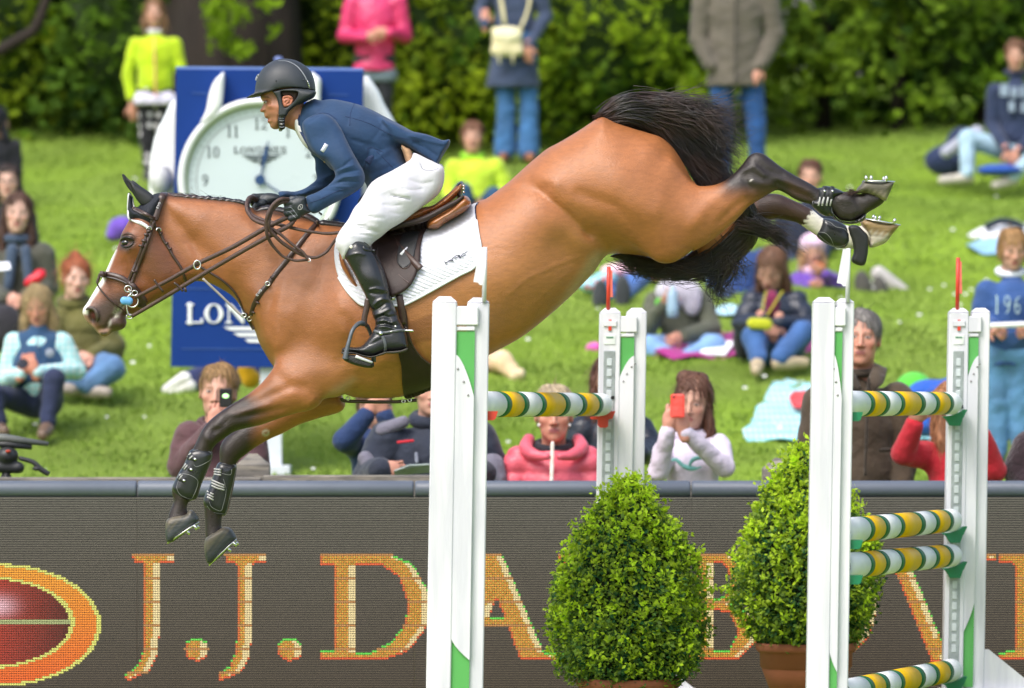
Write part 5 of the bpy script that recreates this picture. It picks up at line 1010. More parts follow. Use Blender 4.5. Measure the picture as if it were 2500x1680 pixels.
L_ = lit.astype(float); edge_l = L_-np.roll(L_,-3,0)*L_; top = (L_-np.roll(L_,1,1)*L_) > 0; bot = (L_-np.roll(L_,-1,1)*L_) > 0
r_ = RNG.random(LX.shape)
par = ((np.arange(nx_)[:,None]+np.arange(rows)[None,:]) % 2)[...,None]; gold_ = par*np.stack([.92+.3*r_, .34+.14*r_, .045+.04*r_],-1)+(1-par)*np.stack([.66+.3*r_, .42+.2*r_, .05+.05*r_],-1); colr = np.where(lit[...,None], gold_, colr)
hi_ = lit & ((np.roll(lit,-2,0) == False) | (np.roll(lit,-3,0) == False)); colr = np.where((hi_ & lit)[...,None], np.array([1.25,1.0,.50]), colr)
colr = np.where((lit & (np.roll(lit,1,0) == False))[...,None], np.array([1.0,.24,.06]), colr)
colr = np.where(top[...,None], np.array([.20,.95,.12]), colr); colr = np.where(bot[...,None], np.array([1.1,.18,.06]), colr)
# round emblem at the left end
ex = (PXs+5)/252; ey_ = (PYs-1526)/150; rr_ = np.sqrt(ex**2+ey_**2); ix = (PXs+30)/200; iy = (PYs-1520)/106; ri = np.sqrt(ix**2+iy**2)
ring_ = (rr_ < 1) & (ri > 1); t_ = np.clip((PYs-1380)/290, 0, 1)[...,None]
colr = np.where(ring_[...,None], np.array([1.35,.55,.05])*(1-t_)+np.array([1.3,.20,.03])*t_, colr)
colr = np.where(((rr_ < 1) & (rr_ > .955) | (ri > 1) & (ri < 1.06) & (rr_ < 1))[...,None], np.array([1.1,1.1,.25]), colr)
ins_ = (ri < 1); g_ = np.clip(1-np.abs(PXs)/170,0,1)[...,None]; top_ = (PYs < 1515)[...,None]
colr = np.where(ins_[...,None], np.array([.16,.03,.02])*(1-g_)+(np.array([.7,.7,.8])*np.exp(-((PYs-1480)/24)**2)[...,None]*np.exp(-(PXs/40)**2)[...,None]+np.array([.60,.06,.03]))*g_, colr)
colr = np.where((ins_ & (np.abs(PYs-1519) < 4))[...,None], np.array([.60,.66,.28]), colr)
scan = (np.arange(rows) % 10 == 4)[None,:,None] & lit[...,None]; colr = np.where(scan, np.array([.75,.36,.12]), colr)
colr = np.where((lit | (rr_ < 1))[...,None], colr*.74, colr); hw, hz = pitch_x*.36, pitch_z*.27; yl = YS-.004
onb_ = lit | (rr_ < 1)
hwx = np.where(onb_, pitch_x*.38, pitch_x*.5); hzx = np.where(onb_, pitch_z*.27, pitch_z*.17)
Q = np.stack([np.stack([LX-hwx, np.full_like(LX,yl), LZ-hzx],-1), np.stack([LX+hwx, np.full_like(LX,yl), LZ-hzx],-1), np.stack([LX+hwx, np.full_like(LX,yl), LZ+hzx],-1), np.stack([LX-hwx, np.full_like(LX,yl), LZ+hzx],-1)],2).reshape(-1,3)
cq = np.repeat(colr.reshape(-1,3), 4, 0)
lamp = bpy.data.materials.new('screen_lamp'); lamp.use_nodes = True; t = lamp.node_tree; b_ = t.nodes['Principled BSDF']
at_ = t.nodes.new('ShaderNodeAttribute'); at_.attribute_name = 'Col'; t.links.new(at_.outputs['Color'], b_.inputs['Emission Color']); b_.inputs['Emission Strength'].default_value = 1.0
b_.inputs['Base Color'].default_value = (.02,.02,.02,1); b_.inputs['Specular IOR Level'].default_value = .1; b_.inputs['Roughness'].default_value = .6
for i in range(5):
    xa, xb = wp(panels[i],0,YS).x+.0008, wp(panels[i+1],0,YS).x-.0008
    part('screen_panel', box(xa, xb, YS, YS+.09, zb, zt, .004), led, board, smooth=False)
lamps = part('lamps', (Q, np.arange(len(Q)).reshape(-1,4)), lamp, board, smooth=False, col=cq); lamps['kind'] = 'stuff'
tubem = mat('screen_bumper', (.105,.125,.165), rough=.45, var=.1, vscale=4)
for i in range(5):
    xa, xb = wp(panels[i]+1,0,YS).x, wp(panels[i+1]-2,0,YS).x; zc = wp(0,1195,YS).z; r = 21/s_
    part('bumper', tube([(xa,YS+.03,zc),(xa+.01,YS+.03,zc),(xb-.01,YS+.03,zc),(xb,YS+.03,zc)], [r*.9,r,r,r*.9], 16), tubem, board)
for i in range(12): x = X0+i*(X1-X0)/11; part('foot', box(x-.05,x+.05,YS+.1,YS+.5,0,.05,.005), mat('dark_steel', (.05,.05,.055), rough=.5), board, smooth=False)
# weathered paddock fence just behind the screen
wood = mat('weathered_wood', (.15,.14,.125), rough=.9, var=.3, vscale=9, bump=.003, bscale=40, stretch=(1,6,6), vary2=('8a8478', 5))
fen = empty('wooden_fence', (0,3.35,0), 'low weathered plank fence behind the advertising screen', 'fence')
for i, (xa, xb, dz) in enumerate([(-420,640,0),(640,1080,.01),(1080,1500,-.03),(1500,1990,-.035),(1990,2920,-.03)]):
    za = wp(0,1166,3.35).z+dz; part('rail', box(wp(xa,0,3.35).x+.003, wp(xb,0,3.35).x-.003, 3.33, 3.45, za-.13, za, .006), wood, fen, smooth=False)
for x_, top_ in ((618,1108),(1902,1118),(-100,1110),(2640,1116)):
    c = wp(x_, top_, 3.55); w_ = .078
    V = [(c.x-w_,3.47,0),(c.x+w_,3.47,0),(c.x+w_,3.62,0),(c.x-w_,3.62,0),(c.x-w_,3.47,c.z-.05),(c.x+w_,3.47,c.z-.05),(c.x+w_,3.62,c.z-.05),(c.x-w_,3.62,c.z-.05),(c.x-.02,3.53,c.z),(c.x+.02,3.53,c.z),(c.x+.02,3.56,c.z),(c.x-.02,3.56,c.z)]
    F = [(0,1,5,4),(1,2,6,5),(2,3,7,6),(3,0,4,7),(4,5,9,8),(5,6,10,9),(6,7,11,10),(7,4,8,11),(8,9,10,11),(3,2,1,0)]
    part('post', (V,F), wood, fen, smooth=False)

# ------------------------------------------------------------------ jump stands and poles
white = mat('white_stand_plastic', (.76,.76,.80), rough=.38, var=.05, vscale=5, bump=.0008, bscale=30, stretch=(6,6,.7), vary2=('cfcfd8', 2.2))
green = mat('green_panel', (.10,.40,.095), rough=.5, var=.06, vscale=6)
trackm = mat('galvanised_track', (.36,.40,.41), rough=.45, metal=.4, var=.2, vscale=30)
screw = mat('dull_screw', (.25,.25,.24), rough=.5, metal=.6)
redp = mat('red_plastic', (.62,.05,.028), rough=.4, var=.1); grnp = mat('green_plastic', (.01,.20,.085), rough=.4, var=.1)
LEAN = .0165
def cap_post(x0, x1, y0, y1, z0, z1):
    """post with chamfered top"""
    m = (x1-x0)*.26; h = (x1-x0)*.22
    V, F = box(x0,x1,y0,y1,z0,z1-h,.004); V2 = [(x0,y0,z1-h),(x1,y0,z1-h),(x1,y1,z1-h),(x0,y1,z1-h),(x0+m,y0+m,z1),(x1-m,y0+m,z1),(x1-m,y1-m,z1),(x0+m,y1-m,z1)]
    V2 = [(a,b,c+.0005) for a,b,c in V2]
    return join((V,F),(V2,[(0,1,5,4),(1,2,6,5),(2,3,7,6),(3,0,4,7),(4,5,6,7),(3,2,1,0)]))
def lean(VF, z_ref, x_ref):
    V = np.array(VF[0], float); V[:,0] += (V[:,2]-z_ref)*LEAN; return V, VF[1]
def stand(label, px, top, y, near, red, lowpan, fy, w2=None, inn=None):
    """px: the four upright edges in photograph pixels at the top"""
    a, b_, c, d = [wp(p,0,y).x for p in px]; zt_ = wp(0,top,y).z; zr = zt_
    root = tag(empty('jump_stand', ((a+d)/2,y,0), label, 'jump stand'), group=None)
    L = lambda VF: lean(VF, zr, 0)
    dp = .11
    part('upright', L(cap_post(a,b_,y,y+dp,.0,zt_)), white, root, smooth=False)
    part('upright', L(cap_post(c,d,y+.026,y+dp+.02,.0,zt_-(.004 if near else 0))), white, root, smooth=False)
    s = ppm(y); zi = zt_-.028*1.3
    ia, ib = wp(inn[0],0,y).x, wp(inn[1],0,y).x
    part('crosspiece', L(box(ia,ib+.012,y+.004,y+.022,zi-.072,zi,.004)), white, root, smooth=False)
    part('crosspiece', L(box(ia,ib,y+.008,y+.022,zi-.092,zi-.076,.003)), white, root, smooth=False)
    gx = (ia, ib)
    part('panel', L(box(gx[0],gx[1],y+.014,y+.022,.06,zi-.094)), green, root, smooth=False)
    # white infill board with curved ends, laid over the green panel
    W = ib-ia; n = 14; t = np.linspace(0,1,n)
    if near: crv = [(ia+W*q, 1.532-.159*(q**1.7)) for q in t]
    else:    crv = [(ib-W*q, 1.529-.103*(q**1.7)) for q in t]
    zl = 1.5-(lowpan[0]-HOR)/s
    if near: lo_ = [(ia+W*q, zl-.10*(q**.6)) for q in t]
    else: lo_ = [(ib-W*q, zl-.14*(q**.8)) for q in t]
    P = crv+lo_[::-1]
    V, F = prism(P, y+.004, y+.012); part('infill_board', L((V,F)), white, root, smooth=False)
    for q in (.12,.38,.66,.9):
        i = int(q*(n-1)); x, z = crv[i]; part('screw', L(lathe([(0,-.0005),(.0045,-.0005),(.004,.002),(0,.002)],8,'y',(x+(.01 if near else -.01)*(-1),y+.003,z-.035))), screw, root)
    part('foot', L(box(a-(.25 if near else .02),d+.25,y-.02,y+.14,0,.05,.006)), white, root, smooth=False)
    for sx, x0 in (((-1,a),(1,d)) if near else ((1,d),)): bh = .16 if near or sx < 0 else .225; part('brace', L(prism([(x0,.05),(x0+sx*.24,.05),(x0+sx*.02,bh),(x0,bh)] if sx > 0 else [(x0,bh),(x0-.02,bh),(x0-.24,.05),(x0,.05)], y+.03, y+.07)), white, root, smooth=False)
    # flag
    fx = (wp(fy[0],0,y).x); z1 = wp(0,fy[1],y).z; zz1 = wp(0,fy[2],y).z; m = redp if red else white; w = .009 if red else .0085
    part('flag_pole', L(tube([(fx+ (zr-zt_)*0,y+.02,zt_-.02),(fx,y+.02,(zt_+z1)/2),(fx,y+.02,z1)], w, 8)), m, root)
    q0 = fx+(z1-zr)*LEAN*0; fl_ = [(fx+a_/s,z1-b9/s) for a_, b9 in ((-13,2),(5,0),(2,93),(-11,93),(-16,87),(-27,85))]
    if red: fl_ = [(fx,z1-.005),(fx,zz1),(fx+.020,zz1),(fx+.016,z1-.02)]
    V, F = prism(fl_, y+.016, y+.024); part('flag', L((V,F)), mat('red_flag', (.75,.16,.12), rough=.5) if red else white, root, smooth=False)
    if red:
        cx = (a+b_)/2; hw_ = (b_-a)*.27
        part('track', L(box(cx-hw_,cx+hw_,y-.004,y+.004,.1,zt_-.19,.002)), trackm, root, smooth=False)
        zz_ = zt_-.235
        while zz_ > .2:
            part('track_slot', L(box(cx-hw_*.45,cx+hw_*.45,y-.0075,y-.0045,zz_-.022,zz_+.012,.002)), mat('track_slot_bright', (.55,.60,.62), rough=.5), root, smooth=False); zz_ -= .047
        part('flag_clip', L(box(cx-.007,cx+.007,y-.007,y-.001,zt_-.10,zt_-.052)), redp, root, smooth=False)
        part('clip_plate', L(box(cx-hw_*1.15,cx+hw_*1.15,y-.008,y-.0005,zt_-.082,zt_-.056,.002)), white, root, smooth=False)
        part('label_plate', L(box(cx-hw_,cx+hw_,y-.0035,y-.0005,zt_-.162,zt_-.118,.001)), mat('label_white', (.70,.74,.72), rough=.5), root, smooth=False)
        for k in range(5): part('label_letter', L(box(cx-hw_*.6+k*hw_*.25,cx-hw_*.6+k*hw_*.25+hw_*.17,y-.0055,y-.004,zt_-.134,zt_-.127)), grnp, root, smooth=False)
        part('black_band', L(box(cx-hw_,cx+hw_,y-.0065,y-.0042,zt_-.405-(.04 if px[0] > 2000 else 0),zt_-.390-(.04 if px[0] > 2000 else 0))), mat('black_tape', (.01,.01,.01), rough=.4), root, smooth=False)
    return root
YNr, YFr = -1.9, 2.15
s1 = stand('white jump stand with green panel, nearest the camera in front of the horse', (1056,1116,1141,1195), 724, YNr, True, False, (1547,), (1182,603,696),inn=(1112,1161))
s2 = stand('white jump stand holding red cups and a red flag under the tail', (1464,1516,1530,1580), 752, YFr, False, True, (1500,), (1485,651,725),inn=(1514,1550))
s3 = stand('white jump stand beside the terracotta pot, in front of the man in the brown jacket', (1986,2040,2043,2087), 726, YNr, True, False, (1577,), (2070,606,693),inn=(2038,2059))
s4 = stand('white jump stand with green cups and red flag before the boy in blue', (2318,2366,2374,2419), 752, YFr, False, True, (1470,), (2338,629,717),inn=(2364,2391))
gloss = dict(rough=.5, spec=.15)
pw = mat('pole_white', (.78,.80,.80), var=.04, vscale=8, bump=.0003, bscale=60, **gloss); pg = mat('pole_green', (.008,.13,.045), var=.15, vscale=12, **gloss); py_m = mat('pole_yellow', (.80,.47,.006), var=.08, vscale=10, **gloss)
def pole(a, b_, label, r=.05, grp='striped jump poles'):
    root = tag(empty('jump_pole', tuple((Vector(a)+Vector(b_))/2), label, 'jump pole'), group=grp)
    a, b_ = Vector(a), Vector(b_); ks, cols = bands(a, b_)
    for i in range(len(cols)):
        p, q = a.lerp(b_, ks[i]), a.lerp(b_, ks[i+1]); u = (q-p).normalized()*.0012
        m = (pw,pg,py_m)[cols[i]]
        if i == len(cols)-1: VF = tube([p+u,q-(q-p).normalized()*.02,q-(q-p).normalized()*.006,q], [r,r,r*.9,r*.7], 28)
        else: VF = tube([p+u,(p+q)/2,q-u], r, 28)
        part('band', VF, m, root)
    part('core', tube([a,(a+b_)/2,b_-(b_-a)*.01], r*.97, 20), mat('pole_core', (.2,.2,.2)), root)
def bands(a, b_):
    """where the painted bands fall along the pole (read off the left pole)"""
    obs = [1236,1248,1279,1291,1323,1334,1381,1393,1423,1434,1464,1474]; ff = np.linspace(0,1,2001)
    x = (PA.x+(PB.x-PA.x)*ff)/(PA.y+(PB.y-PA.y)*ff+CAMD)*FPX+1250
    k = [0]+[float(np.interp(o-28, x, ff)) for o in obs]+[1]
    return k, [0,1,2,1,0,1,2,1,0,1,2,1,0]
PA, PB = wp(1150,987,YNr+.12), wp(1470,988,YFr-.075)
pole(PA, PB, 'green, yellow and white striped pole in red cups under the horse')

for (y0, y1, lab, g) in ((986,985,'uppermost striped pole of the right hand jump, across the brown jacket',0),(1298,1270,'second striped pole of the right hand jump, crossing the clipped bush',0),(1384,1356,'third striped pole of the right hand jump, just under the second',0),(1694,1636,'lowest striped pole at the bottom edge of the photo',0)):
    pole(wp(2046,y0,YNr+.12), wp(2323,y1,YFr-.075), lab)
redcup = [(-29,30),(-5,28),(12,22),(20,16),(32,16),(25,34),(15,36),(14,53),(9,56),(-5,56),(-11,50),(-11,36),(-28,35)]
grncup = [(-24,32),(-3,30),(16,23),(29,15),(37,15),(28,34),(26,36),(19.5,54.5),(-5,54.5),(-14,39),(-16,37)]
def cup(cx, cy, y, P, m, par, near=False):
    pts = [(wp(cx+a,cy+b,y).x, wp(cx+a,cy+b,y).z) for a, b in P]
    V, F = prism(pts, y-.045, y+.03); part('pole_cup', (V,F), m, par, smooth=False)
cup(1470,988,YFr-.05,redcup,redp,s2); ncup = [(-40,20),(48,20),(42,38),(36,42),(-34,42)]
cup(1168,984,YNr+.10,ncup,redp,s1)
for y0, y1 in ((986,985),(1298,1270),(1384,1356),(1694,1636)):
    cup(2323,y1,YFr-.05,grncup,grnp,s4); cup(2062,y0-2,YNr+.10,[(a*.9,b+2) for a,b in ncup],grnp,s3)
# thin white rail held level behind the last stand
# ------------------------------------------------------------------ clipped box trees in pots
leafc = mat('box_leaf', attr=True, rough=.5, var=.12, vscale=20, spec=.25, leaf=.45)
def leaves(P, N, size, cols, rng, fold=.35):
    """small folded leaves at P facing N"""
    n = len(P); a = rng.normal(0,1,(n,3)); U = np.cross(N, a); U /= np.linalg.norm(U,axis=1,keepdims=True)+1e-9; W_ = np.cross(N, U)
    s = size*(.6+.8*rng.random(n))[:,None]; t = N*.6*s
    A = P; B = P+U*s*.5+W_*s*.32+t*.4; C_ = P+U*s*1.0+t*.9; D = P+U*s*.5-W_*s*.32+t*.4
    V = np.stack([A,B,C_,D],1).reshape(-1,3); i = np.arange(n)[:,None]*4
    F = np.concatenate([i+np.array([0,1,2]), i+np.array([0,2,3])],0)
    return V, F, np.repeat(cols,4,0)
def box_tree(cx, prof, y, seed, label):
    rg = np.random.default_rng(seed); s = ppm(y)
    pz = np.array([1.5-(p[0]-HOR)/s for p in prof])[::-1]; pr = np.array([p[1]/s for p in prof])[::-1]; bx = wp(cx,0,y).x
    root = tag(empty('box_tree', (bx,y,0), label, 'potted tree'), group=None)
    n = 26000; z = pz[0]+(pz[-1]-pz[0])*rg.random(n*2); r = np.interp(z, pz, pr); keep = rg.random(n*2) < (r/pr.max())*.9+.06; z = z[keep][:n]; r = r[keep][:n]; n = len(z)
    th = rg.random(n)*6.283; lump = .06*np.sin(th*5+z*9+seed)+.05*np.sin(th*3-z*16)+.04*np.sin(th*11+z*23)+.035*np.sin(th*17-z*41)+.03*np.sin(th*23+z*67)
    dep = rg.random(n)**2.2*.30; rr = r*.96*(1+lump)*(1-dep)+rg.normal(0,.009,n)+.02*(rg.random(n) < .05)
    P = np.stack([bx+rr*np.cos(th), y+rr*np.sin(th)*.95, z+rg.normal(0,.01,n)],1)
    N = np.stack([np.cos(th), np.sin(th), .45+.5*rg.random(n)],1)+rg.normal(0,.45,(n,3)); N /= np.linalg.norm(N,axis=1,keepdims=True)
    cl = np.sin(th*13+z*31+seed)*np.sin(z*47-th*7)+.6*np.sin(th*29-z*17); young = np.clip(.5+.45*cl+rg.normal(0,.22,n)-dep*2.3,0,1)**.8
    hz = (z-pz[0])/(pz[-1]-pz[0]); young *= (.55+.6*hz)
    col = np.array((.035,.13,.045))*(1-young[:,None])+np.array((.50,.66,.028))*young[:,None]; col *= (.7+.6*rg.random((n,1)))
    # young shoots standing proud of the clipped surface
    ns = 700; hz2 = rg.random(ns)**.8; z2 = pz[0]+.03+(pz[-1]-pz[0]-.03)*hz2; t2 = rg.random(ns)*6.283; r2 = np.interp(z2, pz, pr)*(.93+.09*np.sin(t2*5+z2*9+seed)); SP, SN = [], []
    for a2, zz2, rr2 in zip(t2, z2, r2):
        d = np.array([math.cos(a2)*.75, math.sin(a2)*.75, .35+.7*rg.random()])+rg.normal(0,.18,3); d /= np.linalg.norm(d); b2 = np.array([bx+rr2*math.cos(a2), y+rr2*math.sin(a2), zz2]); l2 = .025+.05*rg.random()**1.5
        for q in range(9): SP.append(b2+d*l2*q/8+rg.normal(0,.003,3)); SN.append(d*.6+rg.normal(0,.6,3))
    SP = np.array(SP); SN = np.array(SN); SN /= np.linalg.norm(SN,axis=1,keepdims=True)
    sc = np.array((.52,.72,.035))*(.65+.7*np.repeat(rg.random(ns),9)[:,None])
    P = np.concatenate([P,SP]); N = np.concatenate([N,SN]); col = np.concatenate([col,sc])
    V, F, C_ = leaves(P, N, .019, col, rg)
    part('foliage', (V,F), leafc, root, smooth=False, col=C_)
    # twigs core
    prf = [(max(.004,a*.70), b) for a, b in zip(pr, pz)]; V, F = lathe(prf, 20, 'z', (bx,y,0)); part('twig_core', (V,F), mat('dark_twigs', (.012,.020,.008), rough=.95, var=.5, vscale=60, bump=.01, bscale=60), root)
    part('trunk', tube([(bx,y,.30),(bx+.005,y,.45),(bx,y,pz[0]+.25)], .022, 10), mat('bark', (.09,.065,.045), rough=.9, var=.3, vscale=40, bump=.004, bscale=60), root)
    # terracotta pot
    zt_ = pz[0]+.03; pr_ = .218
    prof_ = [(pr_*.68,.02),(pr_*.90,zt_-.115),(pr_*.90,zt_-.11),(pr_*.93,zt_-.108),(pr_*.94,zt_-.045),(pr_*.985,zt_-.04),(pr_*1.02,zt_-.03),(pr_*1.03,zt_-.014),(pr_*1.02,zt_),(pr_*.96,zt_),(pr_*.93,zt_-.03),(.01,zt_-.035)]
    V, F = lathe(prof_, 40, 'z', (bx,y,0)); part('pot', (V,F), mat('terracotta', (.33,.105,.05), rough=.75, var=.12, vscale=9, bump=.001, bscale=60), root)
    return root
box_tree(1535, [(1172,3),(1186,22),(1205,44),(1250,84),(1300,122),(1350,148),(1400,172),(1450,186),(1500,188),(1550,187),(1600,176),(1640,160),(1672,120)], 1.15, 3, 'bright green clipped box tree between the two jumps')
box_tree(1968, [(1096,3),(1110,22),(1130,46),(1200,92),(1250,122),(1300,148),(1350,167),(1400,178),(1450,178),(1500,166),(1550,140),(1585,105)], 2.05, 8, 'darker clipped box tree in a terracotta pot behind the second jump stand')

# ------------------------------------------------------------------ lettering helper
def glyph(name, shapes, ox, oy, sx, sz, y, T, vox, m, par):
    """shapes in letter units (x right, y down), drawn as thin raised letters"""
    A = lambda P: np.stack([wa([(ox+a*sx, oy+b*sz)], y)[0] for a, b in P])
    Q = []
    for s in shapes:
        P = A(s[1])
        if s[0] == 'l': Q.append(('l', spline(P,5,False) if len(P) > 2 else P, s[2]*sx/ppm(y)/2))
        else: Q.append((s[0], spline(P, s[2]) if s[2] > 1 else P, 0))
    allp = np.concatenate([q[1] for q in Q if q[0] != 'c']); mw = max([q[2] for q in Q]+[0]); lo = allp.min(0)-vox*3-mw; hi = allp.max(0)+vox*3+mw
    xs = np.arange(lo[0], hi[0], vox); zs = np.arange(lo[1], hi[1], vox); ys = np.arange(-T-2.5*vox, T+3*vox, vox)
    X, Z = np.meshgrid(xs, zs, indexing='ij'); f = np.full(X.shape, -9.)
    for k, P, w in Q:
        if k == 'c': f = np.minimum(f, -polyd(X, Z, P))
        elif k == 'l': f = np.maximum(f, w-lined(X, Z, P))
        else: f = np.maximum(f, polyd(X, Z, P))
    f3 = np.minimum(f[:,None,:], (T-np.abs(ys))[None,:,None])
    V, F_ = nets(f3, np.array([xs[0], y+ys[0], zs[0]]), vox)
    return part(name, (V,F_), m, par)
sf = .055
GL = {'L':[('l',[(.16,0),(.16,1)],.17),('l',[(.02,.03),(.32,.03)],.06),('l',[(.02,.97),(.68,.97)],.07),('p',[(.60,.72),(.70,.72),(.70,1),(.56,1),(.62,.92)],1)],
 'O':[('p',[(.40,-.02),(.64,.08),(.80,.5),(.64,.92),(.40,1.02),(.16,.92),(.0,.5),(.16,.08)],3),('c',[(.40,.06),(.54,.15),(.61,.5),(.54,.85),(.40,.94),(.26,.85),(.19,.5),(.26,.15)],3)],
 'N':[('l',[(.13,0),(.13,1)],.07),('p',[(.02,0),(.26,0),(.76,.80),(.76,1.0),(.66,1.0),(.10,.14)],1),('l',[(.72,0),(.72,1)],.07),('l',[(.0,.97),(.26,.97)],.06),('l',[(.58,.03),(.86,.03)],.06),('l',[(.0,.03),(.2,.03)],.06)],
 'G':[('l',[(.70,.22),(.62,.08),(.44,.03),(.22,.12),(.10,.5),(.22,.88),(.44,.97),(.66,.90)],.11),('l',[(.68,.54),(.68,.96)],.15),('l',[(.52,.54),(.80,.54)],.06),('l',[(.71,.04),(.71,.28)],.05)],
 'I':[('l',[(.2,0),(.2,1)],.17),('l',[(.04,.03),(.36,.03)],.06),('l',[(.04,.97),(.36,.97)],.06)],
 'E':[('l',[(.16,0),(.16,1)],.17),('l',[(.02,.03),(.62,.03)],.07),('l',[(.02,.97),(.66,.97)],.07),('l',[(.2,.5),(.46,.5)],.06),('l',[(.62,.03),(.63,.24)],.05),('l',[(.66,.97),(.68,.74)],.05),('l',[(.46,.38),(.46,.62)],.05)],
 'S':[('l',[(.56,.22),(.46,.06),(.28,.03),(.11,.14),(.12,.34),(.34,.50),(.55,.66),(.54,.88),(.34,.98),(.16,.93),(.07,.76)],.12),('l',[(.58,.03),(.58,.26)],.05),('l',[(.05,.74),(.05,.98)],.05)],
 '1':[('l',[(.3,0),(.3,1)],.16),('l',[(.12,.06),(.3,.03)],.07),('l',[(.1,.97),(.5,.97)],.06)],
 '2':[('l',[(.08,.26),(.16,.08),(.34,.02),(.52,.1),(.54,.30),(.40,.55),(.1,.95)],.10),('l',[(.08,.94),(.62,.94)],.12)],
 '0':[('p',[(.32,-.02),(.52,.08),(.62,.5),(.52,.92),(.32,1.02),(.12,.92),(.02,.5),(.12,.08)],3),('c',[(.32,.06),(.42,.15),(.46,.5),(.42,.85),(.32,.94),(.22,.85),(.18,.5),(.22,.15)],3)],
 '9':[('l',[(.52,.32),(.42,.52),(.22,.54),(.08,.38),(.12,.12),(.32,.03),(.50,.14),(.54,.42),(.44,.78),(.18,.98)],.11)],
 '3':[('l',[(.1,.16),(.28,.02),(.48,.12),(.46,.38),(.26,.46),(.5,.58),(.52,.84),(.3,.98),(.08,.86)],.11)],
 '8':[('p',[(.3,-.02),(.52,.12),(.46,.42),(.58,.72),(.46,.98),(.3,1.02),(.14,.98),(.02,.72),(.14,.42),(.08,.12)],3),('c',[(.3,.06),(.4,.22),(.3,.40),(.2,.22)],3),('c',[(.3,.52),(.42,.74),(.3,.94),(.18,.74)],3)],
 '7':[('l',[(.06,.06),(.58,.06)],.12),('l',[(.56,.06),(.3,.5),(.24,1)],.12)],
 '6':[('l',[(.52,.08),(.24,.2),(.08,.6),(.22,.96),(.46,.92),(.52,.66),(.36,.48),(.12,.6)],.11)],
 '5':[('l',[(.14,.04),(.52,.04)],.1),('l',[(.14,.04),(.12,.46)],.06),('l',[(.12,.46),(.36,.40),(.54,.62),(.46,.92),(.24,.98),(.08,.86)],.11)],
 '4':[('l',[(.46,0),(.46,1)],.13),('l',[(.46,.02),(.04,.68)],.05),('l',[(.02,.68),(.62,.68)],.06),('l',[(.3,.97),(.6,.97)],.05)]}
ADV = {'L':.74,'O':.88,'N':.92,'G':.9,'I':.44,'E':.76,'S':.72,'1':.5}
def word(txt, x, y, h, Y, T, vox, m, par, k=1.0, name='letter'):
    for c in txt:
        glyph(name, GL[c], x, y, h*k, h, Y, T, vox, m, par); x += h*k*ADV.get(c,.68)
    return x

# ------------------------------------------------------------------ the clock board
YC = 10.0
ck = tag(empty('clock_board', tuple(wp(650,1150,YC)), 'tall blue board with a big wristwatch clock face on white legs', 'clock sign'))
blue = mat('blue_board', (.0035,.034,.200), rough=.55, var=.05, vscale=4, spec=.2); blue2 = mat('blue_edge', (.13,.22,.55), rough=.5)
sC = ppm(YC)
def pq(P, y=YC): return [(wp(a,b,y).x, wp(a,b,y).z) for a, b in P]
part('front_panel', prism(pq([(417,895),(874,899),(886,173),(430,169)]), YC, YC+.24), blue, ck, smooth=False)
part('top_edge', prism(pq([(430,168.5),(886,172.5),(886,166),(430,162)]), YC+.003, YC+.235), blue2, ck, smooth=False)
for P in ([(468,226),(468,229),(520,230),(520,227)],[(800,229),(800,232),(850,233),(850,230)],[(455,703),(455,706),(560,707),(560,704)],[(444,850),(444,853),(860,855),(860,852)]): part('panel_seam', prism(pq(P), YC-.004, YC-.001), mat('blue_seam', (.02,.07,.26), rough=.5), ck, smooth=False)
for x_ in (545,662):
    a_ = wp(x_-26,893,YC+.1); b2 = wp(x_+26,1140,YC+.1); zb_ = gzz(a_.x, YC+.1)
    part('leg', box(a_.x,b2.x,YC+.04,YC+.16,zb_,a_.z), mat('leg_paint', (.62,.66,.72), rough=.5, var=.06), ck, smooth=False)
    part('foot_plate', box(a_.x-.03,b2.x+.05,YC-.03,YC+.23,zb_-.02,zb_+.035,.004), mat('leg_paint'), ck, smooth=False)
wht = mat('watch_case_white', (.78,.80,.82), rough=.25, coat=.3, var=.04, vscale=6); silver = mat('watch_case_silver', (.55,.57,.58), rough=.3, metal=.5, var=.2, vscale=6)
case = [(430,238),(401,286),(382,325),(372,362),(365,410),(363,470),(370,560),(398,660),(470,690),(860,690),(950,640),(985,540),(990,430),(982,345),(964,297),(941,258),(927,226),(904,193),(884,186),(700,200),(520,210)]
part('case_back', sdf([POLY(case,YC+.42,.12,.06,k=.01,sm=4,p=3)], .016), wht, ck)
part('crown', sdf([ELL(wp(392,437,YC+.25), (.068,.09,.082), k=.01)], .008), mat('white_crown', (.70,.71,.73), rough=.5, var=.2, vscale=50, bump=.004, bscale=90), ck)
for k in range(9):
    z_ = 408+k*7.5; w_ = math.sqrt(max(.05,1-((z_-437)/36)**2)); c = wp(392,z_,YC+.25)
    part('crown_rib', tube([c+Vector((.071*w_*math.cos(t),.092*w_*math.sin(t),0)) for t in np.linspace(-2.6,1.0,12)], .003, 5), mat('white_crown'), ck)
for P in ([(549,176),(536,184),(525,195),(515,215),(509,235),(502,272),(488,304),(520,290),(541,262),(547,225)],[(760,176),(772,182),(785,195),(784,230),(786,262),(800,300),(770,290),(752,262),(752,220)]):
    part('lug', sdf([POLY(P,YC-.05,.07,.03,k=.006,sm=3,p=3)], .010), wht, ck)
cx0, cy0, R0 = 636, 440, 200
c0 = wp(cx0,cy0,YC)
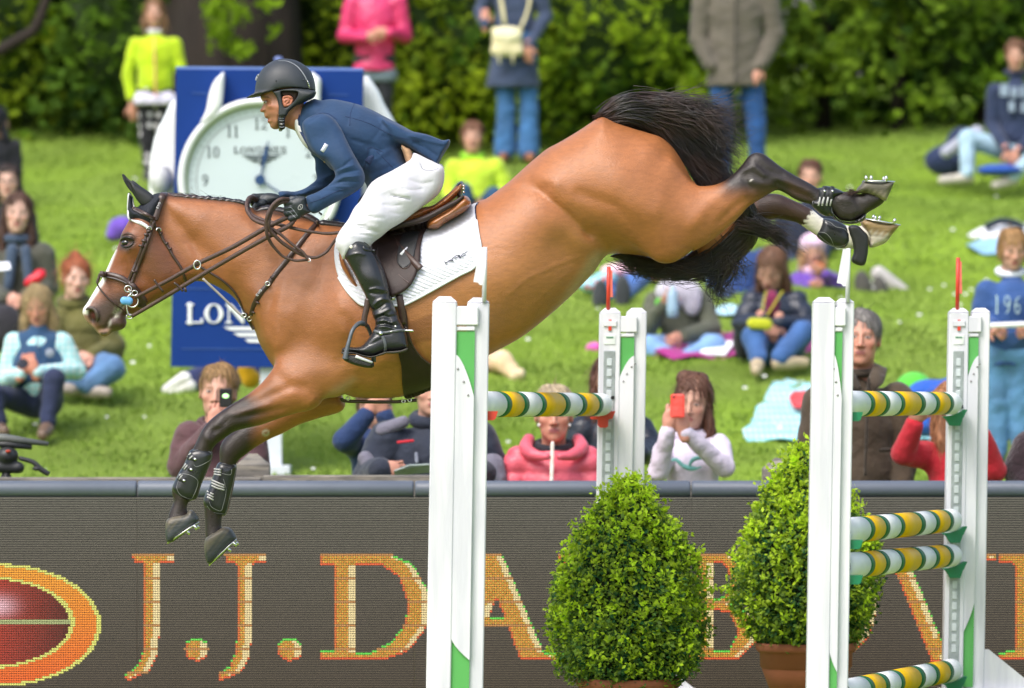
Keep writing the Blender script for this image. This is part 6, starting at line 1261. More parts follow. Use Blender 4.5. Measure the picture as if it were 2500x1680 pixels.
def disc(name, r0, r1, y0, y1, m, n=72):
    r0 /= sC; r1 /= sC; prof_ = [(r1*.995,-y1),(r1,-y1+.004),(r1,-y0)] ; prof_ = [(r0,-y0),(r0,-y1),(r1-.004,-y1),(r1,-y1+.004),(r1,-y0)]
    a = 2*np.pi*np.arange(n)/n; V = np.array([(c0.x+r*math.cos(t), YC-h if False else YC+(-h*-1), c0.z+r*math.sin(t)) for r, h in [(p,-q) for p, q in prof_] for t in a])
    k = len(prof_); F = [(i*n+j, i*n+(j+1)%n, ((i+1)%k)*n+(j+1)%n, ((i+1)%k)*n+j) for i in range(k) for j in range(n)]
    part(name, (V,F), m, ck, smooth=False)
def solid(name, r, y0, y1, m, cx=None, cz=None, n=64):
    r /= sC; x_, z_ = (c0.x, c0.z) if cx is None else (cx, cz); a = 2*np.pi*np.arange(n)/n
    part(name, prism([(x_+r*math.cos(t), z_+r*math.sin(t)) for t in a], y0, y1), m, ck, smooth=False)
solid('dial', 186, YC-.05, YC-.001, mat('dial_blue_white', (.54,.63,.67), rough=.3, var=.03, vscale=3))
def torus(name, r, w, y, m, ys=1.0):
    r /= sC; n = 96; V = []; k = 12
    for i in range(n):
        t = 6.28318*i/n
        for j in range(k):
            u = 6.28318*j/k; rr = r+w/sC*math.cos(u); V.append((c0.x+rr*math.cos(t), y-w/sC*ys*math.sin(u), c0.z+rr*math.sin(t)))
    part(name, (V, [(i*k+j, i*k+(j+1)%k, ((i+1)%n)*k+(j+1)%k, ((i+1)%n)*k+j) for i in range(n) for j in range(k)]), m, ck)
torus('bezel', 191, 10, YC-.06, wht, 2.0); torus('inner_ring', 180, 3.4, YC-.055, mat('ring_reflected_green', (.33,.40,.22), rough=.25, metal=.4), 1.5); torus('minute_track_line', 155, .8, YC-.0505, mat('dial_print', (.03,.045,.05), rough=.5), .4)  # olive colour of the inner ring stands in for a green reflection
ink = mat('dial_print')
for i in range(60):
    t = i/60*6.28318; r0, r1 = (158,172) if i % 5 == 0 else (163,170)
    a_ = [(cx0+r*math.cos(t)+s_*math.sin(t)*.8, cy0+r*math.sin(t)-s_*math.cos(t)*.8) for r, s_ in ((r0,-1),(r1,-1),(r1,1),(r0,1))]
    part('minute_mark', prism(pq(a_), YC-.0515, YC-.050), mat('dial_tick', (.28,.33,.34), rough=.5), ck, smooth=False)
for i in range(1,13):
    t = math.radians(i*30-90); nx, ny = cx0+137*math.cos(t)*(.985), cy0+137*math.sin(t); h = 26; tx = str(i); w_ = (len(tx)-1)*.34*h*.95+.3*h
    if tx in ('6',): continue
    x_ = nx-w_
    for c in tx: glyph('numeral', GL[c], x_, ny-h/2, h*.95, h, YC-.052, .002, .0022, ink, ck); x_ += h*.95*.68
word('LONGINES', 571, 359, 15.5, YC-.052, .002, .0016, ink, ck, 1.33)
def wings(cx, cy, w, y, m, sgnz=1, name='winged_logo'):
    for s_ in (-1,1):
        for k, (l, t_) in enumerate(((1.0,.0),(.78,.16),(.52,.32))):
            P = [(cx+s_*w*.06, cy+t_*w*.42), (cx+s_*w*.5*l, cy+t_*w*.42), (cx+s_*w*.42*l, cy+(t_+.09)*w*.42), (cx+s_*w*.06, cy+(t_+.10)*w*.42)]
            if s_ > 0: P = P[::-1]
            part(name, prism(pq(P), y-.003, y), m, ck, smooth=False)
    part(name, prism(pq([(cx-w*.06,cy+w*.24),(cx+w*.06,cy+w*.24),(cx+w*.02,cy+w*.12),(cx+w*.06,cy),(cx-w*.06,cy),(cx-w*.02,cy+w*.12)]), y-.003, y-.0001), m, ck, smooth=False)
wings(639, 380, 97, YC-.051, ink)
handm = mat('blue_steel_hand', (.015,.055,.16), rough=.3)
def hand(ang_to, L_, w_, y):
    dx, dy = ang_to; l = math.hypot(dx,dy); dx /= l; dy /= l
    P = [(cx0-dy*1.5,cy0+dx*1.5),(cx0+dx*L_*.25-dy*2,cy0+dy*L_*.25+dx*2),(cx0+dx*L_*.62-dy*w_,cy0+dy*L_*.62+dx*w_),(cx0+dx*L_,cy0+dy*L_),(cx0+dx*L_*.62+dy*w_,cy0+dy*L_*.62-dx*w_),(cx0+dx*L_*.25+dy*2,cy0+dy*L_*.25-dx*2),(cx0+dy*1.5,cy0-dx*1.5)]
    part('hand', prism(pq(P), y-.004, y), handm, ck, smooth=False)
hand((20,-97), 100, 5.5, YC-.062); hand((130,85), 150, 2.6, YC-.068); solid('hub', 12.5, YC-.078, YC-.07, handm)
word('LONGINES', 454, 743, 46, YC-.006, .006, .0055, mat('sign_white', (.80,.82,.84), rough=.5, var=.02), ck, 1.30)
wings(655, 798, 220, YC-.002, mat('sign_white'))
# small lamp standing behind the board top
part('top_knob', sdf([ELL(wp(680,146,YC+.1), (.028,.03,.022))], .006), mat('knob_blue', (.12,.16,.35), rough=.5), ck)

# ------------------------------------------------------------------ trees and shrubs along the top of the bank
bark = mat('dark_bark', (.020,.013,.010), rough=.95, var=.35, vscale=6, bump=.02, bscale=14, stretch=(1,1,.25))
leaf_m = mat('shrub_leaf', attr=True, rough=.75, var=.12, vscale=3, spec=.12, leaf=.4)
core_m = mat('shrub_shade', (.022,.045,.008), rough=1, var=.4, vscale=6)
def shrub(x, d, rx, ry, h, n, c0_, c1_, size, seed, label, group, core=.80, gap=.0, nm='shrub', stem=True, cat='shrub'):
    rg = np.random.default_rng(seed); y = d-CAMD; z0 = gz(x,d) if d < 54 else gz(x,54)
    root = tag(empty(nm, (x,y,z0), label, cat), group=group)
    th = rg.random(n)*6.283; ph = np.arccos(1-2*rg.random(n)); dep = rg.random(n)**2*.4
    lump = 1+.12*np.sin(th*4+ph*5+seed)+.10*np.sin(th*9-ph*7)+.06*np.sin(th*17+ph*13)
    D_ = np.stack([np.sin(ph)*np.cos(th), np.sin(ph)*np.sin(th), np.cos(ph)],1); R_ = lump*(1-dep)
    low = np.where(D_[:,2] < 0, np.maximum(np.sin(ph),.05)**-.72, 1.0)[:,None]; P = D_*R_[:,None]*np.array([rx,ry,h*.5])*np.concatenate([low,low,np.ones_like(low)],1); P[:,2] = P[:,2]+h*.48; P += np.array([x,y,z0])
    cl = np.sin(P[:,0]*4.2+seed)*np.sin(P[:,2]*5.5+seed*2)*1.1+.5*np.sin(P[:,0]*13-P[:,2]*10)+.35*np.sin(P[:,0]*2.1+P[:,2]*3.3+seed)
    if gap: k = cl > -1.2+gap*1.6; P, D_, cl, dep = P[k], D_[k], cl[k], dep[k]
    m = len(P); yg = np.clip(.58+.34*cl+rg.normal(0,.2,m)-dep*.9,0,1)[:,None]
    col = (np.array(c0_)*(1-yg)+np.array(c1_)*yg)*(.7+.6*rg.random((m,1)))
    N = D_+rg.normal(0,.6,(m,3)); N[:,2] += .5; N /= np.linalg.norm(N,axis=1,keepdims=True)
    N = N*.6+np.array([0,-.5,.45]); N /= np.linalg.norm(N,axis=1,keepdims=True); V, F, C_ = leaves(P, N, size*1.15, col, rg); ok = np.repeat(P[:,2] > z0-.05, 4)
    part('crown', (V,F), leaf_m, root, smooth=False, col=C_)
    if core: part('shade_core', sdf([ELL((x,y,z0+h*.47), (rx*core,ry*core,h*.5*core))], max(.08,rx*.08)), core_m, root)  # solid dark core added inside the leaves to block light
    if stem: part('trunk', tube([(x,y,z0-.05),(x+.03,y,z0+h*.3),(x-.02,y,z0+h*.6)], [.07,.05,.02], 8), bark, root)
    return root
dkg, mdg, ylg, brg = (.022,.055,.008),(.09,.17,.012),(.26,.31,.012),(.21,.29,.012)
X_ = lambda px, d: (px-1250)*d/FPX
for i, (px, d, rx, h, n, a, b_, sz, lab) in enumerate([
  (-60,52.0,1.3,2.6,5200,dkg,brg,.085,'dark green bush at the far left behind the black clothed person'),
  (200,52.4,1.1,2.8,5600,dkg,(.17,.24,.010),.085,'dark leafy bush left of the girl in the yellow jacket'),
  (370,51.6,.9,2.4,4000,dkg,mdg,.08,'shaded bush directly behind the girl in the yellow jacket'),  # leaf colours run from dark to mid green
  (770,52.8,.8,2.6,3000,(.02,.035,.008),ylg,.08,'thin yellow green bush beside the thick tree trunk'),
  (960,51.8,1.05,2.5,6000,(.045,.09,.010),(.27,.35,.014),.07,'feathery green bush behind the magenta jacket'),
  (1200,51.5,1.15,2.6,6800,(.05,.11,.010),(.28,.37,.014),.07,'bright green bush behind the woman with the cream bag'),
  (1440,51.4,1.15,2.6,6800,(.045,.10,.010),(.24,.36,.014),.07,'bright green bush right of the woman with the cream bag'),
  (1620,52.2,.7,2.3,2600,dkg,brg,.08,'small yellow green bush left of the man in the grey jacket'),
  (1830,53.5,1.0,2.0,2600,dkg,(.14,.23,.014),.085,'loose bush right of the man in the grey jacket'),
  (2010,52.6,1.0,2.2,3400,dkg,(.16,.25,.014),.085,'loose bush over the grey wall in the middle right'),
  (2190,52.2,1.0,2.5,3600,dkg,(.14,.23,.014),.085,'dark loose bush left of the boy in the navy hoodie'),
  (2400,52.6,1.1,2.8,5200,dkg,(.14,.25,.012),.085,'dense dark bush behind the boy in the navy hoodie')]):
    gap = .62 if 1600 < px < 2300 else 0; n = int(n*.8) if gap else n
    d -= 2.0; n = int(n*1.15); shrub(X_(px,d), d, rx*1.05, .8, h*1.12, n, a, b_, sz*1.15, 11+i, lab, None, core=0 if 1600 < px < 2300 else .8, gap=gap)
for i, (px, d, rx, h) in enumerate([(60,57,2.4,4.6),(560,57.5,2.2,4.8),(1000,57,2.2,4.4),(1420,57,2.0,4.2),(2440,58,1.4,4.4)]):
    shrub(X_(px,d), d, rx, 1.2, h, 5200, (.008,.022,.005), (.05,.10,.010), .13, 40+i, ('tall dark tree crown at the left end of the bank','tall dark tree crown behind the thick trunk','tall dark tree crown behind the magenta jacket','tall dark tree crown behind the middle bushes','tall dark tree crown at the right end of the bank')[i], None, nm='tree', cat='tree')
def gnarl(px0, px1, d, label):
    x0, x1 = X_(px0,d), X_(px1,d); z0 = gz(0,d); n = 40; prof = [((x1-x0)/2*(1.25-.25*min(1,t*3)), z0-.1+t*5) for t in np.linspace(0,1,14)]
    V, F = lathe(prof, n, 'z', ((x0+x1)/2, d-CAMD+.2, 0)); th = np.arctan2(V[:,1]-(d-CAMD+.2), V[:,0]-(x0+x1)/2); V[:,0] += .03*np.cos(th*9+V[:,2]); V[:,1] += .03*np.sin(th*11+V[:,2]*1.3)
    root = tag(empty('tree', ((x0+x1)/2,d-CAMD+.2,z0), label, 'tree')); part('trunk', (V,F), bark, root); return root
tr = gnarl(415,715,48.75,'thick dark tree trunk behind the clock board')
rg = np.random.default_rng(5); P = []
for cx, cy, w, h, n in ((520,25,22,26,26),(560,10,30,18,26),(535,82,20,18,22),(575,120,30,16,34),(545,50,16,20,14),(655,15,14,14,10),(665,85,10,10,6),(590,45,20,16,12)):
    for _ in range(n*2): P.append(wp(cx+rg.normal(0,w*.55), cy+rg.normal(0,h*.55), 47.9-CAMD+rg.normal(0,.15)))
P = np.array([tuple(p) for p in P]); N = rg.normal(0,.5,(len(P),3)); N[:,1] -= 1; N[:,2] += .4; N /= np.linalg.norm(N,axis=1,keepdims=True)
V, F, C_ = leaves(P, N, .075, np.array((.16,.27,.010))*(.7+.6*rg.random((len(P),1))), rg); part('foliage', (V,F), leaf_m, tr, smooth=False, col=C_)
for k, pts in enumerate((((560,-60),(540,30),(560,110)),((600,-60),(560,20),(520,30)))): part('branch', tube([wp(*p,48.0-CAMD) for p in pts], [.02,.012,.005], 6, sm=4), bark, tr)
lb = tag(empty('fallen_branch', tuple(wp(70,60,50.2-CAMD)), 'dark bare bough slanting through the left bush', 'branch')); part('bough', tube([wp(*p,48.3-CAMD) for p in ((-20,135),(40,100),(85,70),(110,10),(130,-40))], [.05,.05,.045,.04,.035], 8, sm=4), bark, lb)
wallm = mat('grey_render', (.28,.27,.30), rough=.9, var=.15, vscale=1.2, vary2=('a3a0a6', .8))
bw = tag(empty('garden_wall', (X_(1950,60),36,gz(0,54)), 'grey rendered wall showing through the loose bushes at right', 'wall'))
part('wall_face', box(X_(1560,60), X_(2700,60), 36, 36.3, gz(0,54)-.4, gz(0,54)+2.6), wallm, bw, smooth=False); part('coping', box(X_(1555,60), X_(2705,60), 35.95, 36.35, gz(0,54)+2.603, gz(0,54)+2.7), wallm, bw, smooth=False)
gwl = tag(empty('pale_building', (X_(1720,66),42,gz(0,54)), 'pale grey house wall glimpsed beside the grey jacket', 'building'))
part('wall_face', box(X_(1600,66), X_(1960,66), 42, 46, gz(0,54), gz(0,54)+5), mat('pale_render', (.60,.60,.62), rough=.9, var=.12, vscale=2), gwl, smooth=False)
part('window', box(X_(1690,66), X_(1760,66), 41.95, 41.99, gz(0,54)+2.9, gz(0,54)+4), mat('window_dark', (.06,.07,.09), rough=.2), gwl, smooth=False)
# ================================================================== spectators
def T_(V, R, s, o): return (np.asarray(V)*s)@np.array(R).T+np.array(o)
def rotm(yaw=0, pitch=0, roll=0):
    """yaw turns to the viewer's right, pitch looks down, roll tips clockwise (degrees)"""
    return np.array(Matrix.Rotation(math.radians(roll),3,'Y') @ Matrix.Rotation(math.radians(yaw),3,'Z') @ Matrix.Rotation(math.radians(pitch),3,'X'))
def head_mesh(male):
    j = 1.12 if male else 1.0
    q = [ELL((0,.018,.032),(.077,.096,.086),k=.02), ELL((0,-.018,-.030),(.061,.068,.078),k=.03), ELL((0,-.034,-.074),(.044*j,.046,.040*j),k=.03), ELL((0,-.064,-.098*(1+.03*male)),(.020*j,.017,.016),k=.02),
         CAP((0,-.086,.012),(0,-.103,-.030),.0075,.0115,k=.012), ELL((-.012,-.092,-.034),(.009,.010,.008),k=.006), ELL((.012,-.092,-.034),(.009,.010,.008),k=.006),
         CAP((-.030,-.071,.025),(.030,-.071,.025),.009*j,k=.016), ELL((-.040,-.058,-.020),(.022,.020,.020),k=.02), ELL((.040,-.058,-.020),(.022,.020,.020),k=.02),
         ELL((-.030,-.096,.006),(.018,.013,.010),k=.012,sub=True), ELL((.030,-.096,.006),(.018,.013,.010),k=.012,sub=True), ELL((-.030,-.070,.004),(.0145,.0145,.0120),k=.004), ELL((.030,-.070,.004),(.0145,.0145,.0120),k=.004),
         CAP((-.019,-.078,-.0595),(.019,-.078,-.0595),.0075,k=.006,ys=1.3), CAP((-.016,-.078,-.069),(.016,-.078,-.069),.0085,k=.006,ys=1.3), CAP((-.022,-.094,-.0640),(.022,-.094,-.0640),.0032,k=.004,sub=True),
         ELL((-.077,.008,-.006),(.010,.019,.030),k=.008), ELL((.077,.008,-.006),(.010,.019,.030),k=.008), ELL((-.084,.004,-.004),(.006,.011,.018),k=.005,sub=True), ELL((.084,.004,-.004),(.006,.011,.018),k=.005,sub=True),
         CAP((0,.022,-.05),(0,.034,-.17),.050*j,.055*j,k=.03)]
    return sdf(q, .0048)
HM = {0: head_mesh(0), 1: head_mesh(1)}
def head_paint(V, sk, hairc, lip=(.40,.10,.085), rosy=.35, smile=False, glasses=False):
    x, y, z = V[:,0], V[:,1], V[:,2]; ax = np.abs(x); f = y < -.045
    C = np.tile(np.array(sk), (len(V),1))
    C = blend(C, rosy*np.exp(-((ax-.042)/.018)**2-((z+.028)/.018)**2)*f, (sk[0]*1.05,sk[1]*.62,sk[2]*.62)); C = blend(C, rosy*np.exp(-(ax/.014)**2-((z+.032)/.012)**2)*f, (sk[0],sk[1]*.62,sk[2]*.6))
    C = blend(C, f*sstep(1.15,.8,np.hypot(ax/.0235,(z+.064)/.0115)), lip)
    C = blend(C, f*sstep(.0022,.0008,np.abs(z+.0642))*(ax < .021)*.6, (.12,.03,.025))
    zb_ = .0235-.012*np.clip((ax-.012)/.034,0,1)**2; C = blend(C, f*sstep(.0052,.0022,np.abs(z-zb_))*(ax > .012)*(ax < .046)*.5, hairc)
    e = np.hypot((ax-.030)/.0120, (z-.004)/.0050); C = blend(C, f*sstep(1.5,1.1,e)*.4, (sk[0]*.55,sk[1]*.42,sk[2]*.40)); C = blend(C, f*sstep(1.08,.9,e), (.40,.37,.35))
    C = blend(C, f*sstep(.0062,.0048,np.hypot(ax-.030,z-.004)), (.05,.035,.025)); C = blend(C, f*(np.abs(z-.0105) < .0020)*(np.abs(ax-.030) < .0145)*.6, (.04,.025,.02))
    C = blend(C, f*sstep(.0045,.002,np.hypot(ax-.008,(z+.0415)))*.7, (.10,.03,.025)); C = blend(C, sstep(-.10,-.14,z)*.12, (.2,.09,.06))
    return C
HSEG = {}
def hand_mesh(curl):
    if curl in HSEG: return HSEG[curl]
    # local: wrist at origin, fingers along +z, back of the hand towards -y, thumb on +x
    q = [ELL((0,0,.045),(.041,.015,.050),k=.01), CAP((0,0,-.03),(0,0,.02),.026,.028,k=.015,ys=.75)]
    for i, (x, L_, r) in enumerate(((.028,.072,.0085),(.010,.080,.0088),(-.009,.074,.0085),(-.027,.058,.0078))):
        a = np.array([x,0,.085]); d = np.array([x*.10,0,1.]); d /= np.linalg.norm(d); p = a-np.array([0,0,.02])
        for k, f in enumerate((.45,.32,.23)):
            ang = math.radians(curl*(.55 if k == 0 else 1)*(k+1) if curl < 60 else curl*(k+.7)); c, s = math.cos(ang), math.sin(ang)
            n_ = p+(L_*f+(.02 if k == 0 else 0))*np.array([d[0]*c, s, d[2]*c]); q.append(CAP(p, n_, r*(1-.10*k), r*(1-.10*(k+1)), k=.003)); p = n_
    t0 = np.array([.026,.004,.020]); t1 = t0+np.array([.030,.012,.024]); t2 = t1+np.array([.010,.014,.028]); q += [CAP(t0,t1,.013,.0105,k=.008), CAP(t1,t2,.0105,.0085,k=.004)]
    HSEG[curl] = sdf(q, .0042); return HSEG[curl]
def frame_from(z, yhint):
    z = np.array(z,float); z /= np.linalg.norm(z); y = np.array(yhint,float); y = y-z*(y@z); y /= np.linalg.norm(y)+1e-9; x = np.cross(y,z); return np.stack([x,y,z],1)
_fab = {}
def fab(hexc, kind='cloth'):
    k = (hexc, kind)
    if k in _fab: return _fab[k]
    c = srgb(hexc) if isinstance(hexc, str) else hexc
    n = 'fabric_%02d' % len(_fab)
    if kind == 'denim': m = mat(n, c, rough=.85, var=.30, vscale=7, bump=.016, bscale=17, sheen=.1)
    elif kind == 'shiny': m = mat(n, c, rough=.42, var=.14, vscale=9, bump=.012, bscale=16)
    elif kind == 'hair': m = mat(n, c, rough=.5, var=.45, vscale=26, bump=.006, bscale=60, stretch=(2.2,2.2,.5), spec=.4)
    elif kind == 'fluffy': m = mat(n, c, rough=1, var=.35, vscale=60, bump=.012, bscale=60, sheen=.4)
    else: m = mat(n, c, rough=.88, var=.18, vscale=8, bump=.020, bscale=13, sheen=.15)
    if kind in ('dots','plaid','floral'):
        t = m.node_tree; b = t.nodes['Principled BSDF']; tc = t.nodes.new('ShaderNodeTexCoord'); mx = t.nodes.new('ShaderNodeMix'); mx.data_type = 'RGBA'
        mx.inputs[6].default_value = (*c,1); mx.inputs[7].default_value = (.62,.60,.62,1)
        if kind == 'plaid':
            w1 = t.nodes.new('ShaderNodeTexWave'); w1.inputs['Scale'].default_value = 9; w2 = t.nodes.new('ShaderNodeTexWave'); w2.bands_direction = 'Z'; w2.inputs['Scale'].default_value = 9
            mm = t.nodes.new('ShaderNodeMath'); mm.operation = 'MULTIPLY'
            for w in (w1,w2): t.links.new(tc.outputs['Object'], w.inputs['Vector'])
            t.links.new(w1.outputs['Fac'], mm.inputs[0]); t.links.new(w2.outputs['Fac'], mm.inputs[1]); t.links.new(mm.outputs[0], mx.inputs[0]); mx.inputs[7].default_value = (.75,.80,.80,1)
        else:
            v = t.nodes.new('ShaderNodeTexVoronoi'); v.inputs['Scale'].default_value = 13 if kind == 'dots' else 16; v.inputs['Randomness'].default_value = .35; t.links.new(tc.outputs['Object'], v.inputs['Vector'])
            r = t.nodes.new('ShaderNodeMapRange'); r.inputs[1].default_value = .36; r.inputs[2].default_value = .30; t.links.new(v.outputs['Distance'], r.inputs[0]); t.links.new(r.outputs[0], mx.inputs[0])
            if kind == 'floral': mx.inputs[7].default_value = (.70,.20,.22,1)
        t.links.new(mx.outputs[2], b.inputs['Base Color'])
    _fab[k] = m; return m
def puckers(V, F, amp, seed, f=26, puff=0):
    N = vnorm(V, F); a = np.sin(V[:,2]*f+V[:,0]*f*.7+seed)*np.sin(V[:,0]*f*.8-V[:,1]*f*.6+seed*2)+.6*np.sin(V[:,2]*f*2.1-V[:,0]*f*1.3)
    w = np.sin(V[:,0]*7+seed)*.9+np.sin(V[:,2]*5-seed)*.7
    rid = 1-np.abs(np.sin(V[:,2]*f*.55+V[:,0]*f*.22*np.sin(seed)+w*1.6)); rid2 = 1-np.abs(np.sin(V[:,0]*f*.5-V[:,2]*f*.28+w*1.3+1))
    d = amp*(a*.6+1.7*rid**3-1.3*rid2**3)
    if puff: d = d+.016*(np.abs(np.sin(V[:,2]*math.pi/puff+.18*np.sin(V[:,0]*9)))**.55-.6)
    return V+N*d[:,None]
skins = {'fair': (.56,.31,.225), 'pale': (.62,.38,.30), 'warm': (.47,.24,.155), 'ruddy': (.55,.26,.18)}
def human(label, D, head, top, sk='fair', hair=None, hairk='short', face=(0,0,0), hs=1.0, male=0, sh=None, el=None, wr=None, hips=None, kn=None, an=None, toe=None, bot='2a3a5a', botk='denim', shoe='403028', topk='cloth',
          bulk=1.0, armr=.052, leg=.072, hem=None, hem_r=None, curl=30, hands=(1,1), hdir=(None,None), extra=None, collar=None, puff=0, neckc=None, group='spectators watching from the grass bank', wide=1.0, flare=0, lipc=(.42,.13,.11), nofeet=False):
    y0 = D-CAMD; s = FPX/D
    P = lambda q: np.array(tuple(wp(q[0], q[1], y0+(q[2] if len(q) > 2 else 0))))
    H = P(head); R = rotm(*face); seed = int(abs(head[0]*7+head[1]*3))
    hips_ = P(hips); root = tag(empty('person', (hips_[0], y0, gzz(hips_[0], y0)), label, 'person', group))
    S = [P(q) for q in sh]; E = [P(q) for q in el]; W = [P(q) for q in wr]
    neck = H+R@np.array([0,.034,-.150])*hs; chestT = (S[0]+S[1])/2; ax_ = chestT-hips_; L_ = np.linalg.norm(ax_); ax_ = ax_/L_
    X = S[1]-S[0]; wS = np.linalg.norm(X)/2; X = X-ax_*(X@ax_); X /= np.linalg.norm(X); Rt = np.stack([X, np.cross(ax_, X), ax_],1)
    def trunk(g, r_):
        return [ELL(hips_+ax_*L_*.70, (wS*.90+g, .105*bulk*r_+g, L_*.36+g*.5), k=.03, rot=Rt), ELL(hips_+ax_*L_*.28, (wS*.82*wide+g, .112*bulk*r_+g, L_*.40+g), k=.05, rot=Rt),
                CAP(S[0]*.86+chestT*.14-ax_*.035, S[1]*.86+chestT*.14-ax_*.035, .052+g, k=.04), CAP(chestT-ax_*.02, neck*.7+chestT*.3, .058+g*.6, .050+g*.5, k=.03)]
    hp = [hips_-X*wS*.45, hips_+X*wS*.45]; K = A = None
    limbs = []
    for i in (0,1): limbs += [CAP(S[i]-ax_*.03, E[i], armr*.72, armr*.6, k=.02), CAP(E[i], W[i], armr*.6, .024, k=.02)]
    if kn: K = [P(q) for q in kn]; A = [P(q) for q in an]; limbs += [c for i in (0,1) for c in (CAP(hp[i], K[i], leg*.8, leg*.6, k=.03), CAP(K[i], A[i], leg*.55, .032, k=.02))]
    V0, F0 = sdf(trunk(-.022, .9)+limbs, .022)
    skc = np.array(skins[sk]); col = [np.tile(skc,(len(V0),1))]; Vs = [V0]; Fs = [F0]; n = len(V0)
    hv, hf = HM[male]; hc = srgb(hair) if hair else (.1,.06,.04)
    Vs.append(T_(hv, R, hs, H)); Fs.append(hf+n); col.append(head_paint(hv, skins[sk], tuple(c*.8 for c in hc), lipc)); n += len(hv)
    for i in (0,1):
        if not hands[i]: continue
        d = W[i]-E[i]; 
        z = d if hdir[i] is None else np.array(hdir[i],float)
        Rh = frame_from(z, (0.15*(1 if i else -1), 1 if hdir[i] is not None or True else 0, 0))
        m = hand_mesh(curl); Vh = m[0].copy()
        if i == 1: Vh[:,0] *= -1
        Vh = T_(Vh, Rh, hs, W[i]); Vs.append(Vh); Fs.append((m[1][:,::-1] if i == 1 else m[1])+n); n += len(Vh); col.append(np.tile(skc*np.array([1.0,.86,.84]),(len(Vh),1)))
    part('body', (np.concatenate(Vs), np.concatenate(Fs)), mat('spectator_skin', attr=True, rough=.5, var=.05, vscale=60, sss=.06), root, col=np.concatenate(col))
    # top garment
    tp = trunk(.012, 1.0)
    for i in (0,1): tp += [CAP(S[i]-ax_*.025, E[i], armr*1.12, armr*.96, k=.014), CAP(E[i], W[i]+(E[i]-W[i])*.06, armr*.96, armr*.72, k=.008)]
    if hem is not None:
        Hm = P(hem); tp.append(CAP(hips_+ax_*.05, Hm-np.array([0,0,(hem_r or .2)*.55]), wS*.80*wide, (hem_r or wS*.98*wide), k=.03, ys=.74)); tp.append(PLN(Hm[2]-.02))
    V, F = sdf(tp, .013); V = puckers(V, F, .0028, seed, 24, puff); part('jacket', (V,F), top if not isinstance(top,str) else fab(top, topk), root)
    if collar:
        c = H+R@np.array([0,.026,-.125])*hs; rr = .072*hs; t = np.linspace(0, 2*np.pi, 22)
        Q = np.stack([c[0]+rr*np.cos(t)*1.05, c[1]+rr*np.sin(t)*.9+.005, c[2]-.012+.02*np.sin(t)],1)
        part('collar', tube(Q, .021 if collar[1] == 's' else .034, 8, cap=False), fab(collar[0]) if isinstance(collar[0], str) else collar[0], root)
    if kn:
        bt_ = [ELL(hips_+ax_*.02, (wS*.88*wide, .115, .11), k=.04, rot=Rt)]
        for i in (0,1): bt_ += [CAP(hp[i], K[i], leg*1.12, leg*.86, k=.03), CAP(K[i], A[i], leg*.84, leg*.66+flare, k=.02)]
        V, F = sdf(bt_, .014); V = puckers(V, F, .0026, seed+3, 28); part('trousers', (V,F), fab(bot, botk), root)
        if not nofeet:
            for i in (0,1):
                T = P(toe[i]); a = A[i]+np.array([0,.0,-.035]); d = T-a; d /= np.linalg.norm(d)+1e-9
                V, F = sdf([CAP(a-d*.02, a+d*.05, .040,.042,k=.02), CAP(a+d*.05, T, .042, .034, k=.02), CAP(a-d*.03+np.array([0,0,-.022]), T+np.array([0,0,-.014]), .026,.024,k=.008)], .010)
                part('shoe', (V,F), fab(shoe, 'shiny'), root)
    # hair
    if hair and hairk:
        L = lambda v: H+R@np.array(v)*hs; q = []
        RR = R
        cap_ = [ELL(L((0,.026,.044)), np.array((.086,.102,.088))*hs, k=.02, rot=RR)]
        cut = [ELL(L((0,-.114,-.006)), np.array((.065,.072,.092))*hs, k=.012, rot=RR, sub=True)]
        nk = [ELL(L((0,-.05,-.115)), np.array((.12,.11,.075))*hs, k=.02, rot=RR, sub=True)]
        if hairk == 'short': q = cap_+[ELL(L((0,.06,-.01)), np.array((.072,.05,.06))*hs, k=.02, rot=RR)]+cut+nk
        if hairk == 'fringe': q = cap_+[ELL(L((-.05,.02,.0)), np.array((.036,.06,.07))*hs,k=.02,rot=RR), ELL(L((.05,.02,.0)), np.array((.036,.06,.07))*hs,k=.02,rot=RR), ELL(L((0,-.115,-.035)), np.array((.060,.060,.062))*hs, k=.010, rot=RR, sub=True)]
        if hairk in ('long','bob','wavy'):
            e = {'long':-.27,'bob':-.14,'wavy':-.22}[hairk]
            q = cap_+cut+[CAP(L((-.070,.010,.02)), L((-.085,-.005,e*.55)), .022*hs,.027*hs,k=.02), CAP(L((-.085,-.005,e*.55)), L((-.075,-.03,e)), .027*hs,.014*hs,k=.02),
                 CAP(L((.070,.010,.02)), L((.085,-.005,e*.55)), .022*hs,.027*hs,k=.02), CAP(L((.085,-.005,e*.55)), L((.075,-.03,e)), .027*hs,.014*hs,k=.02), CAP(L((0,.07,.02)), L((0,.085,e)), .07*hs,.05*hs,k=.03)]
        if hairk == 'pony': q = cap_+cut+nk+[CAP(L((0,.09,.09)), L((.03,.16,.02)), .04*hs,.05*hs,k=.02), CAP(L((.03,.16,.02)), L((.05,.16,-.16)), .05*hs,.02*hs,k=.02), CAP(L((0,.04,.11)), L((0,.09,.12)), .035*hs,.035*hs,k=.02)]
        q = [dict(c_, k=min(c_['k'],.014)) for c_ in q]; V, F = sdf(q, .0085 if D > 33 else .0065); sd = seed*.1; N = vnorm(V, F); V = V+N*(.0035*np.sin((V[:,0]*1.3+V[:,1])*170+6*np.sin(V[:,2]*12+sd))+.004*np.sin(V[:,2]*40+V[:,0]*60+sd))[:,None]
        hb = part('hair', (V,F), fab(hair, 'hair'), root)
        g = np.random.default_rng(seed); nS = 1300 if D < 39 else 600; idx = g.choice(len(V), nS); SV, SF = [], []
        ll = .05 if hairk in ('short','fringe') else .11
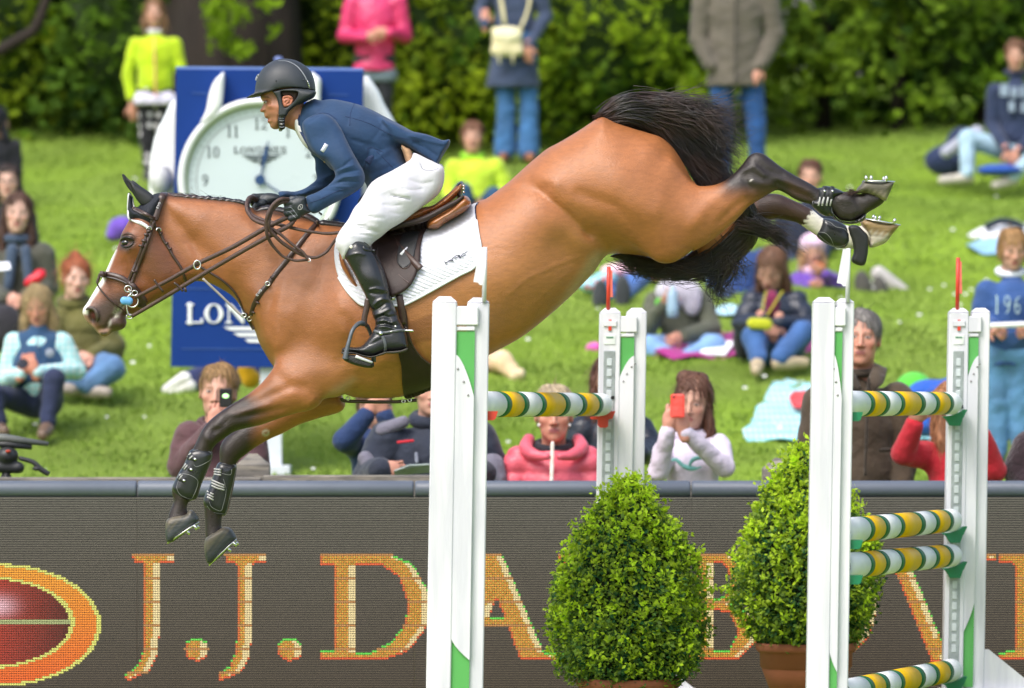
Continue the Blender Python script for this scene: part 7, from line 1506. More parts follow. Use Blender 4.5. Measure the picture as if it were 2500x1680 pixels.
        fwd = R@np.array([0,-1.,0])
        for i in range(nS):
            nn = N[idx[i]]; p = V[idx[i]]+nn*.001; dn = np.array([g.normal(0,.12),g.normal(0,.12),-1.])
            if hairk in ('short','fringe','pony'): dn = dn*.6+(R@np.array([0,.5 if hairk == 'pony' else -.15,0]))
            l = ll*(.5+.8*g.random()); pts = [p]
            for k in range(3):
                d = dn-nn*(dn@nn)*.85+nn*(.08+.22*(i%5==0)); d = d/np.linalg.norm(d); p = p+d*l/3; pts.append(p); nn = nn*.9+np.array([0,0,.05])
            w = np.cross(pts[2]-pts[0], nn); w = w/(np.linalg.norm(w)+1e-6)*.0017; b = len(SV)
            for k, q_ in enumerate(pts): SV += [q_-w*(1-k*.28), q_+w*(1-k*.28)]
            SF += [(b+2*k, b+2*k+1, b+2*k+3, b+2*k+2) for k in range(3)]
        st = part('hair_strands', (np.array(SV),np.array(SF)), fab(hair,'hair'), hb); st['kind'] = 'stuff'
    return root, P, H, R, S, E, W
def addp(root, name, q, m, vox=.008): return part(name, sdf(q, vox), m, root)
def item(name, VF, m, label, cat, group=None, loc=None, smooth=True):
    V = np.asarray(VF[0]); c = V.mean(0); r = tag(empty(name, (c[0],c[1],V[:,2].min()), label, cat), group=group)
    part('shell', VF, m, r, smooth); return r
PH = lambda D: (lambda px, py, dy=0: np.array(tuple(wp(px,py,D-CAMD+dy))))
# --- standing, top of the bank
r,P,H,R,S,E,W = human('girl in bright yellow zipped jacket and dotted leggings standing before the bushes', 47.2, (377,32), 'b4d018', hair='7a5a3c', hairk='bob', sh=((330,100),(428,100)), el=((312,185),(444,185)), wr=((322,258),(446,258)), hips=(378,232), kn=((358,340),(398,340)), an=((364,418),(398,418)), toe=((360,436,-.15),(402,436,-.15)), bot='15151c', botk='dots', shoe='303034', hs=.94, armr=.050, leg=.065, collar=('e4e2ee','s'), hem=(378,238), hem_r=.17)
addp(r,'zip',[CAP(P((376,88,-.15)), P((380,235,-.16)), .009, k=.005)],fab('e0a070')); addp(r,'shirt_hem',[CAP(P((350,246,-.05)), P((408,246,-.05)), .080,k=.02), PLN(P((0,257))[2])],fab('cfcbe0'),.012)
r,P,H,R,S,E,W = human('person in magenta rain jacket with clasped hands, head above the picture', 48.0, (915,-82), 'cc3468', hair='4a3424', sh=((862,0),(972,0)), el=((842,88),(988,88)), wr=((893,92,-.22),(948,80,-.22)), hips=(914,150), kn=((898,275),(938,275)), an=((900,382),(938,382)), toe=((896,392,-.15),(942,392,-.15)), bot='1c1f26', topk='shiny', armr=.066, hem=(912,168), hem_r=.19, hdir=((.9,-.1,.25),(-.9,-.1,.1)), curl=45)
addp(r,'shirt_hem',[CAP(P((888,184)), P((942,186)), .095,k=.02), PLN(P((0,200))[2])],fab('6a7a84'),.012)
r,P,H,R,S,E,W = human('woman in long navy coat and flared jeans wearing a cream shoulder bag', 48.0, (1252,-112), '3a4762', hair='4a3424', hairk='bob', sh=((1200,-45),(1312,-45)), el=((1172,25),(1332,40)), wr=((1184,62,-.1),(1290,112,-.22)), hips=(1256,95), kn=((1236,270),(1292,270)), an=((1232,368),(1290,368)), toe=((1226,388,-.15),(1296,388,-.15)), bot='38689a', flare=.035, leg=.085, shoe='8a5a3a', armr=.058, hem=(1252,208), hem_r=.24, curl=25, hdir=((0,0,1),(0,0,-1)))
b = tag(empty('shoulder_bag', tuple(P((1240,140,-.24))), 'cream canvas shoulder bag hanging on the navy coat', 'bag')); c = P((1238,100,-.24)); bm = fab('d8cfa4')
part('bag_body', sdf([ELL(c,(.125,.05,.115),k=.02), CAP(c+np.array([-.09,0,-.08]), c+np.array([.09,0,-.08]), .045,k=.03), CAP(c+np.array([-.10,0,.08]), c+np.array([.10,0,.08]), .03,k=.03)], .008), bm, b)
part('flap', sdf([ELL(c+np.array([0,-.035,.045]),(.115,.03,.065),k=.01)], .008), fab('e4ddb8'), b)
for d in (-.06,.05): part('tassel', tube([c+np.array([d,-.03,-.10]), c+np.array([d-.005,-.03,-.14]), c+np.array([d,-.03,-.19])], .009, 6), bm, b)
part('bag_strap', strap([P((1212,-60,-.2)), P((1222,-10,-.24)), P((1232,60,-.26))], .035, .006, sm=3), bm, b); part('bag_strap', strap([P((1300,-60,-.2)), P((1290,20,-.24)), P((1270,70,-.26))], .025, .006, sm=3), bm, b)
r,P,H,R,S,E,W = human('man in baggy grey brown jacket with hands in pockets, head above the picture', 46.5, (1796,-110), '5e584e', hair='5a4a3c', male=1, sh=((1718,-25),(1874,-25)), el=((1706,95),(1892,85)), wr=((1738,165,-.1),(1854,165,-.1)), hips=(1795,165), kn=((1764,300),(1846,300)), an=((1766,412),(1850,412)), toe=((1762,428,-.15),(1856,428,-.15)), bot='1f4a82', leg=.092, armr=.078, bulk=1.15, hem=(1795,205), hem_r=.25, hands=(0,1), curl=20)
addp(r,'front_zip',[CAP(P((1797,-30,-.16)), P((1795,205,-.2)), .008, k=.005)],fab('35322e')); addp(r,'trouser_crotch',[CAP(P((1805,235,-.05)),P((1805,240,-.05)),.02,k=.01)],fab('1f4a82','denim'))  # crotch piece in the same denim as the trousers
r,P,H,R,S,E,W = human('boy in navy hoodie and pale jeans sitting at the right edge of the bank', 46.6, (2480,135), '22304e', hair='6a4a34', hairk='short', male=0, face=(-6,8,0), sh=((2428,215),(2535,215)), el=((2422,305),(2552,305)), wr=((2458,368,-.28),(2482,372,-.28)), hips=(2490,368), kn=((2362,338,-.15),(2560,350,-.2)), an=((2360,424,-.25),(2470,430,-.3)), toe=((2300,440,-.3),(2430,452,-.35)), bot='a4c2d4', shoe='b9b4a8', armr=.058, leg=.082, collar=('1c2844','s'), curl=50, hdir=((.4,0,-1),(-.5,0,-1)))
for px, py, w_, h_ in ((2448,222,20,30),(2472,228,14,26),(2492,226,10,28),(2466,262,14,24),(2496,264,14,26)): part('chest_print', prism([(P((px-w_/2,0))[0],P((0,py+h_/2))[2]),(P((px+w_/2,0))[0],P((0,py+h_/2))[2]),(P((px+w_/2,0))[0],P((0,py-h_/2))[2]),(P((px-w_/2,0))[0],P((0,py-h_/2))[2])], 46.6-CAMD-.168, 46.6-CAMD-.13), fab('8fa0b4'), r, smooth=False)
r,P,H,R,S,E,W = human('dark clothed person with hood up at the upper left edge', 45.2, (-6,300), '12141c', hair='14161e', hairk='wavy', hs=.98, sh=((-50,350),(34,350)), el=((-60,420),(40,420)), wr=((-30,450,-.2),(14,452,-.2)), hips=(-8,452), kn=((-50,430,-.3),(30,430,-.3)), an=((-50,500,-.4),(24,500,-.4)), toe=((-50,512,-.5),(30,512,-.5)), bot='14161e', shoe='202020', face=(140,0,0))
# --- sitting at the left
human('dark haired woman with glasses at the left edge, behind the brown haired woman', 40.5, (20,445), '1a1d24', hair='2e221c', hairk='bob', hs=1.0, sh=((-30,520),(70,520)), el=((-40,600),(80,600)), wr=((-10,640,-.2),(50,640,-.2)), hips=(15,650), kn=((-50,600,-.35),(60,610,-.35)), an=((-40,690,-.45),(60,690,-.45)), toe=((-40,705,-.55),(60,705,-.55)), sk='pale')
Pq = PH(40.5); gl = tag(empty('glasses', tuple(Pq(20,440,-.12)), 'thin dark glasses on the dark haired woman at left', 'glasses'))
for dx in (-9,9):
    c = Pq(20+dx*1.15,443,-.115); part('lens_rim', tube([c+np.array([.021*math.cos(t),0,.016*math.sin(t)]) for t in np.linspace(0,6.283,18)], .0022, 5), fab('201a18'), gl)
part('bridge', tube([Pq(18,441,-.115),Pq(20,440,-.117),Pq(22,441,-.115)], .002, 5), fab('201a18'), gl)
r,P,H,R,S,E,W = human('long haired brunette woman in olive jacket and dark scarf, seated at left', 38.0, (44,522), '4b4c42', hair='4a3022', hairk='long', face=(2,0,4), hs=1.08, sh=((-18,622),(106,612)), el=((-30,715),(118,702)), wr=((22,728,-.3),(58,730,-.3)), hips=(45,770), kn=((-30,755,-.35),(105,760,-.35)), an=((20,830,-.35),(60,830,-.35)), toe=((-10,845,-.4),(90,845,-.4)), bot='23242c', armr=.07, collar=('3a4a60','b'), bulk=1.15, curl=40, sk='pale')
addp(r,'scarf_end',[CAP(P((30,610,-.14)),P((20,700,-.2)),.04,.03,k=.02),CAP(P((62,610,-.14)),P((70,690,-.2)),.035,.03,k=.02)],fab('3a4a60'),.01)
pp = PH(38)
def sheet(name, P3, t, m, label, cat, th=.006):
    P3 = np.array([tuple(p) for p in P3]); n = np.cross(P3[1]-P3[0], P3[-1]-P3[0]); n /= np.linalg.norm(n); k = len(P3)
    V = np.concatenate([P3, P3-n*th]); F = [tuple(range(k)), tuple(range(2*k-1,k-1,-1))]+[((i+1)%k, i, k+i, k+(i+1)%k) for i in range(k)]
    o = part(name, (V,F), m, None, smooth=False); tag(o, label, cat); return o
sheet('paper', [pp(-20,662,-.4),pp(26,656,-.4),pp(22,640,-.33),pp(-20,642,-.33)], 0, fab('f0f3ff'), 'white folded sheet held by the long haired brunette woman', 'paper')
item('red_bag', sdf([ELL(pp(84,682,-.32),(.075,.03,.035),k=.01,rot=rotm(0,0,-28)), ELL(pp(98,668,-.30),(.04,.03,.03),k=.02)], .008), fab('d01830','shiny'), 'small red bag on the lap of the long haired brunette woman', 'bag')
item('dark_bag', sdf([ELL(pp(12,800,-.45),(.12,.08,.15),k=.03)], .012), fab('26242c'), 'black bag standing left of the fair haired woman', 'bag')
r,P,H,R,S,E,W = human('red haired woman in olive padded jacket and jeans seated on the grass', 36.3, (186,680), '5d5a2c', hair='9a5432', hairk='pony', face=(14,3,4), hs=1.06, sh=((148,772),(248,770)), el=((130,850),(280,850)), wr=((190,870,-.2),(222,872,-.2)), hips=(212,900), kn=((120,890,-.3),(270,900,-.32)), an=((190,935,-.35),(220,940,-.35)), toe=((160,950,-.4),(262,958,-.4)), bot='5579a4', leg=.10, armr=.07, puff=.12, collar=('5d5a2c','b'), shoe='9a9088', sk='pale', curl=45)
r,P,H,R,S,E,W = human('fair haired woman in navy vest and pale checked shirt looking at her phone', 35.1, (92,748), fab('9fd6dd','plaid'), hair='a08a62', hairk='bob', face=(-4,14,-4), hs=1.0, sh=((38,828),(150,826)), el=((14,925),(186,905)), wr=((52,912,-.28),(84,910,-.28)), hips=(96,985), kn=((-18,960,-.3),(132,925,-.32)), an=((-2,1036,-.3),(116,1030,-.35)), toe=((10,1052,-.5),(104,1062,-.5)), bot='232c4c', shoe='6a5648', armr=.060, curl=45, hdir=((.3,0,.8),(-.3,0,.8)), sk='ruddy')
V_ = [ELL((P((94,900))+np.array([0,0,.0])), (.165,.135,.205), k=.04), CAP(P((62,836)),P((126,836)),.072,k=.03), CAP(P((94,822)),P((94,808)),.062,.06,k=.02)]
addp(r,'vest',V_,fab('27486c'),.012); addp(r,'vest_badge',[ELL(P((122,862,-.155)),(.028,.012,.028))],fab('8a93a0'),.006); addp(r,'vest_zip',[CAP(P((91,822,-.10)),P((91,850,-.15)),.005,k=.004)],fab('505868'),.005)
item('phone', sdf([CAP(PH(35.1)(44,888,-.42),PH(35.1)(66,888,-.42),.008,k=.004,ys=1), ELL(PH(35.1)(55,888,-.42),(.036,.065,.006),rot=np.array(Matrix.Rotation(.5,3,'X')))], .004), mat('phone_black', (.02,.02,.025), rough=.2), 'dark phone in the hands of the fair haired woman', 'phone')
# --- middle
r,P,H,R,S,E,W = human('smiling child in lime green jacket seated behind the saddle', 44.5, (1153,335), 'b8d634', hair='6e4a34', hairk='fringe', hs=.98, sh=((1108,400),(1212,400)), el=((1096,470),(1238,462)), wr=((1120,498,-.2),(1186,492,-.2)), hips=(1162,512), kn=((1130,470,-.35),(1206,480,-.3)), an=((1130,545,-.4),(1206,545,-.4)), toe=((1130,556,-.5),(1206,556,-.5)), bot='244a6a', armr=.062, bulk=1.1, collar=('8fd018','s'), leg=.085)
item('purple_bag', sdf([ELL(PH(43.2)(300,556),(.11,.10,.085),k=.03), ELL(PH(43.2)(278,574),(.06,.08,.05),k=.03)], .012), fab('6a4ab4'), 'purple cloth bag on the lawn above the eye of the horse', 'bag')
r,P,H,R,S,E,W = human('child in maroon fleece photographing with a small dark camera phone', 28.6, (532,958), '5c4044', hair='8f7048', hairk='short', face=(-4,2,4), hs=1.10, sh=((462,1052),(612,1046)), el=((440,1140),(628,1135)), wr=((520,1045,-.22),(600,1130,-.1)), hips=(538,1235), kn=((510,1290),(566,1290)), an=((510,1540),(566,1540)), toe=((510,1560,-.1),(566,1560,-.1)), armr=.068, hands=(1,0), curl=60, hdir=((.35,0,1),None), nofeet=True, collar=('4a3034','s'), bulk=1.1)
c = P((551,972,-.24)); ph = tag(empty('phone', tuple(c), 'small dark phone with lit green screen before the face of the child', 'phone'))
part('case', box(c[0]-.030,c[0]+.030,c[1]-.008,c[1]+.008,c[2]-.045,c[2]+.045,.005), mat('phone_black'), ph, smooth=False)
part('lit_lens', sdf([ELL(c+np.array([.0,-.008,.010]),(.017,.004,.012))], .003), mat('green_glow', (.45,.9,.35), emit=1.0), ph)
p3 = PH(36.8)
lp_ = tag(empty('person', tuple(p3(500,940)), 'person in navy trousers and white trainers lying behind the blue board', 'person'), group='spectators watching from the grass bank')
part('body', sdf([CAP(p3(455,925),p3(540,900,.3),.05,.07,k=.03), CAP(p3(470,940),p3(560,930,.3),.05,.07,k=.03), CAP(p3(560,915,.3),p3(720,905,.6),.12,.14,k=.05)], .02), fab('27305c','denim'), lp_)
for a, b2 in (((408,952),(450,925)),((412,958),(462,944))): part('shoe', sdf([CAP(p3(*a,-.05),p3(*b2,-.05),.034,.045,k=.02)], .009), fab('eceae6'), lp_)
item('yellow_bag', sdf([ELL(PH(35)(612,925),(.06,.06,.055),k=.02), ELL(PH(35)(600,905),(.05,.05,.05),k=.02)], .008), fab('e8b010'), 'yellow and grey bag under the corner of the blue board', 'bag')
r,P,H,R,S,E,W = human('person in navy blue hoodie raising both hands to the face below the girth', 29.4, (918,990), '1e3560', hair='6a5040', face=(30,0,0), hs=.98, sh=((862,1068),(975,1070)), el=((842,1075,-.25),(985,1110,-.2)), wr=((896,1010,-.28),(938,1010,-.28)), hips=(905,1260), kn=((890,1350),(930,1350)), an=((890,1560),(930,1560)), toe=((890,1570),(930,1570)), armr=.062, curl=60, nofeet=True, bulk=1.1)
r,P,H,R,S,E,W = human('man in dark softshell jacket with grey shoulders holding an open programme', 28.6, (1052,955), '232a3a', hair='6a5a4a', male=1, face=(6,0,0), hs=1.0, sh=((948,1062),(1165,1060)), el=((905,1160,-.05),(1205,1160)), wr=((930,1148,-.30),(1130,1150,-.25)), hips=(1050,1290), kn=((1010,1360),(1090,1360)), an=((1010,1560),(1090,1560)), toe=((1010,1570),(1090,1570)), armr=.088, bulk=1.25, curl=55, hdir=((.8,0,.1),(-.8,0,.1)), nofeet=True, collar=('20283a','b'), wide=1.1)
for q in ([CAP(P((1198,1140,-.06)),P((1208,1170,-.07)),.07,.06,k=.03)],[CAP(P((935,1050,-.07)),P((985,1030,-.08)),.036,.03,k=.02)],[CAP(P((892,1120,-.12)),P((905,1142,-.15)),.038,.034,k=.02)]): addp(r,'grey_panel',q,fab('6e6c7a'),.010)
addp(r,'chest_stripe',[CAP(P((972,1080,-.165)),P((1008,1076,-.165)),.0075,k=.004)],fab('c02030'),.005); addp(r,'chest_badge',[CAP(P((1016,1108,-.165)),P((1018,1128,-.165)),.009,k=.004)],fab('8a90a0'),.005)
pr = PH(28.6); sheet('programme', [pr(962,1148,-.36),pr(1000,1134,-.40),pr(1050,1132,-.42),pr(1052,1152,-.36),pr(1000,1156,-.33),pr(964,1162,-.32)], 0, fab('9aa6a4'), 'open printed programme in the hands of the man in softshell', 'booklet')
r,P,H,R,S,E,W = human('short haired blonde woman in coral pink puffer jacket with pearl earrings', 28.6, (1352,1012), 'dc6070', hair='b5a488', hairk='short', face=(0,3,0), hs=1.12, sh=((1268,1118),(1434,1118)), el=((1240,1220),(1452,1220)), wr=((1270,1290,-.1),(1430,1290,-.1)), hips=(1350,1290), kn=((1320,1360),(1380,1360)), an=((1320,1560),(1380,1560)), toe=((1320,1570),(1380,1570)), armr=.072, puff=.088, topk='shiny', nofeet=True, collar=('20202a','s'), sk='ruddy', lipc=(.36,.12,.12), bulk=1.12)
addp(r,'zip',[CAP(P((1349,1082,-.17)),P((1345,1230,-.20)),.010,k=.004)],fab('e8ddd2'),.006)
t = np.linspace(-.55,3.69,22); c = P((1352,1082)); Q = np.stack([c[0]+.125*np.cos(t+math.pi), c[1]-.0+.11*np.sin(t+math.pi), c[2]+.0+.035*np.sin(t)],1)
part('hood', tube([P((1292,1072,.05)),P((1284,1092,-.05)),P((1302,1110,-.13)),P((1340,1116,-.19))], [.030,.034,.030,.014], 10, sm=4), fab('dc6070','shiny'), r); part('hood', tube([P((1410,1072,.05)),P((1420,1092,-.05)),P((1400,1110,-.13)),P((1362,1116,-.19))], [.030,.034,.030,.014], 10, sm=4), fab('dc6070','shiny'), r)
for dx in (-36,38): addp(r,'earring',[ELL(P((1352+dx,1038,-.05)),(.009,.009,.009))],mat('pearl', (.8,.78,.75), rough=.2),.003)
human('long haired brunette in dark quilted jacket behind the second stand', 30.2, (1488,935), '1c222e', hair='5a3a2c', hairk='long', face=(10,0,0), hs=1.05, sh=((1425,1040),(1560,1040)), el=((1405,1120),(1588,1100,-.1)), wr=((1440,1150,-.25),(1560,1110,-.3)), hips=(1490,1240), kn=((1470,1330),(1510,1330)), an=((1470,1560),(1510,1560)), toe=((1470,1570),(1510,1570)), armr=.075, topk='shiny', nofeet=True)
r,P,H,R,S,E,W = human('curly haired girl in pale lilac hoodie photographing with a coral phone', 28.9, (1690,985), 'd9cfe0', hair='5c3c2c', hairk='wavy', face=(-10,6,5), hs=1.08, sh=((1622,1092),(1755,1078)), el=((1608,1150,-.22),(1768,1140,-.18)), wr=((1632,1045,-.34),(1668,1052,-.34)), hips=(1690,1290), kn=((1660,1360),(1720,1360)), an=((1660,1560),(1720,1560)), toe=((1660,1570),(1720,1570)), armr=.054, curl=62, hdir=((.30,0,1),(-.25,0,1)), nofeet=True, collar=('d9cfe0','b'), sk='fair', bulk=1.1)
addp(r,'top_curls',[CAP(P((1672,925,.07)),P((1712,928,.09)),.045,.04,k=.02)],fab('5c3c2c','hair'),.009)
c = P((1654,990,-.40)); ph = tag(empty('phone', tuple(c), 'coral red phone held up by the curly haired girl', 'phone')); part('case', box(c[0]-.034,c[0]+.034,c[1]-.005,c[1]+.005,c[2]-.06,c[2]+.055,.007), fab('f0544a','shiny'), ph, smooth=False); part('lens', sdf([ELL(c+np.array([-.018,-.006,.042]),(.006,.003,.006))], .002), mat('phone_black'), ph)
for pl in ([(1636,1128),(1650,1122),(1668,1138),(1690,1146),(1712,1140)],[(1682,1140),(1690,1124),(1706,1118),(1728,1120)],[(1660,1132),(1680,1142),(1700,1142)]): part('bird_print', tube([P((a,b2,-.172+abs(a-1690)*.0006)) for a,b2 in pl], [.004,.011,.011,.004], 6, sm=3), fab('78bdb4'), r)
r,P,H,R,S,E,W = human('grey haired man in dark brown field jacket behind the third stand', 28.8, (2104,826), '463a2c', hair='76726e', hairk='short', male=1, face=(-6,0,3), hs=1.12, sh=((2000,968),(2190,962)), el=((1978,1100),(2212,1100)), wr=((1990,1200,-.1),(2200,1200,-.1)), hips=(2096,1230), kn=((2060,1350),(2130,1350)), an=((2060,1560),(2130,1560)), toe=((2060,1570),(2130,1570)), armr=.074, bulk=1.3, sk='ruddy', nofeet=True, wide=1.1, collar=('3a3024','s'), lipc=(.34,.12,.10))
for q in ([CAP(P((2120,925,-.17)),P((2112,1160,-.24)),.008,k=.004)],[CAP(P((2150,1100,-.19)),P((2200,1095,-.14)),.010,k=.004)]): addp(r,'jacket_flap',q,fab('2c241a'),.006)
part('collar_wing', strap([P((2062,905,-.02)),P((2075,925,-.12)),P((2098,950,-.17))], [.06,.07,.02], .012, sm=4), fab('30281e'), r); part('collar_wing', strap([P((2150,895,-.02)),P((2140,925,-.12)),P((2120,955,-.17))], [.07,.08,.02], .012, sm=4), fab('463a2c'), r)
r,P,H,R,S,E,W = human('long haired girl in red jacket raising her arms behind the last stand', 28.5, (2330,1000), 'b81c2c', hair='9a6a48', hairk='long', face=(35,0,0), hs=1.02, sh=((2262,1098),(2400,1098)), el=((2206,1106,-.12),(2428,1150,-.1)), wr=((2234,1030,-.22),(2395,1060,-.2)), hips=(2330,1260), kn=((2300,1350),(2360,1350)), an=((2300,1560),(2360,1560)), toe=((2300,1570),(2360,1570)), armr=.062, nofeet=True, hands=(1,0), bulk=1.1)
r,P,H,R,S,E,W = human('boy in blue 1961 sweater and jeans holding a white rail', 34.3, (2472,610), '2d4e86', hair='a07c50', hairk='fringe', face=(8,12,0), hs=.96, sh=((2412,705),(2540,700)), el=((2395,790),(2560,785)), wr=((2425,800,-.2),(2520,800,-.2)), hips=(2452,870), kn=((2436,985),(2490,985)), an=((2436,1095),(2492,1095)), toe=((2428,1122,-.15),(2500,1122,-.15)), bot='5584ac', leg=.085, armr=.068, collar=('e6eaf2','s'), hem=(2455,885), hem_r=.16, bulk=1.05, curl=60, shoe='5a7a9a', sk='fair')
x_ = P((2424,760,-.157)); 
for i, c_ in enumerate('1961'): glyph('sweater_digit', GL[c_], 2426+(i*25), 722, 26, 44, 34.3-CAMD-.150+.006*0, .004, .005, fab('b9d4d6'), r)
rl = part('rail', tube([PH(34.3)(2400,796,-.32),PH(34.3)(2500,792,-.32),PH(34.3)(2640,788,-.3)], .016, 10), mat('rail_white', (.75,.77,.78), rough=.35), None); tag(rl, 'white rail held level by the boy in the blue sweater', 'rail')
r,P,H,R,S,E,W = human('person in dark fluffy maroon jacket at the lower right edge', 28.6, (2590,980), '2a1a22', hair='3a2a24', hairk='short', sh=((2515,1085),(2660,1085)), el=((2490,1150),(2680,1160)), wr=((2520,1220,-.1),(2650,1220,-.1)), hips=(2590,1290), kn=((2560,1360),(2620,1360)), an=((2560,1560),(2620,1560)), toe=((2560,1570),(2620,1570)), armr=.085, topk='fluffy', nofeet=True)
# --- right hand middle distance
r,P,H,R,S,E,W = human('seated girl in olive coat and pale fluffy scarf drinking from a bottle', 38.6, (1652,655), '55584a', hair='7a5a44', hairk='long', face=(-10,16,0), hs=1.0, sh=((1600,728),(1712,724)), el=((1584,800,-.1),(1738,802,-.1)), wr=((1622,742,-.28),(1664,822,-.32)), hips=(1664,850), kn=((1584,848,-.30),(1744,845,-.3)), an=((1640,872,-.4),(1680,872,-.4)), toe=((1604,876,-.45),(1640,880,-.5)), bot='7ea6d8', leg=.088, armr=.066, shoe='6a4a34', curl=50, collar=('c9c4d2','b'))
addp(r,'fluffy_scarf',[ELL(P((1656,712,-.10)),(.15,.09,.10),k=.04), ELL(P((1690,735,-.12)),(.06,.05,.10),k=.04)],fab('c4c0d0','fluffy'),.012); addp(r,'wristband',[CAP(P((1612,740,-.26)),P((1616,752,-.26)),.036,k=.01)],fab('58b030'),.007)
bt_ = item('water_bottle', lathe([(.01,0),(.036,.005),(.038,.05),(.036,.15),(.030,.17),(.014,.19),(.014,.21)], 16, 'z', tuple(PH(38.6)(1642,775,-.36))), mat('bottle_blue', (.45,.65,.85), rough=.2, trans=.3), 'pale blue water bottle in the hand of the girl in olive coat', 'bottle')
r,P,H,R,S,E,W = human('seated brown haired girl in dark quilted jacket holding a lime pouch', 37.8, (1884,658), '252c3c', hair='6a4a36', hairk='long', face=(-22,34,6), hs=1.12, sh=((1838,730),(1945,730)), el=((1812,795,-.05),(1972,800,-.08)), wr=((1862,780,-.3),(1898,784,-.3)), hips=(1892,862), kn=((1840,826,-.35),(1960,812,-.30)), an=((1850,872,-.45),(1905,872,-.45)), toe=((1846,905,-.6),(1965,885,-.4)), bot='3a5f96', leg=.090, armr=.070, puff=.09, shoe='b5a486', topk='shiny', curl=50, hdir=((.3,0,-.8),(-.3,0,-.8)))
addp(r,'pouch_cord',[CAP(P((1870,712,-.18)),P((1858,775,-.30)),.007,k=.004), CAP(P((1910,712,-.18)),P((1870,775,-.30)),.007,k=.004)],fab('a8a018'),.005); addp(r,'plum_scarf',[ELL(P((1885,742,-.12)),(.05,.05,.09),k=.03)],fab('7a1c48'),.01)
item('lime_pouch', sdf([CAP(PH(37.8)(1838,790,-.42),PH(37.8)(1872,792,-.42),.038,k=.02,ys=.6)], .007), fab('b4b81e'), 'lime green pouch in the hands of the brown haired girl', 'pouch')
item('black_bag', sdf([ELL(PH(38)(1815,830,-.1),(.07,.10,.13),k=.03)], .01), fab('18191f'), 'black bag standing left of the brown haired girl', 'bag')
r,P,H,R,S,E,W = human('toddler in purple jacket and pale pink hat eating a snack', 41.5, (1984,612), '6a48a8', hair='b08a64', hairk='bob', face=(4,10,0), hs=.92, sh=((1950,680),(2030,680)), el=((1946,712,-.12),(2050,700,-.1)), wr=((1975,700,-.24),(2010,668,-.26)), hips=(1992,742), kn=((1965,745,-.3),(2020,745,-.3)), an=((1965,765,-.45),(2020,765,-.45)), toe=((1965,770,-.5),(2020,770,-.5)), armr=.062, puff=.09, bulk=1.15, collar=('e6c0d4','b'), bot='3a3c5c', curl=50)
addp(r,'knitted_hat',[ELL(H+np.array([0,.02,.045]),(.093,.105,.085),k=.02), ELL(H+np.array([0,-.06,.05]),(.06,.03,.02),k=.02)],fab('dfc0dc','fluffy'),.008); addp(r,'snack',[CAP(P((1992,640,-.26)),P((2010,652,-.26)),.010,k=.004)],fab('e07830'),.005)
human('person in royal blue jacket with back turned, behind the hanging tail', 41.0, (1806,560), '24427c', hair='3a2a20', face=(170,0,0), sh=((1760,625),(1862,625)), el=((1748,690),(1874,690)), wr=((1770,720,-.1),(1850,720,-.1)), hips=(1812,742), kn=((1770,720,-.3),(1850,720,-.3)), an=((1780,750,-.4),(1840,750,-.4)), toe=((1780,758,-.5),(1840,758,-.5)), armr=.075, bulk=1.25, wide=1.1)
human('brown haired person in dark navy top peeking over the hind leg of the horse', 43.0, (1978,432), '1c2438', hair='5c3c2c', hairk='short', hs=1.02, face=(-4,4,0), sh=((1912,520),(2018,520)), el=((1906,590),(2030,590)), wr=((1940,620,-.2),(2000,620,-.2)), hips=(1960,630), kn=((1920,600,-.35),(2010,600,-.35)), an=((1930,650,-.45),(2000,650,-.45)), toe=((1930,660,-.5),(2000,660,-.5)), armr=.062)
p4 = PH(40.6)
ly = tag(empty('person', tuple(p4(1540,735)), 'person in blue jeans lying with dark shoe soles towards the arena', 'person'), group='spectators watching from the grass bank')
part('body', sdf([CAP(p4(1524,720,.1),p4(1562,680,.7),.06,.08,k=.03), CAP(p4(1470,730,.1),p4(1545,690,.7),.055,.08,k=.03), ELL(p4(1570,665,.9),(.2,.3,.12),k=.05)], .02), fab('3a66a8','denim'), ly)
for cx_, cy_ in ((1520,712),(1466,722)): part('shoe', sdf([ELL(p4(cx_,cy_+4,-.05),(.058,.05,.125),k=.01), ELL(p4(cx_,cy_+4,-.085),(.050,.03,.115),k=.01)], .009), fab('34383c'), ly)
part('top', sdf([ELL(p4(1580,668,.8),(.13,.2,.09),k=.03)], .015), fab('e07a90','floral'), ly)
item('flowered_bag', sdf([ELL(p4(1448,696,.3),(.10,.08,.055),k=.03), ELL(p4(1478,680,.3),(.08,.08,.05),k=.03)], .009), fab('8fd0dc','floral'), 'aqua and red flowered bag under the belly line of the horse', 'bag')
item('flowered_bag', sdf([ELL(PH(40.9)(1515,660,.3),(.14,.08,.05),k=.03)], .010), fab('f0c8d4','floral'), 'pink flowered cloth behind the dark shoe soles', 'cloth')
item('pink_bag', sdf([ELL(PH(38.4)(1452,852),(.06,.05,.045),k=.02)], .007), fab('d860b0'), 'bright pink bag edge left of the red flag stand', 'bag')
r,P,H,R,S,E,W = human('seated person in tan trousers and navy top hidden behind the first stand', 37.3, (1150,720), '20406c', hair='5a4030', sh=((1110,790),(1190,790)), el=((1105,850),(1195,850)), wr=((1130,880,-.2),(1180,880,-.2)), hips=(1150,900), kn=((1120,880,-.3),(1225,880,-.3)), an=((1150,920,-.4),(1255,915,-.35)), toe=((1140,930,-.5),(1270,912,-.45)), bot='dcc09a', shoe='e0cba8', leg=.075)
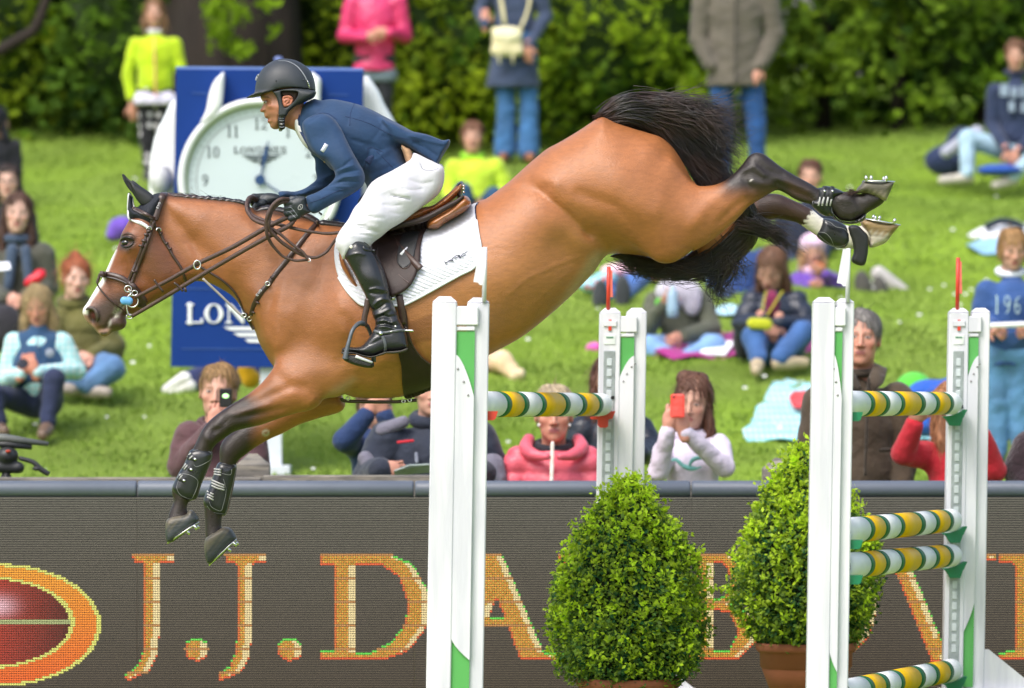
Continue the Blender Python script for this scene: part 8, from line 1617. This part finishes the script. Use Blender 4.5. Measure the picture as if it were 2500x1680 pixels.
# --- blankets, bags and jackets on the grass
def cloth_patch(name, px, seed, m, label, cat, lift=.03, n=46, amp=.02):
    """blanket lying on the bank under a photograph outline"""
    Q = np.array(px, float); c = Q.mean(0); W3 = [G(*q) for q in px]
    if any(w is None for w in W3): return None
    P_ = spline(np.array([(w.x,w.y) for w in W3]), 3); lo, hi = P_.min(0), P_.max(0); xs = np.linspace(lo[0],hi[0],n); ys = np.linspace(lo[1],hi[1],n)
    X, Y = np.meshgrid(xs,ys,indexing='ij'); Dq = polyd(X,Y,P_); cell = (Dq[:-1,:-1] > 0) & (Dq[1:,:-1] > 0) & (Dq[:-1,1:] > 0) & (Dq[1:,1:] > 0)
    Z = np.array([[gzz(x,y) for y in ys] for x in xs])+lift+amp*(np.sin(X*11+seed)*np.sin(Y*7+seed)+.6*np.sin(X*23-Y*9))
    idx = np.arange(n*n).reshape(n,n); I = np.argwhere(cell); q = np.stack([idx[I[:,0],I[:,1]],idx[I[:,0]+1,I[:,1]],idx[I[:,0]+1,I[:,1]+1],idx[I[:,0],I[:,1]+1]],1)
    V = np.stack([X.ravel(),Y.ravel(),Z.ravel()],1); V2 = V-np.array([0,0,.012]); F = np.concatenate([q, q[:,::-1]+n*n])
    E_ = np.concatenate([q[:,[i,(i+1)%4]] for i in range(4)]); ks = {(a,b) for a,b in E_.tolist()}; bd = [(a,b) for a,b in E_.tolist() if (b,a) not in ks]
    F = np.concatenate([F, np.array([(b,a,a+n*n,b+n*n) for a,b in bd])]); VV = np.concatenate([V,V2]); u = np.unique(F); mp_ = np.full(len(VV),-1); mp_[u] = np.arange(len(u))
    o = part(name, (VV[u], mp_[F]), m, None); tag(o, label, cat); return o
bl = cloth_patch('blanket', [(1890,942),(1985,946),(1990,1084),(1905,1082),(1812,1076),(1835,1030)], 1, fab('8fdcea','plaid'), 'pale aqua checked blanket spread on the lawn', 'blanket')
cloth_patch('blanket', [(1925,1000),(1985,978),(1990,1030)], 2, fab('d83a40'), 'folded red corner lying on the aqua checked blanket', 'blanket', .07)
cloth_patch('blanket', [(1600,838),(1700,816),(1850,820),(1985,835),(1980,862),(1840,872),(1700,882),(1600,878)], 3, fab('9c2478'), 'magenta blanket under the two seated girls', 'blanket')
sheet('paper', [PH(38.2)(1706,864,-.1),PH(38.2)(1770,866,-.1),PH(38.2)(1796,832,.15),PH(38.2)(1726,832,.15)], 0, fab('f4f6fc'), 'white sheet of paper lying on the magenta blanket', 'paper')
cloth_patch('blanket', [(1740,752),(1830,762),(1830,782),(1740,776)], 5, fab('b4dcf0'), 'pale blue blanket edge between the two seated girls', 'blanket')
cloth_patch('mat', [(2365,600),(2540,590),(2560,622),(2400,628)], 6, fab('8cbcdc'), 'pale blue mat under the white bag', 'mat')
wb = item('white_bag', sdf([ELL(PH(43.4)(2420,592),(.20,.14,.11),k=.05), ELL(PH(43.4)(2480,580),(.17,.14,.11),k=.05), CAP(PH(43.4)(2400,570),PH(43.4)(2440,555),.04,.03,k=.03)], .014), fab('dfe2ea'), 'big white bag with dark handles above the boy in blue', 'bag')
part('dark_handle', tube([PH(43.4)(2405,556,-.1),PH(43.4)(2440,540,-.1),PH(43.4)(2480,545,-.1),PH(43.4)(2500,560,-.1)], .025, 8, sm=4), fab('1c2838'), wb)
item('backpack', sdf([ELL(PH(46.9)(2318,392),(.20,.12,.13),k=.05), ELL(PH(46.9)(2350,350),(.13,.10,.13),k=.05)], .014), fab('1c2c50'), 'navy rucksack beside the boy in the navy hoodie', 'backpack')
item('grey_jacket', sdf([CAP(PH(46.7)(2310,372,-.1),PH(46.7)(2385,325,-.1),.05,.06,k=.03)], .012), fab('a4a8b8'), 'pale grey jacket draped on the navy rucksack', 'jacket')
item('blue_cushion', sdf([ELL(PH(46.4)(2440,416,-.1),(.18,.14,.05),k=.03)], .012), fab('1c4aa0'), 'blue cushion under the boy in the navy hoodie', 'cushion')
p5 = PH(41.4)
r5 = tag(empty('person', tuple(p5(2120,735)), 'person lying behind a pair of dark grey boots at right centre', 'person'), group='spectators watching from the grass bank')
part('body', sdf([CAP(p5(2120,715,.1),p5(2190,720,.7),.06,.09,k=.03), CAP(p5(2150,725,.1),p5(2230,725,.7),.06,.09,k=.03), ELL(p5(2200,725,.9),(.25,.3,.08),k=.05)], .02), fab('1c2430','denim'), r5)
for cx_, cy_, w_ in ((2108,700,.062),(2150,712,.055)): part('shoe', sdf([ELL(p5(cx_,cy_,-.1),(w_,.05,.115),k=.01,rot=rotm(0,0,-12))], .009), fab('4c4a46'), r5)
item('rolled_jacket', sdf([CAP(p5(2145,668,.1),p5(2205,712,.1),.055,.045,k=.03)], .010), fab('b4b0ae'), 'pale grey rolled jacket lying on the dark boots', 'jacket')
item('green_bag', sdf([ELL(PH(33.8)(2232,950),(.11,.10,.10),k=.04)], .012), fab('54b83c'), 'bright green bag behind the striped pole at right', 'bag')
item('blue_bag', sdf([ELL(PH(33.6)(2270,962),(.13,.10,.085),k=.04), CAP(PH(33.6)(2290,955),PH(33.6)(2322,930),.045,.03,k=.03)], .012), fab('2458b8'), 'royal blue bag beside the bright green bag', 'bag')
item('blue_pouch', sdf([ELL(PH(33.2)(2262,1030),(.11,.08,.085),k=.04)], .012), fab('2458b8'), 'small blue pouch below the striped pole behind the girl in red', 'bag')
cloth_patch('blanket', [(2200,1040),(2330,1050),(2330,1090),(2210,1080)], 7, fab('8cc8dc'), 'light blue blanket under the royal blue bag', 'blanket')
# tripod head with pan handle standing behind the screen at the left
td = tag(empty('camera_tripod', tuple(wp(20,1160,3.9)), 'black camera tripod head with pan handle at the lower left edge', 'tripod')); tm_ = mat('tripod_black', (.022,.024,.026), rough=.45)
Q = lambda x, y, d=0: np.array(tuple(wp(x,y,3.9+d)))
part('mounting_plate', tube([Q(-60,1066),Q(10,1070),Q(118,1084)], [.02,.022,.010], 8), mat('plate_grey', (.12,.13,.12), rough=.5), td); part('plate_slide', tube([Q(-60,1082),Q(20,1085),Q(78,1092)], [.016,.018,.012], 8), tm_, td)
part('head_block', sdf([ELL(Q(18,1112),(.052,.05,.042),k=.02), CAP(Q(-20,1140),Q(45,1142),.028,k=.02)], .006), tm_, td); part('red_knob', sdf([ELL(Q(20,1102,-.05),(.014,.012,.008))], .004), fab('b03a20'), td)
part('pan_handle', tube([Q(45,1118),Q(80,1128),Q(100,1146),Q(120,1158)], [.010,.012,.014,.012], 8, sm=4), tm_, td); part('handle_clamp', sdf([ELL(Q(90,1144),(.022,.018,.012))], .005), tm_, td)
for dx in (-50,0,50): part('leg', tube([Q(15,1150),Q(15+dx*1.0,1300,.1*abs(dx)/50),Q(15+dx*2.4,1590,.3*abs(dx)/50)], .016, 8), tm_, td)
